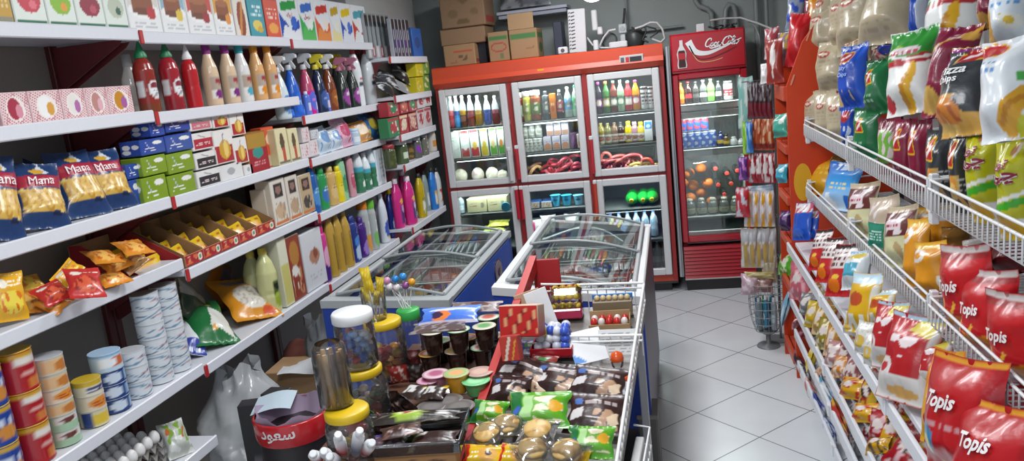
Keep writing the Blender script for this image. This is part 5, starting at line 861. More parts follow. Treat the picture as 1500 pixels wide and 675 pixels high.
r = FR(.145, 'bottles in the bottom of the third column')
for i in range(3): r.bot(954 + i * 11, .075, 0, 'soda', paint('505a5e', [('r', .3, .3, .7, .5, '7a8488')]), 'e4e4e4', 'water_bottle', 'dark bottle with a white cap at the bottom, %s of three' % ORDX[i], 'bottle', h=.25)
# ---------------------------------------------------------------- goods in the red cooler
KY = 5.97 + .13
r = FR(1.424, 'bottles on the top cooler shelf', KY)
for cx, y1, b, l, cap, dia, lab in ((998, 121, 'c86a1f', 'd8b04a', 'd87a2a', .06, 'orange drink bottle at the hinge side'), (1009, 119, '2c1412', 'b02a30', 'a82a30', .065, 'cola bottle with a red label and red cap'), (1020, 119, '33302e', '4a4846', '4a4a4a', .06, 'black bottle beside the cola'), (1031, 117, '4a4c4a', 'c4c0bc', 'c8c4c4', .065, 'dark clear bottle with a white label'), (1042, 115, '6a9a4a', '8ab06a', 'a8c48a', .065, 'bright green bottle on the top shelf'), (1053, 118, '3a3c3e', 'b8b8b8', '4a4c4e', .055, 'dark bottle with a small white label')): r.bot(cx, dia, y1, 'soda', paint(b, [('r', .3, .25, .7, .48, l)]), cap, 'soft_drink', lab, 'bottle', grp='bottles on the top cooler shelf')
r.bot(1067, .068, 118, 'can', paint('c0c0c0', [('r', .2, .2, .8, .6, 'b04048'), ('n', .3, .25, .7, .55, 'e4e0e0', 2, 3), ('r', 0, .85, 1, 1, '4a4a4c')]), '3a3a3c', 'drink_can', 'tall silver and red can on the top cooler shelf', 'can')
r = FR(1.083, 'cans on the second cooler shelf', KY)
cn = lambda k: paint('2f5cb0', [('k', .25, .1, .75, .9, ('b9c4d4', 'c8b870', 'b8485a')[k % 3], 2.5, .6, k), ('r', 0, 0, 1, .08, 'b8bcc0'), ('r', 0, .92, 1, 1, 'a8acb0')])
for k in range(5): r.bot(1002.5 + k * 10.4, .062, 0, 'can', cn(k), 'b4b8bc', 'drink_can', 'blue drink can in the lower row, %s from the hinge' % ORDX[k], 'can', h=.125)
for k in range(4): r.bot(1001 + k * 10.4, .062, 0, 'can', cn(k + 2), 'b4b8bc', 'drink_can', 'blue drink can in the upper row, %s from the hinge' % ORDX[k], 'can', h=.15, z=1.2095)
for cx, c, cap, y1, lab in ((1056, '1f2f6a', '1f2a50', 192, 'navy drink bottle beside the cans'), (1064, '5a4a20', '2a2a24', 196, 'yellow and black drink bottle'), (1075, 'c8cccc', 'd8dcdc', 200, 'white ribbed bottle on the second cooler shelf'), (1086, 'd0d2d2', 'd8dcdc', 203, 'second white ribbed bottle, next to the hanging packs')): r.bot(cx, .058, y1, 'round', paint(c, [('x', 0, 9, .35, 'e6e8e8')] if cx > 1070 else [('r', .3, .2, .7, .5, 'c8a83a')]), cap, 'drink_bottle', lab, 'bottle')
for k, (x, y) in enumerate(((1010, 255), (1027, 248), (1016, 274), (1037, 269), (1012, 292), (1028, 284), (1043, 297), (1003, 268))):
    p = at(x, y, 'y', KY + .05); o = build('orange', 'orange in the bottom of the cooler, %s counting down from the top' % ORDX[k], 'orange', zmat((p.x, KY + .10 + .02 * (k % 3), p.z), 0), [('fruit', cached(('orange',), lambda: MB().ball((0, 0, 0), .042, 'd8761c', 16, sq=(1, 1, .94))), 'skin')], 'oranges in the cooler'); 
for k, (x, y) in enumerate(((1048, 247), (1065, 254), (1052, 271), (1071, 269), (1061, 285), (1080, 250))):
    p = at(x, y, 'y', KY + .06); build('red_cap_bottle', 'small bottle lying with its red cap outward, %s of the pile' % ORDX[k], 'bottle', zmat((p.x, KY + .07, p.z), 0, R90), [('body', cached(('rcb',), lambda: MB().lathe([(.026, -.2), (.028, -.06), (.024, -.02), (.014, .005)], '3a3c3e', 14)), 'gloss'), ('cap', cached(('rcc',), lambda: MB().lathe([(.017, 0), (.017, .02), (.012, .022)], 'c8463c', 12)), 'plastic')], 'red capped bottles lying in the cooler')
bw = at(1024, 300, 'y', KY + .1); obg = build('fruit_bag', 'clear bag holding the oranges in the cooler', 'bag', zmat((at(1023, 270, 'y', KY + .1).x, KY + .125, .78), 0), [('bag', recalc(bag_mesh(.24, .28, .16, paint('ffffff'), 3, .2, (20, 24))[0].mesh('bag')), 'clear')])
r = FR(.567, 'milk bottles in the cooler', KY)
for k in range(5): r.bot(1012 + k * 16.5, .082, 291 - k, 'round', paint('6f7672', [('r', 0, .12, 1, .5, 'b8b8a0'), ('n', .36, .2, .64, .44, '8a8a74', 2, k)]), 'c8c8b8', 'labelled_bottle', 'dark bottle with a cream label, %s from the hinge side' % ORDX[k], 'bottle')
# ---------------------------------------------------------------- cartons and wiring on top of the fridge
def cardbox(x0, x1, yb, yt, yv, d, lab, c='97795a', prints=(), tilt=0., z=None, extra=None, text=None):
    a, b = at(x0, yb, 'y', yv), at(x1, yb, 'y', yv); zz = a.z if z is None else z; w = b.x - a.x; h = at((x0 + x1) / 2, yt, 'y', yv).z - zz
    mb = pack_mesh(w, d, h, paint(c, list(prints) + [('r', 0, .488, 1, .5, '86694c')] * (0 if prints else 1)), c, c, (28, 22), .006, sidep=paint(c, extra or [('r', .1, .05, .9, .25, 'a84038')]))
    o = build('cardboard_box', lab, 'box', zmat(((a.x + b.x) / 2, yv + d / 2, zz), tilt), [('carton', recalc(mb.mesh('carton')), 'card')], 'cardboard boxes on the fridge')
    sf = lambda u, v, l: np.stack([(np.asarray(u) - .5) * w, -d / 2 - l + 0 * np.asarray(u), np.asarray(v) * h], -1)
    for tx in (text or ()): lettering(tx[0], sf, tx[1], tx[2], tx[3], w / h, tx[4], parent=o, **(tx[5] if len(tx) > 5 else {}))
    return o, zz + h
TZ = 1.887
_, z1 = cardbox(652, 698, 97, 65, 6.14, .24, 'small brown box at the bottom of the pile, by the wall', 'a3835f', [('r', .3, .62, .95, .76, 'b8573a'), ('k', .3, .2, .75, .5, '6a5a40', 3, .6, 4), ('s', .15, .12, .4, .15, .04, 'a85a44')], z=TZ)
_, z2 = cardbox(646, 712, 64, 40, 6.20, .34, 'flat brown box lying across the small one', '94775a', z=z1 + .002, extra=[('r', 0, 0, 1, .1, '806448')])
cardbox(647, 712, 39, -14, 6.18, .36, 'big brown box on top of the pile, cut by the picture edge', '8f7357', [('e', .55, .78, .12, .12, '77603f'), ('e', .28, .38, .12, .12, '7d6648'), ('e', .5, .14, .16, .08, '6f5a3e'), ('e', .78, .4, .1, .1, '7d6648')], z=z2 + .002)
cardbox(718, 748, 92, 46, 6.16, .3, 'brown box with a green band and a red oval', 'a0815e', [('r', 0, .74, 1, .9, '4a7a48'), ('r', .55, .08, .72, .24, '6a7a54'), ('e', .5, .48, .42, .17, 'a83a40'), ('e', .5, .48, .36, .125, 'a0815e')], z=TZ, text=[('RUBY', .5, .48, .15, 'a83a40', dict(maxw=.6, bold=.02))] if False else ())
_, z3 = cardbox(749, 790, 88, 42, 6.14, .28, 'brown box with a green band, its flap standing open', 'a0815e', [('r', 0, .68, 1, .86, '4a7a48'), ('s', .6, .34, .9, .36, .05, '8a6a50')], z=TZ, extra=[('r', 0, .68, 1, .86, '4a7a48'), ('e', .5, .35, .3, .18, '4a6a40')])
o = ALL[-1]; fl = link('flap', MB().box((0, 0, .06), (.2, .006, .12), 'a58763', .001), 'card', o); fl.location = (-.01, -.13, .225); fl.rotation_euler = (-.08, 0, 0)
p0 = at(702, 90, 'y', 6.3); build('dark_box', 'dark navy box standing between the brown boxes', 'box', zmat((p0.x, 6.36, TZ), 0), [('carton', recalc(MB().box((0, 0, .1), (.16, .2, .2), '23242f', .006).mesh('carton')), 'paper')])
p0 = at(819, 60, 'y', 6.4); build('dark_box', 'narrow dark blue box behind the open brown box', 'box', zmat((p0.x, 6.46, TZ), 0), [('carton', recalc(MB().box((0, 0, .13), (.07, .2, .26), '2e3648', .005).mesh('carton')), 'paper')])
pa, pb = at(729, 18, 'y', 6.55), at(832, 12, 'y', 6.55)
link_o = tag(link('wall_shelf', MB().box(((pa.x + pb.x) / 2, 6.63, (pa.z + pb.z) / 2), (pb.x - pa.x, .28, .025), 'b8bccb', .003).box(((pa.x + pb.x) / 2, 6.64, (pa.z + pb.z) / 2 - .03), (pb.x - pa.x - .02, .26, .03), 'a5a9b8', .003), 'paint'), 'white edged board shelf on the back wall above the boxes', 'shelf')
pc = at(770, 2, 'y', 6.6); pouch(Vector((pc.x, 6.58, pa.z + .015)), Vector((pc.x, 6.62, pa.z + .22)), 0, .14, paint('8a8d92', [('k', 0, 0, 1, 1, 'a6a9ae', 2, 1, 3), ('k', 0, 0, 1, 1, '6a6d72', 3, 1.4, 6)]), 'plastic_bundle', 'grey plastic wrapped bundle on the board shelf', 'bundle', (0, -1, .1), W=.42, slump=.2, res=(26, 18))
# white slotted bracket panel, sockets, cables
a = at(846, 48, 'y', 6.3); w_ = .135; mb = MB().box((0, 0, 0), (w_, .05, .33), 'dadcdf', .004)
t = thing('slotted_panel', 'white panel with a column of black slots standing on the fridge', 'panel', (a.x, 6.3, TZ + .167), 0); link('panel', mb, 'plastic', t); sl = MB()
for i in range(11):
    z = -.14 + i * .027
    for xx, s in ((-.055, .012), (-.03, .03)): sl.prism([(xx - s / 2, z), (xx + s / 2, z + .008), (xx + s / 2, z + .016), (xx - s / 2, z + .01)], -.0265, -.0255, '3a3c3e')
link('slots', sl, 'ink', t); t.rotation_euler = (0, .04, 0)
def gadget(px, py, w, h, d, lab, c='e4e6e8', yv=6.25, dot=None, nm='socket_box', z=None):
    p = at(px, py, 'y', yv); t = thing(nm, lab, 'socket', (p.x, yv, p.z if z is None else z), 0, 'white electric boxes on the fridge'); link('housing', MB().box((0, 0, 0), (w, d, h), c, .008), 'plastic', t)
    if dot: so = link('socket', MB().lathe([(h * .28, 0), (h * .26, .004)], dot, 14), 'plastic', t); so.rotation_euler = (R90, 0, 0); so.location = (0, -d / 2 - .001, 0)
    return t
gadget(825, 75, .075, .055, .06, 'small white socket box beside the slotted panel', dot='55585a', z=TZ + .03); gadget(912, 42, .065, .075, .04, 'white wall socket mounted on the upright conduit', dot='c0c2c4', yv=6.6); gadget(913, 56, .045, .06, .05, 'white plug hanging under the wall socket', yv=6.55)
gadget(906, 66, .14, .05, .07, 'white junction box lying on the fridge top', yv=6.3, z=TZ + .027); gadget(871, 30, .045, .16, .05, 'tall narrow white box beside the slotted panel', yv=6.4); gadget(879, 45, .04, .06, .04, 'small white plug beside the tall narrow box', yv=6.33); gadget(873, 64, .04, .08, .05, 'white adaptor standing on the fridge top', yv=6.3, z=TZ + .042)
t = thing('compressor', 'dark metal compressor and coil on the fridge top', 'compressor', (at(930, 55, 'y', 6.45).x, 6.45, TZ), 0); link('motor', MB().lathe([(.06, 0), (.075, .03), (.075, .1), (.05, .13), (.02, .14)], '3c4040', 18), 'paint', t); link('coil', MB().tube([(.02 + .07 * math.cos(q), .05 * math.sin(q), .03 + .006 * q) for q in np.linspace(0, 19, 90)], .006, '6a6e6c', 6), 'metal', t); fh = link('fan_housing', MB().lathe([(.06, 0), (.065, .01), (.065, .05), (.05, .055)], '5a605e', 20), 'paint', t); fh.location = (-.2, 0, .07); fh.rotation_euler = (R90, 0, 0); link('fan_foot', MB().box((-.2, 0, .006), (.12, .1, .014), '4a4e4c', .003), 'paint', t)
def cable(pts, r, c, lab): return tag(link('cable', MB().tube(sum([[tuple(Vector(a).lerp(Vector(b), q)) for q in (0, .5)] for a, b in zip(pts, pts[1:])], []) + [pts[-1]], r, c, 7), 'plastic'), lab, 'cable', 'cables above the fridges')
W = lambda *q, yv=6.35: [at(x, y, 'y', yv) for x, y in q]
cable(W((878, 68), (884, 55), (892, 45), (902, 43)), .009, 'cfd0cf', 'white cable curving up to the wall socket')
cable(W((930, 42), (942, 38), (952, 33), (962, 33), (970, 42), (974, 56), (968, 62), (955, 57)), .009, 'c9cac8', 'white cable looping high above the fridge end')
cable(W((925, 40), (936, 44), (945, 38), (960, 42), (963, 48), (952, 55)), .006, '2a2b2d', 'black cable tangled beside the white loop'); cable(W((945, 36), (946, 48), (941, 58), (950, 62)), .007, '3a3c3c', 'dark cable dropping onto the fridge top'); cable(W((860, 55), (868, 66), (880, 70), (893, 70)), .008, 'd8d9d8', 'white cable lying on the fridge top'); cable(W((915, 12), (914, 26), (913, 36), yv=6.62), .009, '2c2d30', 'short black cable above the wall socket')
cable([at(1040, 30, 'y', 6.5), at(1060, 27, 'y', 6.5), at(1085, 26, 'y', 6.5), at(1110, 34, 'y', 6.4), at(1135, 44, 'y', 6.2)], .008, 'cfd0ce', 'white cable running from the cooler top to the rack'); cable([at(1096, 31, 'y', 6.5), at(1106, 38, 'y', 6.5), at(1112, 52, 'y', 6.5), at(1113, 70, 'y', 6.5)], .007, 'a9adab', 'grey cable drooping behind the cooler')
t = thing('cooler_wiring', 'dark wiring and a white box on top of the red cooler', 'wiring', (at(1030, 40, 'y', 6.2).x, 6.2, 1.936), 0); link('coil', MB().tube([(.04 + .2 * q / 30 + .02 * math.cos(q), .03 * math.sin(q), .02 + .012 * math.sin(q * .7)) for q in np.linspace(0, 30, 120)], .006, '2a2c2c', 5), 'plastic', t); link('white_box', MB().box((-.02, 0, .03), (.06, .06, .06), 'd8dadb', .006), 'plastic', t)
# hanging bulb
a = at(868, -6, 'y', 5.2); t = thing('ceiling_bulb', 'bright round lamp at the top edge above the fridge', 'lamp', a, 0); link('globe', MB().ball((0, 0, 0), .062, 'ffffff', 20, sq=(1, 1, .6)), 'lamp', t); link('cord', MB().tube([(0, 0, .03), (0, 0, ZC - a.z)], .006, 'd8d8d8', 6), 'plastic', t)
# ---------------------------------------------------------------- the counter table with jars and sweets
TBZ = .735
t = thing('counter_table', 'low table under the sweet jars and pudding cups', 'table', (-.895, 2.3, 0)); link('tabletop', MB().box((0, 0, TBZ - .018), (.46, 1.34, .034), '6a4a3a', .004), 'paper', t)
for sx in (-1, 1):
    for sy in (-1, 1): link('leg', MB().box((sx * .2, sy * .63, (TBZ - .035) / 2), (.04, .04, TBZ - .035), '4a3a34', .003), 'paint', t)
def atp(px, py, a, b):
    """point of the sloped plane z = a + b * y seen at a pixel"""
    d = ray(px, py); return Vector(CAM + d * (a - CH) / (d[2] - b * d[1]))
def jar(px, py, z, dia, h, lidc, lab, content=(), wide=1., lidh=.022, name='sweet_jar', lid=True):
    """clear plastic jar whose lid centre is seen at (px, py); stands on z"""
    p = at(px, py, 'z', z + h); r = dia / 2; t = thing(name, lab, 'jar', (p.x, p.y, z), 0, 'clear plastic jars on the counter')
    link('body', MB().lathe([(r * .5, .002), (r * .95, .004), (r * wide, .02), (r * wide, h * .68), (r * .96, h * .8), (r * .82, h * .88), (r * .82, h - .004)], 'ffffff', 26, caps=False), 'jarplastic', t)
    if lid: link('lid', MB().lathe([(r * .9, h - lidh), (r * .93, h - lidh + .003), (r * .93, h - .005), (r * .86, h), (0.001, h)], lidc, 28), 'plastic', t)
    return t, p
def sweets(t, n, r, z0, z1, cols, lab, size=.013, shape='ball', cat='sweet', name='wrapped_sweet'):
    P = t.location
    for i in range(n):
        a = i * 2.39996; rr = r * math.sqrt((i % 9 + 1) / 9.5); z = z0 + (z1 - z0) * i / n; c = cols[i % len(cols)]
        me = cached(('sw', shape, c, size), lambda: MB().ball((0, 0, 0), size, c, 10, sq=(1.2, 1, .75)) if shape == 'ball' else MB().box((0, 0, 0), (size * 2.4, size * 1.3, size * .9), c, size * .3))
        o = build(name, lab, cat, zmat((P.x + rr * math.cos(a), P.y + rr * math.sin(a), P.z + z), a, RND.uniform(-.5, .5)), [('sweet', me, 'foil')], lab)
YLW = 'd0ae14'
tA, pA = jar(507, 597, TBZ, .135, .2, YLW, 'squat clear jar with a yellow lid nearest the camera', lidh=.026); sweets(tA, 26, .05, .02, .13, ('a82a34', 'd8d0cc', '6a1f24', 'c8a83a'), 'red and white wrapped sweets in the nearest yellow lidded jar', .016)
tB, pB = jar(527, 536, TBZ, .15, .2, YLW, 'clear jar with a yellow lid under the white lidded jar', lidh=.026, wide=1.08); sweets(tB, 28, .058, .02, .12, ('3a2a24', '8a2a2c', '4a5a34', 'c0a890'), 'dark wrapped sweets in the middle yellow lidded jar', .017)
tC, pC = jar(559, 467, TBZ, .15, .23, YLW, 'clear jar with a yellow lid holding red and yellow sweets', lidh=.028, wide=1.06); sweets(tC, 32, .056, .02, .13, ('b82a24', 'd8921c', 'd8b83a', 'a01f28'), 'red and yellow sweets in the rear yellow lidded jar', .017)
zl = TBZ + .2015; t1 = thing('sweet_jar', 'clear jar with a white lid standing on a yellow lid', 'jar', (pB.x, pB.y, zl), 0, 'clear plastic jars on the counter'); r1 = .064
link('body', MB().lathe([(r1 * .5, .002), (r1 * .95, .004), (r1, .015), (r1, .13), (r1 * .92, .155), (r1 * .9, .165)], 'ffffff', 26, caps=False), 'jarplastic', t1); link('lid', MB().lathe([(r1 * .98, .15), (r1 * 1.02, .153), (r1 * 1.02, .178), (r1 * .95, .184), (.001, .184)], 'dfe1e2', 28), 'plastic', t1); link('label', MB().lathe([(r1 * 1.005, .04), (r1 * 1.005, .105)], None or 'e0e4ea', 40, caps=False), 'paper', t1) if False else None
sweets(t1, 24, .04, .02, .12, ('3a6ac0', 'd8dce4', 'b8404a', '8aa8d8', 'd8b82a'), 'blue and white sweets in the white lidded jar', .016)
# lollies in a cup and in a green stand
zc = TBZ + .2315; tc = thing('lolly_cup', 'clear cup of yellow wrapped lollies on a yellow lid', 'cup', (pC.x - .02, pC.y, zc)); link('cup', MB().lathe([(.036, .001), (.04, .004), (.047, .11)], 'ffffff', 22, caps=False), 'jarplastic', tc)
def lolly(B, T, w, c, lab, stick='d8d8d8'):
    B, T = Vector(B), Vector(T); d = T - B; o = thing('lollipop', lab, 'lollipop', B, 0, 'lollipops on the counter'); link('stick', MB().tube([(0, 0, 0), tuple(d * .75)], .0022, stick, 6), 'plastic', o)
    up = d.normalized(); mb, S = bag_mesh(w, d.length * .55, w * .55, paint(c, [('k', 0, 0, 1, 1, 'e8d85a', 3, 1.6, 4)]), RND.randint(0, 99), 0, (10, 12)); bg = link('wrapper', recalc(mb.mesh('wrapper')), 'foil', o); bg.matrix_basis = frame_mat(d * .5, up, (.1, -1, .2))
for k, (dx, dy, h, w, c) in enumerate(((.0, .0, .19, .04, 'd8b410'), (.02, .01, .15, .032, 'c8a818'), (-.02, .005, .12, .03, 'd0b83a'), (.015, -.02, .11, .026, 'b89a2a'))):
    lolly((tc.location.x + dx * .5, tc.location.y + dy, zc + .006), (tc.location.x + dx * 1.6 - (.02 if k == 0 else 0), tc.location.y + dy, zc + h), w, c, ('tall yellow wrapped lolly in the clear cup', 'yellow lolly leaning right in the clear cup', 'yellow lolly leaning to the shelf side in the cup', 'small yellow lolly at the front of the cup')[k])
tD, pD = jar(597, 452, TBZ, .1, .2, '3aa850', 'clear jar with a green lid behind the yellow lidded ones', lidh=.04); tD.location.y += 0
for k, (px, py, c) in enumerate(((567, 411, 'c88ab0'), (579, 409, '1f7ac0'), (590, 405, '2a8ad0'), (581, 421, 'd8d0d4'), (594, 418, '8a4a8a'), (603, 413, 'd8961c'), (571, 420, 'e0d8dc'))):
    T = at(px, py, 'y', pD.y); o = thing('lollipop', 'foil ball lollipop above the green lid, ' + ('pale pink one lowest', 'deep blue one', 'bright blue one highest', 'white one', 'purple one', 'orange one', 'white one beside the pink')[k], 'lollipop', (pD.x - .02 + .006 * k, pD.y, pD.z + .0005), 0, 'foil lollipops in the green lid'); d = T - o.location
    link('stick', MB().tube([(0, 0, 0), tuple(d)], .002, 'e0e0e0', 6), 'plastic', o); bl_ = link('ball', cached(('lolb', c), lambda: MB().ball((0, 0, 0), .015, c, 14)), 'foil', o); bl_.location = d
# clear cylinder of biscuit sticks
zz = TBZ + .2015; p = pA + Vector((-.035, .02, 0)); t = thing('stick_jar', 'clear tube of brown biscuit sticks standing on the yellow lid', 'jar', (p.x, p.y, zz)); link('body', MB().lathe([(.04, .001), (.048, .004), (.05, .14), (.046, .175), (.036, .185)], 'ffffff', 22, caps=False), 'jarplastic', t)
for i in range(9):
    a = i * .7; o = build('biscuit_stick', 'brown biscuit stick inside the clear tube', 'biscuit', zmat((p.x + .03 * math.cos(a), p.y + .03 * math.sin(a), zz + .004), a, .04), [('stick', cached(('bst', i % 3), lambda: MB().lathe([(.007, 0), (.008, .02), (.008, .14), (.006, .155)], ('8a6a44', 'b08a5a', '5a4430')[i % 3], 8)), 'paper')], 'brown biscuit sticks in the clear tube')
# pudding cups
puds = lambda c: (paint('2a1a16', [('k', .2, .1, .8, .9, '4a3a34', 4, 1.6, 3), ('r', 0, .88, 1, 1, 'c8c4bc')]), c)
def cup(px, py, z, dia, h, body, lidc, lab, grp='pudding cups on the counter', bm='gloss', pr=()):
    p = at(px, py, 'z', z + h); t = thing('pudding_cup', lab, 'pudding cup', (p.x, p.y, z), RND.uniform(0, 3), grp); r = dia / 2; fn = paint(body, pr)
    link('cup', cached(('cupb', body, round(dia, 3), round(h, 3), str(pr)), lambda: MB().lathe([(a * r, b * h) for a, b in resample([(.66, 0), (.7, .03), (.92, .9), (1.08, .93), (1.08, .96)], 10)], None, 22, paint=fn)), bm, t)
    U = None; lm = cached(('cupl', lidc if isinstance(lidc, str) else str(lidc), round(dia, 3), round(h, 3)), lambda: MB().lathe([(r * 1.07, h * .965), (r * 1.07, h * .975), (r * .8, h * .985, lidc[1]), (r * .45, h * .988, lidc[2]), (.001, h * .99, lidc[2])], lidc[0], 22, caps=False)); link('lid', lm, 'paper', t); return t
DK = [('k', .2, .1, .8, .9, '4a3a34', 4, 1.6, 3)]
Lids = [('d8d4c8', 'c8c0a8', '5a9a5a'), ('d8c85a', 'c84a3a', 'd8d0c0'), ('8ac08a', 'd8d0c8', 'b85a4a'), ('d8d0c8', 'd89a3a', '8a9a5a')]
for k, (px, py, z, l, lab) in enumerate(((630, 516, 0, 1, 'dark pudding cup in the lower layer, nearest the jars'), (668, 512, 0, 3, 'dark pudding cup in the lower layer, middle of the front row'), (706, 507, 0, 2, 'dark pudding cup in the lower layer, next to the red rail'), (645, 497, 0, 0, 'dark pudding cup in the lower layer, behind on the jar side'), (683, 493, 0, 1, 'dark pudding cup in the lower layer, behind in the middle'), (722, 490, 0, 2, 'dark pudding cup in the lower layer, behind by the rail'),
                                         (633, 484, 1, 0, 'dark pudding cup on the upper layer, jar side'), (671, 481, 1, 2, 'dark pudding cup on the upper layer, middle'), (709, 476, 1, 0, 'dark pudding cup with a patterned white lid on the upper layer'), (715, 463, 1, 2, 'pudding cup with a green lid behind the patterned white one'))):
    cup(px, py, TBZ + .09 * z, .082, .088, '2a1a16', Lids[l], lab, pr=DK)
for k, (px, py, h, d, b, l, lab) in enumerate(((638, 546, .06, .088, 'b8788a', ('c8a0b0', 'd8b8c0', 'a85a78'), 'pink jelly cup among the low cups'), (668, 545, .07, .085, 'd89a2a', ('c8b49a', '8ab870', 'd8a070'), 'amber jelly cup with a green rimmed lid'), (703, 543, .06, .088, 'a88a78', ('c8b0a4', 'b08a80', 'c8a898'), 'pale brown jelly cup by the rail'), (627, 556, .045, .075, 'b05a74', ('c890a4', 'c8a0b0', 'b05a80'), 'small pink jelly cup beside the pink one'), (697, 556, .05, .09, '6ab06a', ('8ad09a', '6ab87a', '9ad8a4'), 'green jelly cup in the middle of the low cups'))):
    cup(px, py, TBZ + .03, d, h, b, l, lab, 'jelly cups on the counter')
p = at(680, 575, 'z', TBZ + .03); t = thing('clear_plate', 'round clear plastic plate under the jelly cups', 'plate', (p.x, p.y, TBZ)); link('plate', MB().lathe([(.06, .001), (.075, .006), (.1, .026), (.108, .028)], 'ffffff', 28, caps=False), 'film', t)
for px, py, lab in ((633, 594, 'clear lidded cup of dark dessert, jar side'), (672, 594, 'clear lidded cup of dark dessert, rail side'), (655, 585, 'clear lidded cup of dark dessert, behind the pair')): cup(px, py, TBZ, .098, .05, '3a2e2a', ('8a8684', '5a5250', '6f6a68'), lab, 'clear lidded dessert cups')
def slab(px0, py0, px1, py1, z0, z1, wpx, th, fr, nm, lab, cat, g=None, face=(0, -.35, 1), **k): return pouch(at(px0, py0, 'z', z0), at(px1, py1, 'z', z1), wpx, th, fr, nm, lab, cat, face, grp=g, slump=0, **k)
slab(655, 474, 663, 449, TBZ + .185, TBZ + .215, 88, .03, paint('8a9ad0', [('y', 0, 1, '2f5fc0', '5a8ae0'), ('e', .36, .4, .16, .3, 'd87a3a'), ('e', .28, .42, .1, .2, '3a2a4a'), ('r', 0, 0, 1, .14, 'b0a8b8'), ('e', .5, .7, .4, .08, 'c8d0f0')]), 'wafer_pack', 'blue wrapped snack pack lying on the pudding cups', 'snack pack', seal=.02)
slab(692, 457, 700, 441, TBZ + .19, TBZ + .205, 76, .03, paint('7a6a68', [('k', 0, 0, 1, 1, 'a89a98', 3, 1.2, 4), ('e', .6, .5, .2, .2, '5a3a34')]), 'wafer_pack', 'grey foil snack pack behind the blue one', 'snack pack'); slab(640, 486, 648, 470, TBZ + .18, TBZ + .184, 84, .012, paint('5a4a48', [('k', 0, 0, 1, 1, '8a8080', 4, 1, 4)]), 'clear_pack', 'thin dark clear pack under the blue snack pack', 'snack pack')
for px, py, px1, py1, lab in ((598, 584, 618, 562, 'dark chocolate bar with a white label, jar side'), (630, 584, 643, 563, 'dark chocolate bar with a white label and yellow corner')): slab(px, py, px1, py1, TBZ + .06, TBZ + .075, 34, .022, paint('2c1c18', [('p', [(.1, .25), (.55, .3), (.5, .85), (.12, .8)], 'c8c8c4'), ('n', .15, .3, .48, .8, '3a3a3a', 1, 3), ('r', .75, .7, .95, .95, 'c8a82a')]), 'chocolate_bar', lab, 'chocolate bar', 'chocolate bars on the counter', res=(16, 20))
for px, py, px1, py1, lab in ((575, 600, 585, 585, 'dark wrapped sweet pack left of the chocolate bars'), (560, 606, 552, 590, 'dark brown packet beside the middle jar')): slab(px, py, px1, py1, TBZ + .02, TBZ + .05, 40, .03, paint('241816', [('k', 0, 0, 1, 1, '6a5a54', 3, 1.8, 5)]), 'sweet_packet', lab.replace('left of', 'beside'), 'sweet packet')
# front trays on a cardboard box
p = at(607, 640, 'z', TBZ + .06); bx = build('cardboard_box', 'cardboard box holding up the clear biscuit tray', 'box', zmat((p.x, p.y, TBZ), .12), [('carton', recalc(pack_mesh(.27, .2, .055, paint('a07850', [('e', .55, .5, .06, .3, '6a4a34'), ('e', .8, .5, .06, .3, '6a4a34')]), 'a58058', 'a58058').mesh('carton')), 'card')])
BT = zmat((p.x, p.y, TBZ + .0555), .12)
t = thing('biscuit_tray', 'clear plastic tray of dark biscuits at the table front', 'tray', M=BT); TL, TW = .30, .21; mb = MB()
for s in (-1, 1): mb.box((s * TL / 2, 0, .016), (.003, TW, .032), 'ffffff', .001).box((0, s * TW / 2, .016), (TL, .003, .032), 'ffffff', .001)
mb.box((0, 0, .002), (TL, TW, .003), 'ffffff', .001); link('tray', mb, 'clear', t); link('rim', MB().tube([(-TL / 2, -TW / 2, .033), (TL / 2, -TW / 2, .033), (TL / 2, TW / 2, .033), (-TL / 2, TW / 2, .033)], .006, 'b8b4b4', 8, True), 'jarplastic', t)
def on_tray(x, y, w, d, h, fn, nm, lab, rz=0., z=.006): return build(nm, lab, 'biscuit pack', BT @ zmat((x, y, z), rz), [('pack', recalc(bag_mesh(w, d, h, fn, RND.randint(0, 99), 0, (18, 14))[0].mesh('pack')), 'foil')], 'dark biscuit packs in the clear tray')
def lay(x, y, w, d, h, fn, nm, lab, rz=0., z=.006):
    o = on_tray(x, y, w, d, h, fn, nm, lab); o.matrix_world = BT @ zmat((x, y - d / 2, z + h / 2), rz) @ Matrix.Rotation(-R90, 4, 'X') @ Matrix.Diagonal((1, 1, 1, 1)); return o
chd = paint('3a2420', [('k', 0, 0, 1, 1, '6a4a40', 3, 1.2, 4), ('k', 0, 0, 1, 1, 'a8989a', 3, 2.6, 9)])
lay(-.07, -.05, .13, .09, .03, paint('4a3440', [('r', .05, .6, .4, .95, '3a2a8a'), ('k', 0, 0, 1, 1, '8a7a80', 3, 1.4, 4)]), 'biscuit_pack', 'dark pack with a violet corner in the clear tray'); lay(.07, -.05, .14, .085, .03, paint('2e1612', [('p', [(.1, .5), (.32, .5), (.32, .85), (.1, .8)], 'd0ccc8'), ('r', 0, .1, 1, .2, '4a2c24')]), 'biscuit_pack', 'brown chocolate pack with a white label in the tray'); lay(-.01, -.045, .12, .08, .025, chd, 'biscuit_pack', 'dark glossy pack on top in the tray', .3, .036)
lay(-.01, .065, .28, .07, .045, paint('2a2420', [('e', .45, .5, .2, .4, '9ab83a'), ('e', .45, .6, .14, .22, 'd8e0a8'), ('e', .42, .6, .06, .14, 'a83a48'), ('r', .82, .3, .93, .85, 'd8d8d4'), ('k', 0, 0, 1, 1, '6a645e', 4, 2.6, 8)]), 'cake_roll', 'long dark cake roll with a green oval label', .05, .012)
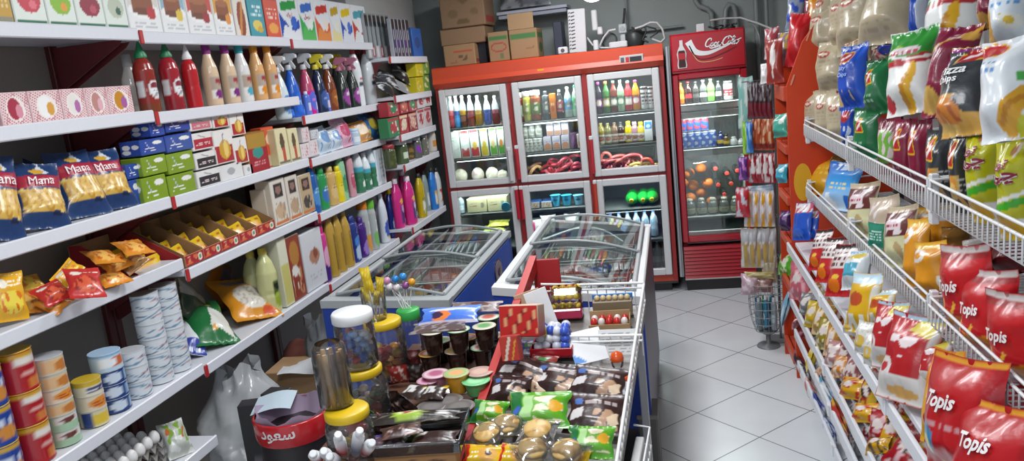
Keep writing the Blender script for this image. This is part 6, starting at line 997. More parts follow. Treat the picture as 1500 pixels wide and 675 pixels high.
# toothpaste tubes
def tube_pack(px, py, px1, py1, z0, z1, c, lab):
    B, T = at(px, py, 'z', z0), at(px1, py1, 'z', z1); d = T - B; L = d.length; o = build('cream_tube', lab, 'tube', frame_mat(B, d, (.2, -1, .5)), [('tube', recalc(MB().lathe([(.002, 0), (.012, .006), (.017, L * .3), (.017, L * .78), (.008, L * .84)], None, 16, 1, .8, paint=paint('dcdde0', [('r', .3, .2, .7, .45, c), ('n', .35, .5, .65, .7, '8a8e98', 2, 3)])).mesh('tube')), 'gloss'), ('cap', recalc(MB().lathe([(.0105, L * .83), (.011, L * .85), (.0105, L * .99), (.008, L)], 'e2e4e6', 14).mesh('cap')), 'plastic')], 'white cream tubes at the table edge')
for k, a in enumerate(((504, 690, 495, 636, .735, .84), (520, 688, 527, 630, .74, .85), (532, 686, 545, 648, .74, .81), (484, 694, 474, 660, .735, .78), (468, 696, 458, 664, .735, .77), (496, 700, 482, 668, .735, .77))): tube_pack(a[0], a[1] - 22, a[2], a[3], a[4] + .075, a[5] + .085, ('c03a44', '6a7a94', 'b02a38', 'c8ccd4', 'b8404a', '8a94a8')[k], ('white tube standing up, cap highest', 'white tube leaning towards the biscuit tray', 'white and red tube beside the biscuit tray', 'white tube lying in the front pile', 'white tube at the bin side of the pile', 'white tube lying lowest in the pile')[k])
p = at(520, 655, 'z', .74); build('red_card', 'red card pack between the white tubes', 'card', zmat((p.x, p.y + .04, .7355), .4), [('card', recalc(MB().box((0, 0, .045), (.07, .03, .09), 'b81f2c', .003).mesh('card')), 'paper')])
# bin, boxes and bags beside the table
p = at(438, 600, 'z', .62); t = thing('rubbish_bin', 'dark bin with a wide red lettered rim and lilac liner', 'bin', (p.x - .03, p.y, 0), -.1); link('bucket', MB().lathe([(.10, 0), (.115, .02), (.135, .5), (.14, .56)], '2a2426', 28), 'plastic', t); rb = link('red_band', MB().lathe([(.1425, .53), (.147, .545), (.15, .615), (.147, .62), (.14, .62)], 'b81f26', 32, caps=False), 'gloss', t)
cyl = lambda u, v, l: np.stack([(.1475 + l) * np.sin((np.asarray(u) - .5) * 2.2), -(.1475 + l) * np.cos((np.asarray(u) - .5) * 2.2), .54 + np.asarray(v) * .075], -1)
lettering('\uFEA9\uFEEE\uFECC\uFEB3', cyl, .56, .5, .62, 4.3, 'e6dede', parent=rb, bold=.02)
U, V = np.meshgrid(np.linspace(0, 1, 33), np.linspace(0, 1, 9)); R_ = .138 - .07 * V ** 1.5 + .008 * np.sin(U * 50) * (1 - V); link('liner', MB().grid(np.stack([R_ * np.cos(U * 6.2832), R_ * np.sin(U * 6.2832), .635 - .16 * V + .012 * np.sin(U * 38)], -1), C('a996ac')), 'plastic', t)
for px, py, w, d, h, rz, lab, pr in ((370, 588, .11, .07, .60, .25, 'black box with a violet picture in front of the plastic bag', [('e', .6, .35, .2, .2, '7a2a6a'), ('e', .65, .3, .1, .1, 'b84a90'), ('n', .2, .5, .8, .62, '6a646a', 2, 4)]), (404, 572, .10, .08, .62, -.1, 'black box behind the bin with white lettering marks', [('n', .1, .75, .9, .85, 'b0a8b0', 1, 5)])):
    p = at(px, py, 'z', h); build('black_box', lab, 'box', zmat((p.x, p.y, 0), rz), [('carton', recalc(pack_mesh(w, d, h, paint('1c191c', pr), '1f1b1e', '242024').mesh('carton')), 'paper')])
p = at(362, 600, 'z', .45); 
def blob_bag(c, r, h, seed, m, lab, pr=None, col='c9cbcc'):
    rr = np.random.RandomState(seed); U, V = np.meshgrid(np.linspace(0, 1, 41), np.linspace(0, 1, 25)); th = U * 2 * math.pi; R = np.sin(np.clip(V, 0, .93) * math.pi) ** .6 * r
    for k in range(16):
        a, b, q, w = rr.randint(1, 9), rr.randint(1, 9), rr.rand() * 6.28, rr.rand() * .05; R = R * (1 + w * np.sin(a * th + b * 3 * V + q))
    R = np.where(V > .88, R * .6 + .03 + .02 * np.sin(9 * th), R); R[:, -1] = R[:, 0]; Z = V * h * (1 + .05 * np.sin(3 * th + 4 * V)); Z[:, -1] = Z[:, 0]; mb = MB(); mb.grid(np.stack([R * np.cos(th), R * np.sin(th), Z], -1), C(col)); return build('plastic_bag', lab, 'bag', zmat(c, 0), [('bag', recalc(mb.mesh('bag')), m)])
blob_bag((p.x, p.y, 0), .2, .66, 3, 'bagfilm', 'crumpled clear white plastic bag beside the bin'); 
build('vegetable', 'dark green vegetable inside the plastic bag', 'vegetable', zmat((p.x - .05, p.y - .03, .36), 0), [('leaf', recalc(MB().ball((0, 0, 0), .055, '34421f', 14, sq=(1.2, .8, .7)).mesh('leaf')), 'skin')]); build('vegetable', 'pale green vegetable low in the plastic bag', 'vegetable', zmat((p.x + .0, p.y - .06, .12), 0), [('leaf', recalc(MB().ball((0, 0, 0), .05, '6a8a2c', 14, sq=(1, .8, .7)).mesh('leaf')), 'skin')])
p = at(430, 540, 'z', .5); build('cardboard_box', 'open brown cardboard box behind the bin', 'box', zmat((p.x - .02, p.y + .12, 0), .05), [('carton', recalc(MB().box((0, 0, .24), (.3, .22, .48), 'a5835f', .004).mesh('carton')), 'card')])
build('paper_sheet', 'white paper lying on the brown box behind the bin', 'paper', zmat((p.x + .02, p.y + .06, .482), .3, .0), [('sheet', recalc(MB().grid(np.array([[(x, y, .006 + .012 * math.sin(x * 20) * math.sin(y * 15)) for x in np.linspace(-.11, .12, 8)] for y in np.linspace(-.1, .1, 8)]), C('d6d8da')).mesh('sheet')), 'paper')])
blob_bag((p.x + .02, p.y + .30, .0), .12, .66, 11, 'matte', 'dark grey plastic bag in the gap below the cleaner shelf', col='6f7274'); build('sack', 'reddish brown sack behind the brown box', 'sack', zmat((p.x - .12, p.y + .30, 0), 0), [('sack', recalc(MB().ball((0, 0, .28), .13, '6a3a30', 18, sq=(1, .8, 2.1)).mesh('sack')), 'cloth')])
p = at(396, 582, 'z', .66); build('paper_sheet', 'pale blue paper on top of the plastic bag', 'paper', zmat((p.x, p.y + .02, .63), .2), [('sheet', recalc(MB().grid(np.array([[(x, y, .012 * math.sin(x * 22 + 1) + .2 * y) for x in np.linspace(-.08, .08, 9)] for y in np.linspace(-.06, .06, 7)]), C('b8c8d2')).mesh('sheet')), 'paper')])
# ---------------------------------------------------------------- sloped sweet display in front of the freezer
SA, SB = .375, .165
sp = lambda px, py, up=0.: atp(px, py, SA + up, SB)
def disp():
    y0, y1, x0, x1 = 1.62, 2.98, -.655, -.15; ym = (y0 + y1) / 2; z0, z1 = SA + SB * y0 - .012, SA + SB * y1 - .012; xm = (x0 + x1) / 2
    t = thing('sweet_display', 'sloped white wire sweet display with a red side rail', 'display stand', (xm, ym, 0)); P = lambda x, y, z: (x - xm, y - ym, z)
    zs = lambda y: z0 + (z1 - z0) * (y - y0) / (y1 - y0)
    xr = lambda y: x1 - .075 * (y1 - y) / (y1 - y0)
    link('base_shelf', MB().add([P(x, y, z) for y, z in ((y0, z0 - .03), (y1, z1 - .03), (y1, z1), (y0, z0)) for x in (x0, xr(y))], [(0, 1, 3, 2), (2, 3, 5, 4), (4, 5, 7, 6), (6, 7, 1, 0), (0, 2, 4, 6), (1, 7, 5, 3)], C('77726f'), True), 'paint', t)
    for xx, yy in ((x0 + .03, y0 + .05), (x1 - .10, y0 + .05), (x0 + .03, y1 - .05), (x1 - .03, y1 - .05)): link('leg', MB().box(P(xx, yy, zs(yy) / 2 - .02), (.03, .03, zs(yy) - .045), 'b9bbbd', .003), 'paint', t)
    wb = MB(); hh = .085
    wb.tube([P(xr(y0), y0, zs(y0) + hh * .6), P(x1, y1, zs(y1) + hh)], .0055, 'e0e0e0', 8).tube([P(xr(y0), y0, zs(y0) + .02), P(x1, y1, zs(y1) + .02)], .004, 'e0e0e0', 6)
    for i in range(36):
        y = y0 + (y1 - y0) * i / 35; wb.tube([P(xr(y), y, zs(y)), P(xr(y), y, zs(y) + hh * (.6 + .4 * i / 35))], .002, 'd8d8d8', 4)
    link('side_wires', wb, 'plastic', t)
    for yy, h2 in ((2.60, .075), (y1, .09)):
        wb = MB(); wb.tube([P(x0 + .1, yy, zs(yy) + h2 + .015), P(x0 + .25, yy, zs(yy) + h2 + .005), P(x1, yy, zs(yy) + h2)], .005, 'e2e2e2', 8).tube([P(x0 + .1, yy - .004, zs(yy) + h2 - .014), P(x1, yy - .004, zs(yy) + h2 - .018)], .004, 'e2e2e2', 6)
        for i in range(12): xx = x0 + .1 + (x1 - x0 - .1) * i / 11; wb.tube([P(xx, yy, zs(yy)), P(xx, yy, zs(yy) + h2)], .0022, 'dcdcdc', 4)
        link('wire_divider', wb, 'plastic', t)
    ra, rb_ = Vector((-.665, 2.28, .755)), Vector((-.585, 3.03, 1.055)); d = rb_ - ra; mb = MB(); V = []
    for q, c in ((ra, 0), (rb_, 0)):
        for dx, dz in ((-.014, -.045), (.014, -.045), (.014, .012), (-.014, .012)): V.append(P(q.x + dx, q.y, q.z + dz))
    mb.add(V, [(0, 1, 2, 3), (7, 6, 5, 4), (0, 4, 5, 1), (1, 5, 6, 2), (2, 6, 7, 3), (3, 7, 4, 0)], C('b02a26'), True); link('side_rail', mb, 'paint', t)
    link('end_panel', MB().box(P(-.535, 3.03, .965), (.11, .012, .17), 'a01f24', .003), 'paint', t); link('front_rail', MB().prism([(1.95 - ym, zs(1.95) - .02), (2.28 - ym, .70), (2.28 - ym, .77), (1.95 - ym, zs(1.95) + .05)], -.672 - xm, -.65 - xm, 'a8262a', 'x'), 'paint', t)
    bk = MB(); bx0 = at(918, 580, 'y', 2.12)
    for z in (.62, .68): bk.tube([P(-.195, 2.0, z), P(-.145, 2.02, z), P(-.13, 2.28, z), P(-.18, 2.3, z)], .0035, 'd8d8d8', 6)
    for q in range(7): bk.tube([P(-.145 + .015 * q / 6, 2.02 + .26 * q / 6, .56), P(-.145 + .015 * q / 6, 2.02 + .26 * q / 6, .68)], .002, 'd0d0d0', 4)
    bk.box(P(-.162, 2.15, .56), (.046, .27, .006), '4a8a62', .001); link('side_basket', bk, 'plastic', t)
disp()
gS = 'sweet packs on the sloped display'
def sl(px0, py0, px1, py1, wpx, th, fr, nm, lab, cat, l0=.005, l1=.02, face=(0, -.45, 1), g=gS, **k): return pouch(sp(px0, py0, l0), sp(px1, py1, l1), wpx, th, fr, nm, lab, cat, face, grp=g, slump=0, **k)
brown = paint('331d1c', [('k', .5, .1, .98, .5, 'b08c70', 3, .2, 4), ('k', .52, .12, .96, .48, 'd8c0a4', 4, 1.4, 9), ('p', [(.08, .25), (.3, .3), (.28, .55), (.08, .5)], 'c8c4c4'), ('e', .18, .7, .08, .1, '4a6aa8'), ('n', .3, .62, .9, .8, 'a89a98', 1, 4)])
for a in ((757, 572, 790, 528, 92, 'brown biscuit bag at the back beside the red tray'), (808, 580, 828, 532, 88, 'brown biscuit bag in the middle of the display'), (868, 585, 884, 536, 84, 'brown biscuit bag by the side wires, behind'), (866, 638, 878, 575, 84, 'brown biscuit bag by the side wires, in front'), (742, 592, 752, 550, 60, 'dark brown bag half under the green one')): sl(a[0], a[1], a[2], a[3], a[4], .05, brown, 'biscuit_bag', a[5], 'biscuit bag', l0=.01, l1=.05)
green = paint('5aa01f', [('r', 0, 0, .2, 1, '1f6a34'), ('p', [(.22, .2), (.4, .2), (.42, .85), (.24, .85)], 'a8d090'), ('k', .45, .15, .92, .8, 'd8d0b0', 3, .3, 5), ('e', .8, .5, .13, .16, 'd8a02a'), ('r', .93, 0, 1, 1, '4a9a2a'), ('e', .14, .4, .06, .12, '3a5ab0')])
for a in ((786, 628, 792, 572, 92, 'large bright green biscuit bag in the centre of the display', .05), (712, 620, 722, 586, 52, 'small green biscuit bag beside the red rail', .03), (864, 672, 868, 624, 70, 'green biscuit bag at the front by the side wires', .04)): sl(*a[:5], .06, green, 'biscuit_bag', a[5], 'biscuit bag', l0=.03, l1=.03 + a[6])
yel = paint('d8b01c', [('r', 0, 0, .12, 1, 'c0281f'), ('e', .62, .5, .24, .34, 'd8a04a'), ('e', .64, .5, .08, .12, '3a2420'), ('n', .12, .3, .4, .7, 'f0e8d0', 2, 3)])
for a in ((706, 684, 712, 650, 62, 'yellow biscuit pack at the bottom edge, rail side'), (752, 686, 762, 652, 54, 'yellow biscuit pack at the bottom edge, second'), (836, 692, 842, 658, 50, 'yellow biscuit pack at the bottom edge, wire side')): sl(*a[:5], .04, yel, 'biscuit_pack', a[5], 'biscuit pack', l0=.02, l1=.05)
def cookies(px, py, lab, r=.042, up=.05):
    p = sp(px, py, up); t = thing('cookie_pack', lab, 'cookies', p, RND.uniform(-.5, .5), 'clear wrapped cookies at the front'); t.rotation_euler = (.25, 0, t.rotation_euler.z)
    for k in range(2):
        ck = link('cookie', cached(('cookie', k), lambda: MB().lathe([(.03, -.006), (r, 0), (r * .95, .008), (r * .6, .014), (.001, .016)], None, 18, paint=paint('d2b070', [('k', 0, 0, 1, 1, 'b88c48', 6, 1, 3), ('k', 0, .4, 1, 1, '5a4a50', 5, 2.3, 7)]))), 'paper', t); ck.location = (0, 0, .016 * k - .008); ck.rotation_euler = (0, 0, k * 2)
    mb, S = bag_mesh(.115, .10, .05, paint('ffffff'), RND.randint(0, 99), 0, (14, 12)); w = link('wrapper', recalc(mb.mesh('wrapper')), 'wrap', t); w.matrix_basis = Matrix.Translation((0, -.05, 0)) @ Matrix.Rotation(-R90, 4, 'X')
for px, py, lab, up in ((714, 636, 'clear wrapped cookie pair beside the biscuit tray', .05), (742, 624, 'clear wrapped cookie pair between the two green bags', .05), (788, 632, 'clear wrapped cookie pair in front of the large green bag', .06), (780, 660, 'clear wrapped cookie pair above the second yellow pack', .06), (830, 662, 'clear wrapped cookie pair beside the front green bag', .06)): cookies(px, py, lab, up=up)
# boxes and trays at the back of the display
p = sp(768, 478, 0); M = frame_mat(sp(766, 492, .10), Vector((.0, .25, 1)), (-.25, -1, .25)); build('red_sweet_box', 'open red sweet box with stick pictures, leaning by the red rail', 'sweet box', M, [('box', recalc(pack_mesh(.15, .06, .11, paint('b81f1c', [('s', .2 + .2 * k, .1, .1 + .2 * k, .9, .04, 'd8a878') for k in range(5)] + [('s', .3 + .2 * k, .1, .2 + .2 * k, .9, .02, '7a1414') for k in range(4)]), 'a01c1c', 'c8b09a').mesh('box')), 'paper')])
M = frame_mat(sp(752, 528, .09), Vector((-.1, .2, 1)), (-.3, -1, .25)); build('sweet_card', 'red and white cards standing under the red box', 'card pack', M, [('card', recalc(pack_mesh(.07, .03, .085, paint('b83a30', [('s', .2, 0, .6, 1, .16, 'd8c8b8'), ('s', .6, 0, .9, .8, .08, 'd89a3a')]), 'a03028').mesh('card')), 'paper')])
M = frame_mat(sp(803, 482, .06), Vector((-.28, .1, 1)), (.35, -1, .25)); build('white_card', 'white board flap standing behind the red sweet box', 'card', M, [('board', recalc(MB().box((0, 0, .07), (.085, .006, .16), 'dfe0e2', .001).mesh('board')), 'card')])
M = frame_mat(sp(786, 472, .05), Vector((-.3, .2, 1)), (.2, -1, .2)); build('wafer_box', 'tan carton behind the red sweet box', 'carton', M, [('carton', recalc(MB().box((0, .03, .06), (.10, .03, .12), 'b08f74', .002).mesh('carton')), 'card')])
def yellow_pack():
    c = sp(832, 462, 0); t = thing('candy_tray', 'pink tray of yellow sweets wrapped in clear film', 'sweet tray', (c.x, c.y, c.z), .05); link('tray', MB().box((0, 0, .02), (.12, .10, .04), 'b83a5c', .006), 'gloss', t)
    for i in range(4):
        for j in range(3):
            sw_ = link('sweet', cached(('ys',), lambda: MB().ball((0, 0, 0), .015, 'd8b83a', 12, sq=(1, 1, .9))), 'foil', t); sw_.location = ((i - 1.5) * .028, (j - 1) * .03, .05 + .026 * j)
    link('film', MB().box((0, .005, .062), (.122, .098, .11), 'ffffff', .02), 'clear', t)
yellow_pack()
for c0, lab, cols, w in ((sp(894, 482, 0), 'card tray of red and white wrapped eggs', ('c02a24', 'd8d0cc', 'b8201f'), .15),):
    t = thing('sweet_tray', lab, 'sweet tray', (c0.x, c0.y, c0.z), .03); link('tray', MB().box((0, 0, .006), (w, .085, .01), 'a88a64', .002).box((0, -.042, .018), (w, .003, .03), 'a88a64', .001).box((0, .042, .03), (w, .003, .06), 'a88a64', .001).box((w / 2, 0, .025), (.003, .085, .05), 'a88a64', .001), 'card', t)
    for i in range(5):
        for j in range(2):
            p = t.location + Vector(((i - 2) * .028, (j - .5) * .034, .033)); build('wrapped_egg', 'red and white wrapped sweet egg in the card tray, %s of the %s row' % (ORDW[i], ('front', 'back')[j]), 'sweet', zmat(p, 0), [('egg', cached(('we', cols[(i + j) % 3]), lambda: MB().ball((0, 0, 0), .016, cols[(i + j) % 3], 12, sq=(.85, .85, 1.15))), 'foil')], 'wrapped eggs in the card tray')
c0 = sp(898, 463, .0); t = thing('sweet_tray', 'blue edged tray of cream sweets behind the red eggs', 'sweet tray', (c0.x, c0.y + .02, c0.z), .03); link('tray', MB().box((0, 0, .03), (.15, .05, .06), '7a6a54', .003).box((0, .026, .062), (.155, .006, .03), '2a7ac0', .002), 'paper', t)
for i in range(6): sw_ = link('sweet', cached(('cs',), lambda: MB().ball((0, 0, 0), .012, 'c8b084', 10)), 'foil', t); sw_.location = ((i - 2.5) * .023, 0, .068)
t = thing('gum_basket', 'red tray heaped with white, yellow and blue balls', 'sweet tray', sp(812, 516, 0), .0); r0 = Vector(t.location); link('tray', MB().box((0, 0, .012), (.145, .13, .02), 'a81c28', .004).box((0, -.066, .025), (.15, .006, .03), 'a81c28', .003).box((-.073, 0, .025), (.006, .13, .03), 'a81c28', .003).box((.073, 0, .025), (.006, .13, .03), 'a81c28', .003), 'gloss', t)
for i in range(36):
    l = i // 12; q = i % 12; p = r0 + Vector(((q % 4 - 1.5) * .033 * (1 - .12 * l) + .004 * l, (q // 4 - 1) * .036 * (1 - .15 * l), .038 + .026 * l)) + Vector((RND.uniform(-.005, .005), RND.uniform(-.005, .005), RND.uniform(-.003, .004))); c = ('c8ccd8', 'd0d4dc', 'd8d040', 'c4c8d4', 'd8dadf', '2f4fb0', 'b8bccc')[(i * 3) % 7] if not (q % 4 == 3 and q < 8) else ('2a4ab0', '3a5ac0')[i % 2]
    build('gum_ball', 'foil ball in the red tray, %s layer, %s' % (ORDW[l], ORDX[q]), 'sweet', zmat(p, i), [('ball', cached(('gb', c), lambda: MB().ball((0, 0, 0), .0175, c, 12)), 'foil')], 'foil balls in the red tray')
M = frame_mat(sp(868, 530, .002), Vector((-.25, .6, .55)), (.1, -.6, 1)); build('white_card', 'white card sheet with a blue corner lying across the display', 'card', M, [('sheet', recalc(pack_mesh(.12, .002, .13, paint('d9dbdd', [('p', [(0, 0), (.42, 0), (0, .35)], '2a7ac8')]), 'd0d2d4', None, (20, 20), .0005).mesh('sheet')), 'paper')])
M = frame_mat(sp(905, 520, .002), Vector((.0, .4, .8)), (0, -1, .5)); build('price_sheet', 'white printed sheet leaning on the wire divider', 'paper', M, [('sheet', recalc(pack_mesh(.13, .002, .09, paint('cfd0d0', [('n', .08, .1, .92, .92, '7f8486', 7, 3)]), 'd0d2d4', None, (30, 26), .0005).mesh('sheet')), 'paper')])
for px, py, lab, s in ((905, 540, 'orange and white surprise egg standing upright', 1), (914, 560, 'orange and white wrapped toy lying by the wires', .8)):
    p = sp(px, py, .0); t = build('surprise_egg', lab, 'toy', zmat((p.x, p.y, p.z), .2, 0 if s == 1 else .9), [('lower_half', recalc(MB().lathe([(.012 * s, .002), (.02 * s, .012 * s), (.022 * s, .03 * s)], 'd8d8dc', 16, caps=False).mesh('lower')), 'jarplastic'), ('upper_half', recalc(MB().lathe([(.0225 * s, .03 * s), (.024 * s, .036 * s), (.019 * s, .055 * s), (.001, .064 * s)], 'd8541c', 16, caps=False).mesh('upper')), 'gloss')])
slp = [(790, 545, 800, 520, 40, '8a3a30', 'red and green sweet packet in front of the red tray'), (846, 555, 852, 535, 36, '3a3a3c', 'dark silver packet between the brown bags'), (772, 520, 776, 498, 26, '4a4a8a', 'blue purple packet beside the red tray'), (890, 575, 900, 552, 50, 'c8ccd4', 'white wrapped packet under the orange toy')]
for a in slp: sl(a[0], a[1], a[2], a[3], a[4], .03, paint(a[5], [('k', 0, 0, 1, 1, 'b0b4b8', 3, 1.6, 5), ('e', .5, .5, .2, .2, '4a8a4a')]), 'sweet_packet', a[6], 'sweet packet', l0=.01, l1=.03, res=(16, 16))
build('newspaper', 'folded newspaper in the small side basket', 'newspaper', zmat((-.166, 2.15, .566), -.06), [('paper', recalc(pack_mesh(.026, .2, .1, paint('c8c8c6'), 'c8c8c6', sidep=paint('c8c8c6', [('n', .05, .05, .95, .95, '6a6c70', 9, 3)])).mesh('paper')), 'paper')])
t = thing('covered_stool', 'stool under a dark cloth below the sweet display', 'stool', (-.31, 2.42, 0)); mb = MB(); U, V = np.meshgrid(np.linspace(0, 1, 41), np.linspace(0, 1, 10)); th = U * 6.2832; sq = 1 / np.maximum(np.abs(np.cos(th)), np.abs(np.sin(th))) ** .8; R_ = (.12 + .02 * V + .006 * np.sin(th * 9) * V) * sq; link('cloth', mb.grid(np.stack([R_ * np.cos(th), R_ * 1.8 * np.sin(th), .5 * (1 - V) + .005], -1), C('1b1a1d')).add([(-.12, -.21, .505), (.12, -.21, .505), (.12, .21, .505), (-.12, .21, .505)], [(0, 1, 2, 3)], C('202023'), True), 'cloth', t)
p = at(952, 600, 'z', .33); t = thing('grey_crate', 'grey speckled box standing beside the aisle', 'box', (p.x - .01, p.y + .02, 0)); link('box', MB().box((0, 0, .165), (.085, .17, .33), '6a6763', .008), 'matte', t); link('rim', MB().box((0, 0, .325), (.09, .175, .02), '8a8783', .004), 'matte', t)

# frozen goods inside the freezers
for fi, (x0, x1, nm) in enumerate(((-.70, -.24, 'aisle'), (-1.50, -1.08, 'shelving side'))):
    for k in range(18):
        c = ('b84a50', 'c8c8cc', '7a3a34', '3a5aa0', 'b89a5a', '8a2a34', 'a8b0b8')[(k * 5 + fi) % 7]; x = x0 + (x1 - x0) * ((k % 3) + .5) / 3; y = 3.28 + 1.1 * ((k // 3) + .5) / 6
        o = build('ice_cream_pack', 'frozen pack in the %s freezer, %s row from the camera, %s across' % (nm, ORDW[k // 3], ORDW[k % 3]), 'ice cream', zmat((x, y - .08, .66 + .01 * (k % 2)), RND.uniform(-.3, .3)) @ Matrix.Rotation(-R90, 4, 'X'), [('pack', cached(('ice', c, k % 4), lambda: bag_mesh(.13, .17, .045, paint(c, [('k', 0, 0, 1, 1, 'd8d4d0', 2.5, 1.2, k), ('e', .5, .5, .2, .16, 'a86a4a')]), k, 0, (14, 16))[0]), 'foil')], 'frozen packs in the freezers')

for k, (px, py, px1, py1, w, c, lab) in enumerate(((588, 560, 580, 535, 30, 'a8302a', 'red and white packet standing between the jars and cups'), (606, 540, 602, 512, 26, '5a1f22', 'dark red packet beside the rear jar'), (612, 560, 606, 532, 26, '241a1a', 'black packet beside the dark red one'), (572, 600, 566, 572, 32, '3a2a24', 'brown packet leaning on the middle jar'), (600, 600, 596, 584, 40, '1f1718', 'black shiny packet behind the cake roll'), (548, 622, 545, 604, 24, '2a7a3a', 'small green packet beside the nearest jar'), (560, 622, 556, 608, 24, 'a82a30', 'small red packet beside the green one'), (728, 530, 724, 500, 24, '2a2022', 'dark packet between the cups and the rail'))):
    slab(px, py, px1, py1, TBZ + .01, TBZ + .09, w, .03, paint(c, [('k', 0, 0, 1, 1, ('d8c8c0', '8a4a4a', '6a6464', '8a6a50', '5a5254', 'b8d0b0', 'd8b0a8', '5a5050')[k], 3, 1.3, k)]), 'sweet_packet', lab, 'sweet packet', 'loose packets on the counter', face=(.1, -1, .5), res=(14, 16))
# ---------------------------------------------------------------- snack bags on the gondola
TRI = lambda u, v, s, r=0.: [('p', [(u - .75 * s, v - .5 * s), (u + .75 * s, v - .5 * s), (u + .25 * s, v + .6 * s), (u - .2 * s, v + .6 * s)], 'd8b01c'), ('p', [(u - .62 * s, v - .42 * s), (u + .62 * s, v - .42 * s), (u + .18 * s, v + .5 * s), (u - .14 * s, v + .5 * s)], 'b01c24'), ('s', u - .3 * s, v - .22 * s, u + .22 * s, v + .12 * s, .22 * s, 'e0d8d8')]
def bag2(bx, by, tx, ty, wpx, xb, xt, th, fr, lab, face=(-1, -.7, .25), text=(), nm='snack_bag', cat='snack bag', grp=None, zmin=None, W=None, **k):
    th *= .8 if zmin is not None else 1.1
    if xb > .645 and zmin is not None: sh_ = max(0, .668 + .42 * th - xb); xb += sh_; xt += sh_
    B = at(bx, by, 'x', xb); T = at(tx, ty, 'y', B.y + .6 * (xt - xb))
    if zmin is not None and B.z < zmin: B.z = zmin
    if W is None:
        M = frame_mat(B, T - B, face); m = (B + T) / 2; xw = Vector((M[0][0], M[1][0], M[2][0])); W = wpx / max(abs(pj(m + xw * .01)[0] - pj(m)[0]) / .01, 60); W = min(W, .34)
    return pouch(B, T, 0, th, fr, nm, lab, cat, face, grp=grp, text=text, W=W, **k)
ZB1, ZB2 = 1.328, 1.012
g1 = 'crisp bags in the upper wire basket'
beige = paint('b3a68c', [('e', .5, .70, .18, .065, 'a83a3c'), ('e', .5, .70, .11, .035, 'cfc0a8'), ('n', .25, .4, .75, .62, 'a3967c', 3, 3), ('n', .2, .15, .8, .3, 'a0937a', 2, 5)])
big = dict(grp=g1, slump=.1); UF = (-1, -.8, .2)
for a in ((1215, 66, 1214, -20, 34, 'tall beige bag at the top, next to the orange rack', .80, .9, .12), (1253, 78, 1262, -25, 62, 'large beige bag at the top in the middle', .80, .92, .16), (1292, 66, 1318, -30, 76, 'largest beige bag at the top, nearest the camera', .80, .92, .17), (1325, 50, 1338, -10, 32, 'beige bag showing behind the blue bag', .88, .96, .1)): bag2(a[0], a[1], a[2], a[3], a[4], a[6], a[7], a[8], beige, a[5], **big)
for a in ((1184, 150, 1190, 74, 44, 'broad beige bag leaning on the orange rack panel', .72, .82, .14), (1207, 84, 1213, 8, 44, 'beige bag standing high against the orange rack', .76, .86, .14), (1236, 72, 1238, -12, 40, 'beige bag between the two tallest beige bags', .78, .88, .13), (1190, 136, 1192, 64, 40, 'beige bag in the middle row beside the orange rack', .74, .82, .12), (1222, 134, 1224, 58, 46, 'beige bag in the middle row beside the blue bag', .74, .82, .13), (1250, 96, 1253, 56, 20, 'narrow beige bag foot above the blue bag', .78, .86, .09), (1264, 92, 1266, 54, 22, 'narrow beige bag foot above the green bag', .78, .86, .09)): bag2(a[0], a[1], a[2], a[3], a[4], a[6], a[7], a[8], beige, a[5], **big)
for k, (bx, by, tx, ty, w) in enumerate(((1177, 192, 1175, 130, 32), (1193, 198, 1191, 131, 32), (1210, 203, 1208, 132, 34), (1231, 208, 1229, 134, 38))): bag2(bx, by, tx, ty, w, .675, .70, .1, beige, 'beige bag in the lowest row, %s from the orange rack' % ORDW[k], zmin=ZB1, **big)
salty = paint('1c48b0', [('e', .4, .80, .34, .11, 'd0a82c'), ('e', .4, .80, .30, .09, '9c2430'), ('s', .25, .78, .55, .83, .05, 'd8d0d0'), ('k', .05, .05, .7, .38, 'd0b070', 2.5, .6, 4), ('r', .85, 0, 1, 1, '2a5ac8'), ('r', 0, .94, 1, 1, '8a9ac0')])
bag2(1251, 160, 1252, 64, 40, .70, .78, .10, salty, 'blue crisp bag with a red oval, beside the beige bags', text=[('Salty', .45, .62, .085, 'b8d4f0', dict(maxw=.6, shear=.2)), ('Chips', .45, .52, .085, 'b8d4f0', dict(maxw=.6, shear=.2))], **big)
bag2(1243, 212, 1243, 155, 22, .668, .69, .08, paint('1c48b0', [('e', .5, .75, .3, .16, 'a82a30'), ('k', 0, .1, 1, .5, 'b8c8e0', 3, 1, 4)]), 'blue crisp bag with a red spot in the lowest row', zmin=ZB1, **big)
grn = paint('17683a', TRI(.42, .66, .26) + [('n', .1, .2, .6, .4, '9ac0a8', 2, 4), ('r', 0, .95, 1, 1, '0f4a28')])
bag2(1288, 168, 1288, 84, 42, .70, .78, .10, grn, 'green crisp bag with a red badge, in the middle row', **big); bag2(1270, 232, 1270, 156, 40, .668, .69, .09, grn, 'green crisp bag with a red badge, in the lowest row', zmin=ZB1, **big)
bag2(1300, 78, 1302, 58, 30, .82, .86, .05, paint('2a3f98'), 'dark blue bag top between the beige and green bags', **big); bag2(1345, 60, 1352, -20, 26, .86, .92, .09, paint('1f4cb4', [('r', .7, 0, 1, 1, 'b8c0d0')]), 'bright blue bag at the top behind the green and white one', **big); bag2(1288, 92, 1292, 66, 22, .80, .84, .06, paint('b8a08c', [('k', 0, 0, 1, 1, 'a84a4c', 3, 1, 4)]), 'small beige bag with red print above the green one', **big)
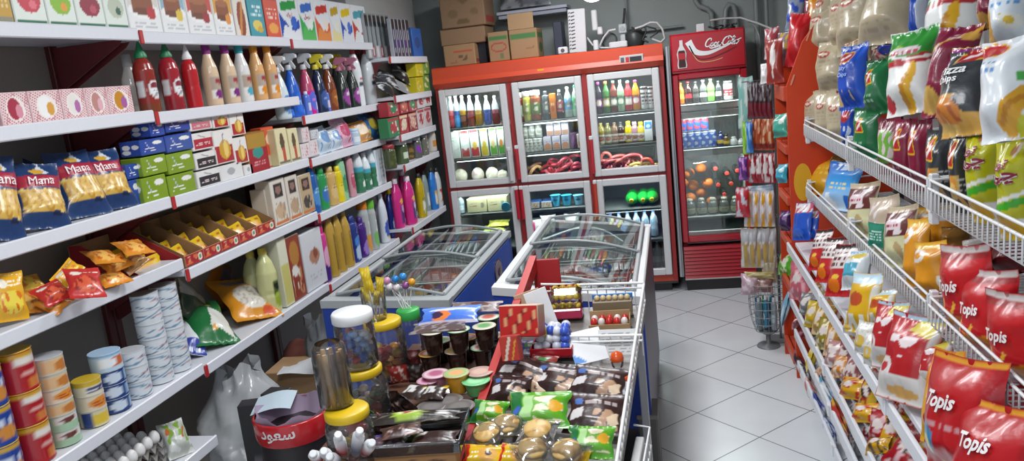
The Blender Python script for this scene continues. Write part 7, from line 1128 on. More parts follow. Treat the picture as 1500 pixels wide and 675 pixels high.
gw = paint('dadcda', [('r', 0, .56, 1, 1, '2f8a34'), ('p', [(0, .5), (1, .56), (1, .66), (0, .56)], 'a8242c'), ('w', .62, .02, 1, 0, .015, 'e0e0dc', 0), ('s', .55, .05, .72, .48, .16, 'd0a01f'), ('s', .5, .1, .62, .4, .08, 'b8801c'), ('e', .4, .72, .13, .06, '8ac040'), ('e', .55, .70, .3, .055, 'd8c8cc'), ('n', .3, .66, .8, .74, 'a83a4a', 1, 4), ('e', .14, .14, .12, .1, 'b02a34')])
bag2(1334, 168, 1338, 40, 72, .67, .80, .12, gw, 'green and white crisp bag with a red stripe, leaning out in the middle', face=(-1, -.85, .2), **big); bag2(1392, 88, 1412, -40, 92, .80, .93, .14, gw, 'large green and white crisp bag at the very top', face=(-1, -.85, .2), **big)
mar = paint('7a1838', [('w', .8, 0, 1, 0, .03, 'c8982c', .3), ('e', .25, .16, .3, .12, 'c8a050'), ('s', .05, .1, .3, .75, .06, 'c8b8c0'), ('n', .4, .82, .8, .92, 'd0b8c4', 2, 3), ('e', .85, .85, .14, .07, 'c89a48')])
bag2(1378, 172, 1412, 38, 66, .70, .82, .12, mar, 'maroon crisp bag leaning across behind the dark pizza bag', face=(-1, -.85, .2), **big); bag2(1462, 40, 1462, -30, 50, .84, .9, .1, mar, 'maroon crisp bag at the very top near the edge', **big)
bag2(1400, 172, 1424, 66, 58, .69, .79, .1, paint('c8b41f', [('r', 0, .68, 1, 1, '8a2a78'), ('r', 0, .60, 1, .68, 'dcdce0'), ('x', 2, 9, .3, 'a88a1c', 0, .6, 1, 1), ('n', .2, .74, .8, .9, 'd0a8c8', 2, 3), ('s', .1, .02, .35, .5, .14, 'dcd8dc')]), 'yellow and purple ridged crisp bag between maroon and pizza bags', face=(-1, -.85, .2), **big)
piz = paint('33363a', [('k', .1, .02, .95, .44, 'c89a4a', 2.2, -.6, 5), ('e', .42, .26, .3, .15, 'c87a2a'), ('k', .2, .14, .7, .4, 'a8541f', 4, 1, 3), ('p', [(.1, .06), (.5, .02), (.55, .12), (.2, .16)], 'd0ae64'), ('e', .62, .9, .4, .1, 'd0a028'), ('e', .62, .9, .36, .085, 'a81e26'), ('s', .4, .87, .8, .93, .05, 'e0d8d8')])
bag2(1408, 202, 1425, 68, 74, .668, .77, .12, piz, 'dark pizza crisp bag with orange food picture', face=(-1, -.5, .2), text=[('Pizza', .56, .70, .10, 'e0e0e0', dict(maxw=.75, shear=.25, rot=.1, bold=.02)), ('Chips', .5, .585, .10, 'e0e0e0', dict(maxw=.75, shear=.25, rot=.1, bold=.02))], **big)
wht = paint('d6dade', [('e', .25, .88, .3, .1, 'd0a028'), ('e', .25, .88, .26, .085, 'b01e26'), ('n', .1, .62, .5, .76, '5a8ac0', 2, 4), ('s', .55, .12, 1.0, .42, .2, 'd09a28'), ('s', .5, .14, .95, .38, .05, 'b87a1c'), ('s', .7, .06, 1, .2, .12, 'b8b82c'), ('r', .8, .5, 1, .58, '4aa04a'), ('r', .75, 0, 1, .05, '3a8a3a')])
bag2(1478, 206, 1480, 52, 88, .668, .80, .13, wht, 'big white crisp bag with a red badge at the picture edge', face=(-1, -.85, .2), **big); bag2(1484, 76, 1490, -40, 70, .80, .9, .12, paint('cdd6de', [('k', 0, 0, .8, .5, 'c8a040', 2, .4, 4), ('e', .7, .3, .2, .1, 'dcdcd4'), ('e', .7, .3, .08, .05, 'd0b030'), ('n', .3, .5, .9, .7, '5a90c8', 2, 3)]), 'white and blue crisp bag at the top corner', face=(-1, -.85, .2), **big)
mr2 = paint('7a1535', TRI(.4, .68, .3) + [('n', .1, .1, .6, .35, 'c8a0b0', 2, 4)])
bag2(1303, 256, 1302, 170, 34, .665, .69, .09, paint('6a1a2a', [('e', .55, .5, .4, .3, '6aa83a'), ('k', .1, .3, .9, .8, 'd0c0c0', 3, 1.2, 4), ('r', .1, .1, .9, .2, 'b84a28')]), 'maroon and green crisp bag in the lowest row', zmin=ZB1, **big); bag2(1326, 272, 1326, 172, 34, .665, .69, .1, mr2, 'maroon crisp bag with a red badge, beside the green printed one', zmin=ZB1, **big); bag2(1350, 286, 1350, 172, 34, .665, .69, .1, mr2, 'maroon crisp bag with a red badge, beside the black ones', zmin=ZB1, **big)
blk = paint('303336', TRI(.35, .74, .3) + [('k', .2, .1, .85, .5, 'c8a050', 2, .8, 6), ('e', .45, .38, .2, .12, 'd08a30'), ('e', .45, .3, .16, .12, 'd8b86a'), ('n', .65, .3, .95, .5, 'b8b8bc', 3, 3)])
bag2(1382, 312, 1381, 188, 44, .665, .69, .11, blk, 'black crisp bag with a red badge, beside the maroon bags', zmin=ZB1, **big); bag2(1413, 332, 1411, 192, 38, .665, .69, .11, blk, 'black crisp bag with a red badge, beside the yellow green bag', zmin=ZB1, **big)
chi = paint('b0ae12', [('r', 0, .0, 1, .24, 'dcdce0'), ('e', .35, .14, .4, .14, 'd0a81c'), ('p', [(0, .26), (1, .38), (1, .46), (0, .34)], '3a9a1f'), ('p', [(0, .35), (1, .47), (1, .51), (0, .39)], 'dcdcd8'), ('e', .6, .88, .1, .05, '9a6a3a'), ('k', .5, .8, .7, .95, 'd8c8c0', 3, 1, 4)])
cz = lambda v: [('\uFEAF\uFEEE\uFE97', .42, v + .07, .11, '8a1838', dict(maxw=.6, back='e4d8dc', bold=.02)), ('\uFBFD\uFB7C', .5, v - .06, .13, '8a1838', dict(maxw=.75, back='e4d8dc', bold=.02))]
bag2(1446, 356, 1443, 178, 54, .665, .70, .13, chi, 'yellow green crisp bag with maroon lettering, whole front showing', zmin=ZB1, text=cz(.68), **big); bag2(1492, 392, 1487, 196, 62, .665, .70, .13, chi, 'yellow green crisp bag cut by the picture edge', zmin=ZB1, text=cz(.68), **big)
# ---- lower wire basket
g2 = 'puff bags in the lower wire basket'; low = dict(grp=g2)
yl = paint('c8941a', [('n', .2, .5, .8, .75, 'd8b040', 2, 4), ('r', 0, .9, 1, 1, 'a87a14')])
bag2(1186, 240, 1184, 204, 22, .70, .74, .08, paint('d0a01c', [('k', 0, .3, 1, 1, 'c8b8a0', 3, .8, 4)]), 'yellow bag under the upper basket, next to the orange rack', **low); bag2(1203, 236, 1204, 208, 22, .74, .78, .07, paint('c89a20', [('k', 0, 0, 1, 1, 'd8c8b0', 3, 1, 6)]), 'second yellow bag under the upper basket', **low)
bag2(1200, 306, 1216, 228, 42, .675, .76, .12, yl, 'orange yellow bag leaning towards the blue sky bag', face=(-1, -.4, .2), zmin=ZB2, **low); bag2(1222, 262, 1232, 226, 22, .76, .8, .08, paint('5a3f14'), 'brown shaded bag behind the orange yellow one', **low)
sky = paint('2a86cc', [('y', 0, .5, 'c8dcea', '3a98d8'), ('y', .5, 1, '3a98d8', '1f5ab0'), ('k', .1, .82, .9, .98, 'c8d8ec', 3, .8, 3), ('k', .05, .02, .6, .32, 'dce0e2', 3, 0, 5), ('n', .35, .42, .8, .6, 'd8c88a', 2, 4), ('r', .8, .05, .97, .3, '1f60b8')])
bag2(1222, 330, 1243, 236, 50, .672, .76, .11, sky, 'sky blue popcorn bag with white puffs', face=(-1, -.45, .2), zmin=ZB2, **low)
pof = paint('c9c69c', [('r', 0, .5, 1, .9, '5f2420'), ('k', .2, .52, .8, .88, 'd8ccd0', 2.4, .8, 4), ('e', .5, .7, .26, .1, 'd8c8cc'), ('n', .3, .66, .7, .76, 'a83a4c', 1, 4), ('k', 0, .05, 1, .45, 'a8946a', 2, 1.8, 7), ('r', 0, .9, 1, 1, 'bfae96')])
bag2(1262, 350, 1266, 266, 44, .672, .76, .10, pof, 'cream puff bag with a maroon band, beside the sky blue bag', face=(-1, -.35, .2), zmin=ZB2, **low); bag2(1294, 374, 1294, 286, 44, .672, .77, .10, paint('c4bf98', [('r', 0, .55, 1, 1, 'bba996'), ('k', .1, .5, .6, .9, 'd8d0d2', 3, 1.4, 4)]), 'cream puff bag with a pale top, in the middle of the basket', face=(-1, -.35, .2), zmin=ZB2, **low); bag2(1322, 392, 1322, 300, 46, .672, .77, .10, pof, 'cream puff bag with a maroon band, beside the orange bags', face=(-1, -.35, .2), zmin=ZB2, **low)
bag2(1283, 362, 1284, 326, 24, .655, .662, .015, paint('2a8068', [('n', .1, .3, .9, .75, 'b8d8cc', 4, 4)]), 'small teal card in front of the cream bags', **low)
org = paint('cf8a16', [('e', .3, .75, .3, .12, 'd6d2cc'), ('e', .3, .75, .16, .06, 'cf8a16'), ('r', 0, .88, 1, 1, 'd8a83a'), ('r', .85, 0, 1, .4, 'd8d4cc')])
for a in ((1345, 420, 1344, 318, 34, 'orange puff bag beside the cream bags', .68, .78, .1), (1380, 372, 1372, 300, 58, 'orange puff bag lying in the shade behind', .80, .86, .12), (1368, 436, 1363, 352, 48, 'orange puff bag with white edge standing in front', .668, .74, .11)): bag2(a[0], a[1], a[2], a[3], a[4], a[6], a[7], a[8], org, a[5], face=(-1, -.4, .25), zmin=ZB2, **low)
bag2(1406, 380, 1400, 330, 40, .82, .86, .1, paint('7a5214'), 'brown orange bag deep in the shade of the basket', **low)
fries = [('s', .22 + .05 * k, .14 + .03 * (k % 3), (.05, .3, .75, .12, .55, .9, .4, .66)[k], (.3, .42, .22, .4, .38, .3, .3, .16)[k], .055, ('cf8a1e', 'd8a83a', 'c87a14')[k % 3]) for k in range(8)]
top_ = paint('b0141c', [('y', .10, .26, 'd0bcc4', 'b0141c'), ('r', 0, 0, 1, .10, 'd0bcc4'), ('r', 0, .93, 1, 1, 'b8b0ae'), ('r', .0, .86, 1, .93, '8a1018')] + fries)
tt = lambda v=.56, r=0: [('Topis', .5, v, .17, 'e2e0e0', dict(maxw=.9, shear=.25, bold=.03, rot=r)), ]
bag2(1425, 510, 1415, 356, 0, .668, .76, .13, top_, 'red crisp bag in the lower basket, next to the orange bags', face=(-1, -.12, .35), zmin=ZB2, text=tt(), W=.23, **low); bag2(1456, 552, 1446, 392, 0, .664, .74, .13, top_, 'red crisp bag in the lower basket, in the middle of the three', face=(-1, -.12, .35), zmin=ZB2, text=tt(), W=.22, **low); bag2(1502, 612, 1488, 425, 0, .662, .73, .13, top_, 'red crisp bag in the lower basket, at the picture edge', face=(-1, -.12, .35), zmin=ZB2, text=tt(), W=.22, **low)
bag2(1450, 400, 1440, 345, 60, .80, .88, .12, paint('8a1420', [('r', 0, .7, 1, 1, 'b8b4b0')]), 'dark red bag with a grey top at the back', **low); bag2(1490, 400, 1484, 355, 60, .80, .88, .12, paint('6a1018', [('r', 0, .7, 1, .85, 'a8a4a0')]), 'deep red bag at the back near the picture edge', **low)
# ---- white shelf
g3 = 'snack packs on the white shelf'; wsd = dict(grp=g3); ZW = .782
blu = paint('1c4cb0', [('r', 0, .72, 1, 1, 'cfcdd0'), ('k', 0, .7, 1, 1, 'b8505a', 3, 1.4, 4), ('e', .5, .2, .3, .1, '3a6ad0')])
bag2(1172, 352, 1180, 296, 26, .57, .66, .08, blu, 'blue snack pack with a white top, nearest the orange rack', face=(-1, -.4, .3), zmin=ZW, **wsd); bag2(1188, 350, 1193, 308, 18, .62, .69, .07, blu, 'blue snack pack behind the first blue one', face=(-1, -.4, .3), zmin=ZW, **wsd)
rdw = paint('b01c22', [('r', 0, .5, 1, .92, 'd2c8c6'), ('n', .08, .55, .92, .9, '5a2a28', 3, 4), ('r', 0, .9, 1, 1, '241a1a'), ('e', .45, .2, .25, .12, 'd8701c'), ('e', .5, .34, .14, .05, 'd8b03a')])
for a in ((1196, 396, 1208, 334, 26, 'red snack pack with a white printed top, first of three', .56, .68), (1206, 414, 1224, 346, 26, 'red snack pack with a white printed top, middle of three', .56, .69), (1224, 434, 1244, 356, 36, 'red snack pack with a white printed top, nearest the yellow packs', .56, .70)): bag2(a[0], a[1], a[2], a[3], a[4], a[6], a[7], .07, rdw, a[5], face=(-1, -.45, .35), zmin=ZW, **wsd)
tw = paint('cfd6da', [('r', .0, .25, .8, .6, '3a98b0'), ('e', .6, .8, .3, .12, 'd0b850'), ('r', 0, .92, 1, 1, '8ab0c8')])
bag2(1246, 424, 1264, 366, 34, .58, .70, .08, tw, 'white and teal snack pack behind the yellow packs', face=(-1, -.45, .35), **wsd)
ye = paint('d0a412', [('e', .45, .55, .26, .12, 'b0481c'), ('k', .3, .45, .6, .65, 'b0401c', 3, .4, 4), ('r', 0, .82, 1, 1, 'b8d0dc'), ('k', 0, 0, 1, .3, 'dcdad0', 3, .2, 6), ('r', .88, .2, 1, .8, 'd8d6cc')])
bag2(1258, 488, 1272, 398, 44, .57, .68, .09, ye, 'yellow snack pack with red script, in front', face=(-1, -.45, .3), zmin=ZW, **wsd); bag2(1290, 478, 1298, 424, 36, .62, .72, .08, ye, 'yellow snack pack with red script, behind', face=(-1, -.45, .3), zmin=ZW, **wsd)
for k, (bx, by, tx, ty) in enumerate(((1246, 500, 1252, 456), (1264, 524, 1270, 470), (1276, 540, 1282, 486))): bag2(bx, by, tx, ty, 26, .555, .60, .06, paint('d2d2cc', [('e', .5, .4, .3, .2, 'c8a84a'), ('k', 0, 0, 1, 1, 'b8b8b4', 3, 1.6, k + 2)]), 'small white pack with a yellow spot, %s counting towards the camera' % ORDW[k], face=(-1, -.4, .3), zmin=ZW, **wsd)
rw = paint('a8181f', [('r', 0, 0, 1, .3, 'd4d0cc'), ('e', .2, .36, .22, .12, 'd8d0cc'), ('e', .2, .36, .09, .06, 'b02a34'), ('e', .55, .12, .3, .06, 'd8a860'), ('k', .25, .5, .75, .75, 'e0d4d6', 3, .9, 5), ('p', [(.5, .82), (1, .72), (1, .95), (.55, .95)], 'c8b84a'), ('r', 0, .94, 1, 1, '9ab8c8'), ('r', .9, 0, 1, .9, 'c8c2be')])
bag2(1298, 540, 1312, 440, 48, .575, .69, .10, rw, 'red and white crisp pack behind the larger one', face=(-1, -.5, .3), zmin=ZW, **wsd); bag2(1318, 590, 1346, 458, 78, .56, .68, .12, rw, 'large red and white crisp pack leaning over the shelf joint', face=(-1, -.55, .3), zmin=ZW, **wsd); bag2(1362, 572, 1378, 494, 46, .62, .73, .10, rw, 'red and white crisp pack behind the orange bag', face=(-1, -.5, .3), zmin=ZW, **wsd)
ob = paint('c87a1c', [('s', .1, .1, .8, .9, .3, 'd09a2c'), ('s', .2, 0, .9, .7, .1, 'a82a1c'), ('e', .6, .55, .2, .12, 'd8d0c8'), ('k', .4, .4, .8, .7, '4a3a2a', 3, 1.4, 4)])
bag2(1372, 652, 1392, 510, 46, .57, .69, .10, ob, 'orange and yellow bag standing beside the big red bags', face=(-1, -.6, .2), zmin=ZW, **wsd)
tp2 = paint('ab141c', [('e', .25, .3, .2, .13, '3a80a8'), ('e', .27, .25, .12, .08, 'd8c83a'), ('e', .25, .2, .08, .04, 'dcd8d0'), ('s', .45, .12, .8, .05, .06, 'd0a030'), ('r', .86, .0, 1, 1, '98101a'), ('n', .3, .42, .8, .48, 'b8888c', 1, 4), ('r', 0, .95, 1, 1, 'd0922a')])
bag2(1408, 706, 1425, 520, 0, .57, .70, .15, tp2, 'big red crisp bag with a blue disc on the white shelf', face=(-1, -.15, .35), zmin=ZW, text=tt(.62), W=.28, **wsd); bag2(1462, 780, 1480, 590, 0, .57, .70, .15, tp2, 'big red crisp bag with a blue disc at the bottom corner', face=(-1, -.15, .35), zmin=ZW, text=tt(.66), W=.28, **wsd); bag2(1440, 640, 1452, 535, 0, .72, .80, .12, tp2, 'red crisp bag wedged behind the two big ones', zmin=ZW, W=.24, **wsd)
# ---- lower shelves
g4 = 'sweet bags on the second lowest shelves'; ls = dict(grp=g4)
def lowbag(bx, by, tx, ty, w, xb, c, c2, lab, sc=3., thr=.8, zmin=.487): bag2(bx, by, tx, ty, w, xb, xb + .07, .06, paint(c, [('k', 0, 0, 1, 1, c2, sc, thr, int(bx) % 9), ('e', .5, .6, .2, .14, 'd8ccc8')]), lab, face=(-1, -.4, .35), zmin=zmin, grp=g4, res=(16, 20), nm='sweet_bag', cat='sweet bag')
for a in ((1150, 412, 1154, 368, 20, .575, '4a9a1f', 'c8d8b0', 'bright green bag under the white shelf, beside the orange rack'), (1170, 440, 1174, 384, 30, .575, 'b85a68', 'd8a0a8', 'pink bag under the white shelf, next to the green one'), (1181, 462, 1186, 428, 22, .575, '6a6a6c', 'c8c8cc', 'grey and white bag beside the pink one'), (1190, 480, 1198, 440, 26, .57, 'b8981c', 'd8cc80', 'gold bag in the heap under the red packs, farthest'), (1200, 492, 1210, 446, 26, .575, 'a87f1c', 'd8c8a0', 'dark gold bag in the heap, second'), (1206, 516, 1216, 466, 28, .57, '8a7a1c', 'e0d8b8', 'olive gold bag in the heap, third'), (1218, 524, 1228, 474, 26, .585, 'b07a28', 'd8c0a0', 'copper bag in the heap, fourth'),
          (1220, 552, 1230, 498, 30, .57, 'a87a78', 'e4d8d4', 'white and red printed bag under the yellow packs'), (1230, 580, 1238, 520, 28, .575, 'c07a20', 'd8c0b0', 'orange bag under the white printed packs'), (1248, 584, 1256, 520, 26, .60, '8a4a4c', 'd8ccca', 'red and white script bag deep on the shelf'), (1244, 612, 1254, 552, 34, .57, 'c89a1c', 'b0281c', 'yellow and red bag with a blue pen, farther one'), (1268, 634, 1274, 570, 26, .60, '8e1820', 'd8b8bc', 'dark red bag with white script under the shelf joint'), (1262, 660, 1272, 590, 36, .57, 'cc9c20', 'b8301c', 'yellow and red bag with a blue pen, nearer one'), (1292, 680, 1296, 600, 40, .595, '9a141c', 'c8a0a4', 'large dark red bag with white script at the bottom'), (1284, 700, 1292, 640, 34, .565, 'c0901f', '4a3a24', 'yellow bag at the bottom edge under the shelf')): lowbag(*a)
g4 = 'packs on the lowest shelves'
for a in ((1154, 486, 1155, 448, 16, .575, '7aa8c0', 'c8d4dc', 'pale blue pack low beside the orange rack leg'), (1170, 522, 1172, 466, 18, .58, '6a1f28', 'c87a80', 'dark red pack low on the shelf, farthest'), (1181, 540, 1182, 480, 18, .60, '8a2a34', 'c89098', 'red and pink pack low on the shelf, second'), (1192, 566, 1194, 520, 18, .585, 'd0b02a', 'd8c890', 'yellow pack low on the shelf'), (1204, 598, 1206, 540, 20, .585, 'c88a60', 'd8b8a0', 'peach pack low on the shelf'), (1214, 640, 1216, 585, 22, .585, 'c8ccd0', '4a90b8', 'white pack with a blue print low on the shelf'), (1232, 676, 1234, 620, 24, .585, 'a83a30', 'd0a040', 'red and yellow pack low on the shelf')): lowbag(*a, zmin=.307)
for a in ((1172, 574, 1172, 540, 14, .585, '2a2a30', '8a4a50', 'dark pack on the bottom shelf, farthest'), (1180, 600, 1180, 560, 14, .59, '3a3a40', 'c8c8cc', 'black and white pack on the bottom shelf'), (1190, 622, 1190, 584, 16, .59, 'b86a60', 'd8c0b8', 'pink pack on the bottom shelf'), (1202, 656, 1202, 604, 18, .59, 'c8ccd4', '3a4a9a', 'white and navy pack on the bottom shelf'), (1216, 690, 1216, 640, 18, .59, 'b8c0d0', '2a3a8a', 'white and navy pack on the bottom shelf, nearest')): lowbag(*a, zmin=.127)
# ---- orange end rack goods
g5 = 'bags on the orange end rack'; er = dict(grp=g5, res=(20, 22))
def rk(px, py, px1, py1, w, y, c, c2, lab, th=.07, yt=None, pr=()): B, T = at(px, py, 'y', y), at(px1, py1, 'y', y + .05 if yt is None else yt); pouch(B, T, w, th, paint(c, [('k', 0, 0, 1, 1, c2, 2.5, 1.2, int(px) % 7)] + list(pr)), 'snack_bag', lab, 'snack bag', (-.6, -1, .2), **er)
rk(1165, 98, 1176, 18, 34, 4.40, 'b0121a', 'c83038', 'big red bag on the slope of the orange rack', .1); rk(1190, 34, 1192, -10, 28, 4.5, '6a1420', '9a3040', 'dark red bag on top of the orange rack'); rk(1200, 42, 1206, -12, 44, 4.40, 'c87a14', 'd8b050', 'orange and yellow bag on top of the orange rack'); rk(1164, 44, 1168, -8, 28, 4.55, '8a94a8', '2a4ab0', 'silver and blue bag on top of the orange rack'); rk(1152, 96, 1152, 46, 26, 4.5, '8a7a88', 'c8a83a', 'silver and yellow bag behind the red one')
rk(1136, 122, 1134, 56, 26, 4.40, '8e2f28', '8e2f28', 'brick red bag with a white shape at the front of the rack', .06, pr=[('e', .5, .6, .16, .22, 'd8d4d0'), ('e', .5, .82, .1, .09, 'd8d4d0'), ('s', .45, .15, .5, .45, .1, 'd8d4d0')]); rk(1130, 86, 1130, 40, 22, 4.55, 'a84a50', 'c8c0c4', 'pinkish silver bag behind the brick red one'); rk(1122, 122, 1122, 92, 16, 4.45, 'd8d6d4', 'c8c8c8', 'white pack at the front corner of the rack', .05)
for k, (px, py, py1, w, c, c2, lab) in enumerate(((1144, 201, 166, 20, '3f9a88', 'c8d0c8', 'teal and white pack on the top shelf of the end rack'), (1147, 268, 240, 14, '3aa0b8', 'b8d8dc', 'light blue pack on the second shelf of the end rack'), (1150, 338, 308, 14, '3a1f50', '8a6aa0', 'dark purple pack on the third shelf of the end rack'))): B = at(px, py, 'y', 4.42); T = at(px, py1, 'y', 4.44); B.z = max(B.z, (1.277, 1.007, .767)[k]); pouch(B, T, w, .07, paint(c, [('k', 0, .4, 1, 1, c2, 2, .8, 4)]), 'small_pack', lab, 'pack', (-1, -.5, .1), **er)
# ---------------------------------------------------------------- hanging packs at the rack's far end
HY = 4.74
hx0, hx1 = .405, .565
t = thing('hanging_rack', 'thin wire stand of hanging packs beside the orange rack', 'rack', ((hx0 + hx1) / 2, HY + .05, 0)); xm = (hx0 + hx1) / 2
link('post', MB().tube([(.085, .05, 0), (.085, .05, 1.62)], .008, '8a8d8f', 8), 'metal', t); link('base_plate', MB().box((.085, .05, .006), (.12, .14, .012), '7a7d80', .003), 'paint', t)
HR = (1.60, 1.43, 1.26, 1.03, .80, .55)
for z in HR: link('wire_hook_bar', MB().tube([(-.085, -.045, z), (.085, -.045, z), (.085, .05, z)], .003, 'b8babc', 6), 'metal', t)
def hang(px, py0, py1, n, dx, wpx, c, c2, lab, grp, y=HY, th=.03, pr=(), cat='hanging pack', nm='hanging_pack', neck=.2):
    for i in range(n):
        x = px + dx * i; T, B = at(x, py0 - 3, 'y', y - .006 * (i % 2)), at(x + 1.5, py1 + 6, 'y', y - .01); pouch(B, T, wpx * 1.22, th, paint(c, [('k', 0, 0, 1, 1, c2, 2.2, .8, i + 3)] + list(pr)), nm, lab % ORDW[i] if '%' in lab else lab, cat, (-.15, -1, .05), grp=grp, res=(12, 18), slump=.1, neck=neck)
hang(1099, 122, 168, 5, 6.6, 9, '3a2a30', '8a8c90', 'dark red and silver hanging brush pack, %s from the cooler', 'hanging brush packs', th=.025, pr=[('r', 0, 0, 1, .42, '6a1a2a'), ('r', 0, .42, 1, .5, '2a2424')])
hang(1099, 172, 214, 4, 9, 13, 'a84a20', 'd8b08a', 'orange brown hanging pack, %s from the cooler', 'orange brown hanging packs', pr=[('r', 0, 0, 1, .2, '7a2018')])
hang(1102, 226, 262, 4, 9, 11, '9a2030', 'd8d4d4', 'dark red hanging pack with a white cone, %s from the cooler', 'cone shaped hanging packs', pr=[('p', [(.2, .3), (.8, .3), (.55, .9), (.45, .9)], 'd8d6d6')])
hang(1087, 276, 312, 1, 9, 17, 'b8303c', 'c8ccd8', 'red and white pack hanging out towards the cooler', 'side hanging packs', y=HY - .03); hang(1088, 232, 258, 1, 9, 12, '5a2a7a', 'b87ac0', 'small violet pack hanging out towards the cooler', 'side hanging packs', y=HY - .03)
hang(1092, 180, 220, 1, 9, 9, '6aa820', 'a8d060', 'lime green slim pack hanging towards the cooler', 'side hanging packs', y=HY - .02); hang(1097, 180, 218, 1, 9, 9, '2f70b8', '7ab0d8', 'blue slim pack hanging beside the lime one', 'side hanging packs', y=HY - .03); hang(1092, 114, 182, 1, 9, 20, '7ab0a8', 'c8d4d0', 'pale teal clear bag hanging towards the cooler', 'side hanging packs', y=HY + .01, th=.02)
hang(1096, 281, 326, 4, 10.3, 12, 'c8c4c4', 'd8d8dc', 'white and yellow hanging pack, %s from the cooler', 'white and yellow hanging packs', pr=[('s', .5, .02, .6, .85, .3, 'd09a1c'), ('e', .5, .5, .2, .12, 'e0e0e0')], th=.045)
hang(1112, 274, 284, 1, 9, 36, '8aa4b8', 'c8d4dc', 'pale blue strip above the white and yellow packs', 'side hanging packs', y=HY + .02, th=.02)
hang(1092, 336, 386, 5, 9.4, 13, 'a89c88', 'd8d8d8', 'silver and gold hanging pack, %s from the cooler', 'silver and gold hanging packs', pr=[('r', .3, 0, .7, .6, 'b89a50'), ('r', 0, .7, 1, 1, 'a8acb0')], th=.04)
hang(1122, 378, 408, 2, 8, 12, 'a39880', 'b8ae96', 'plain tan hanging pack, %s of two low down', 'tan hanging packs')
for k, (px, y0, y1, w, c, c2, lab) in enumerate(((1098, 400, 432, 26, 'b89aa4', 'd8c8d0', 'pinkish clear bag in the net basket, cooler side'), (1118, 404, 428, 30, '8a6a64', 'c8a8a0', 'brown pink clear bag in the net basket, rack side'), (1112, 398, 408, 44, 'a8985a', 'c8c090', 'yellow printed strip along the net basket top'))): B, T = at(px, y1, 'y', HY - .03), at(px, y0, 'y', HY - .01); pouch(B, T, w, .05, paint(c, [('k', 0, 0, 1, 1, c2, 2.5, .8, k + 2)]), 'clear_bag', lab, 'bag', (-.15, -1, .1), grp='bags over the net basket', res=(16, 14))
b0 = at(1110, 484, 'y', HY); t = thing('net_basket', 'rounded grey net basket of small bottles beside the rack leg', 'basket', (.485, HY, 0)); nb_ = MB()
for i in range(7):
    z = .10 + .05 * i; rr = .055 + .045 * math.sin(min(1., (i + .6) / 4) * R90); nb_.tube([(rr * 1.05 * math.cos(q), rr * .8 * math.sin(q), z) for q in np.linspace(0, 6.2832, 19)[:-1]], .0026, '8f9496', 4, True)
for k in range(16):
    q = k * 6.2832 / 16; nb_.tube([((.055 + .045 * math.sin(min(1., (i + .6) / 4) * R90)) * 1.05 * math.cos(q), (.055 + .045 * math.sin(min(1., (i + .6) / 4) * R90)) * .8 * math.sin(q), .10 + .05 * i) for i in range(7)], .0015, '8f9496', 4)
nb_.lathe([(.03, .08), (.055, .1)], '8a8e90', 16, 1.05, .8); link('net', nb_, 'plastic', t); link('stand', MB().lathe([(.07, 0), (.065, .012), (.014, .02), (.014, .085)], '6a6c70', 18), 'plastic', t)
for k in range(7):
    q = k * .9; x, y = .485 + .055 * math.cos(q) * (k > 0), HY + .042 * math.sin(q) * (k > 0); c, cp = (('2f6a8a', 'd8dade'), ('2a7f94', 'dcdcdc'), ('3a9a4a', '2a8a3a'), ('1f5a7a', 'd8dade'), ('7a8a90', 'c8c8c8'), ('2f7a9a', 'e0e0e0'), ('8f9aa0', 'd8d8d8'))[k]
    build('small_bottle', 'small %s bottle in the net basket, %s of seven' % (('blue', 'teal', 'green', 'dark blue', 'grey', 'bright blue', 'silver')[k], ORDW[k] if k < 6 else 'last'), 'bottle', zmat((x, y, .115 + .02 * (k % 2)), q), bottle_parts('shampoo', .2, .04, paint(c, [('e', .5, .4, .2, .16, 'b8c8d0')]), cp, 1, .8), 'bottles in the net basket')

# ---- heaps of small bags on the low shelves
PAL = [('b8981c', 'd8cc80'), ('a87f1c', 'd8c8a0'), ('8a7a1c', 'e0d8b8'), ('b07a28', 'd8c0a0'), ('a87a78', 'e4d8d4'), ('c07a20', 'd8c0b0'), ('8a4a4c', 'd8ccca'), ('c89a1c', 'b0281c'), ('8e1820', 'd8b8bc'), ('6a6a6c', 'c8c8cc'), ('c0a030', '9a2a24'), ('98101a', 'd0a8ac')]
NMC = ['gold', 'dark gold', 'olive', 'copper', 'dusty pink', 'orange', 'maroon', 'yellow', 'deep red', 'grey', 'mustard', 'crimson']
def heap(z, x0, ya, yb, n, idx, lab, grp, hgt, wd):
    for i in range(n):
        u = (i + .5) / n; y = yb + (ya - yb) * u; k = idx(u, i) % 12; c, c2 = PAL[k]; row_ = i % 3; xb = x0 + .035 + .055 * row_; zz = z + .004 + .035 * row_; h = hgt * RND.uniform(.85, 1.1); ln = RND.uniform(.04, .09)
        pouch(Vector((xb, y, zz)), Vector((xb + ln, y + RND.uniform(-.03, .03), zz + h)), 0, .045, paint(c, [('k', 0, 0, 1, 1, c2, RND.uniform(2, 3.5), .7, i % 11), ('e', .5, .6, .22, .14, 'd8ccc8'), ('k', .1, .4, .9, .9, ('3a2a24', 'b02a28', 'e0d8c0')[i % 3], 3, 1.8, i % 7)]), 'sweet_bag', '%s small bag, %s from the orange rack %s' % (NMC[k], ORDN(i), lab), 'sweet bag', (-1, RND.uniform(-.7, -.1), .45), grp=grp, W=wd * RND.uniform(.85, 1.15), res=(14, 16), slump=.1, bm='foil')
def ORDN(i): return ORDX[i] if i < 18 else ('%d%s' % (i + 1, {1: 'st', 2: 'nd', 3: 'rd'}.get((i + 1) % 10, 'th')))
heap(.482, .56, 2.25, 4.12, 42, lambda u, i: (0, 1, 2, 3, 0, 1)[i % 6] if u < .42 else ((4, 6, 5, 4)[i % 4] if u < .62 else (7, 8, 10, 11)[i % 4]), 'on the heaped shelf', 'small bags heaped under the white shelf', .12, .11)
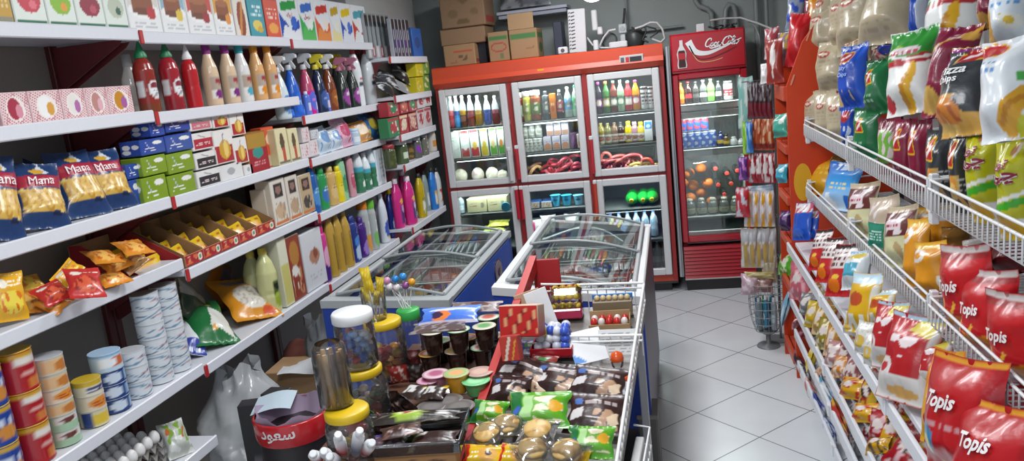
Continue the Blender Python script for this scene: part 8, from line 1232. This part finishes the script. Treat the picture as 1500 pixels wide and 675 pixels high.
heap(.302, .575, 2.5, 4.12, 24, lambda u, i: (8, 6, 4, 9, 5, 7)[i % 6], 'on the lower shelf', 'small bags on the lower shelf', .10, .10); heap(.122, .585, 2.7, 4.12, 18, lambda u, i: (9, 6, 9, 4, 11, 9)[i % 6], 'on the bottom shelf', 'small bags on the bottom shelf', .10, .10)
# ---------------------------------------------------------------- lights
def area(name, loc, sx, sy, power, col=(1, .98, .95), rot=(0, 0, 0)):
    l = bpy.data.lights.new(name, 'AREA'); l.shape = 'RECTANGLE'; l.size = sx; l.size_y = sy; l.energy = power; l.color = col; o = bpy.data.objects.new(name, l); o.location = loc; o.rotation_euler = rot; COL.objects.link(o); return o
for x, y, p in ((-.55, .7, 23), (-.55, 2.2, 27), (-.55, 3.7, 28), (-.55, 5.2, 26)): area('ceiling_lamp', (x, y, 2.7), .5, .5, p, (.96, .98, 1))
for x in (-1.49, -.915, -.34): area('fridge_light', (x, 6.06, .905), .4, .03, 3, (.95, .98, 1))
for x in (-1.49, -.915, -.34): area('fridge_light', (x, 6.06, 1.715), .4, .03, 5, (.95, .98, 1))
for x in (-1.49, -.915, -.34):
    for z, p in ((1.385, 1.8), (1.14, 1.6), (.64, 1.2)): area('added_row_fill', (x, 6.035, z), .42, .02, p, (.95, .98, 1), (math.radians(35), 0, 0))  # added fill, no real fixture: brightens rows where shelves block the top light
for z, p in ((1.3, 1.6), (1.0, 3.2)): area('added_cooler_fill', (.28, 6.05, z), .36, .02, p * .75, (.95, .98, 1), (math.radians(35), 0, 0))  # added fill without a fixture, lifts the cooler's middle and lower rows
area('cooler_light', (.28, 6.06, 1.6), .36, .03, 6, (.95, .98, 1))
w = bpy.data.worlds.new('world'); SC.world = w; w.use_nodes = True; w.node_tree.nodes['Background'].inputs[0].default_value = (.82, .9, 1, 1); w.node_tree.nodes['Background'].inputs[1].default_value = .85
SC.view_settings.view_transform = 'Standard'; SC.view_settings.look = 'None'; SC.view_settings.gamma = 1; SC.view_settings.exposure = .12; SC.view_settings.use_curve_mapping = False
SC.cycles.max_bounces = 8; SC.cycles.transparent_max_bounces = 24; SC.cycles.caustics_reflective = False; SC.cycles.caustics_refractive = False; SC.cycles.sample_clamp_indirect = 4
# ---------------------------------------------------------------- labels: one for each thing
ORD = 'first second third fourth fifth sixth seventh eighth ninth tenth eleventh twelfth'.split()
seen = {}
for o in ALL: seen.setdefault(o['label'], []).append(o)
for lab, os_ in seen.items():
    if len(os_) > 1:
        for i, o in enumerate(os_):
            o['label'] = lab + ', ' + (ORD[i] if i < 12 else '%dth' % (i + 1)) + ' of its row'
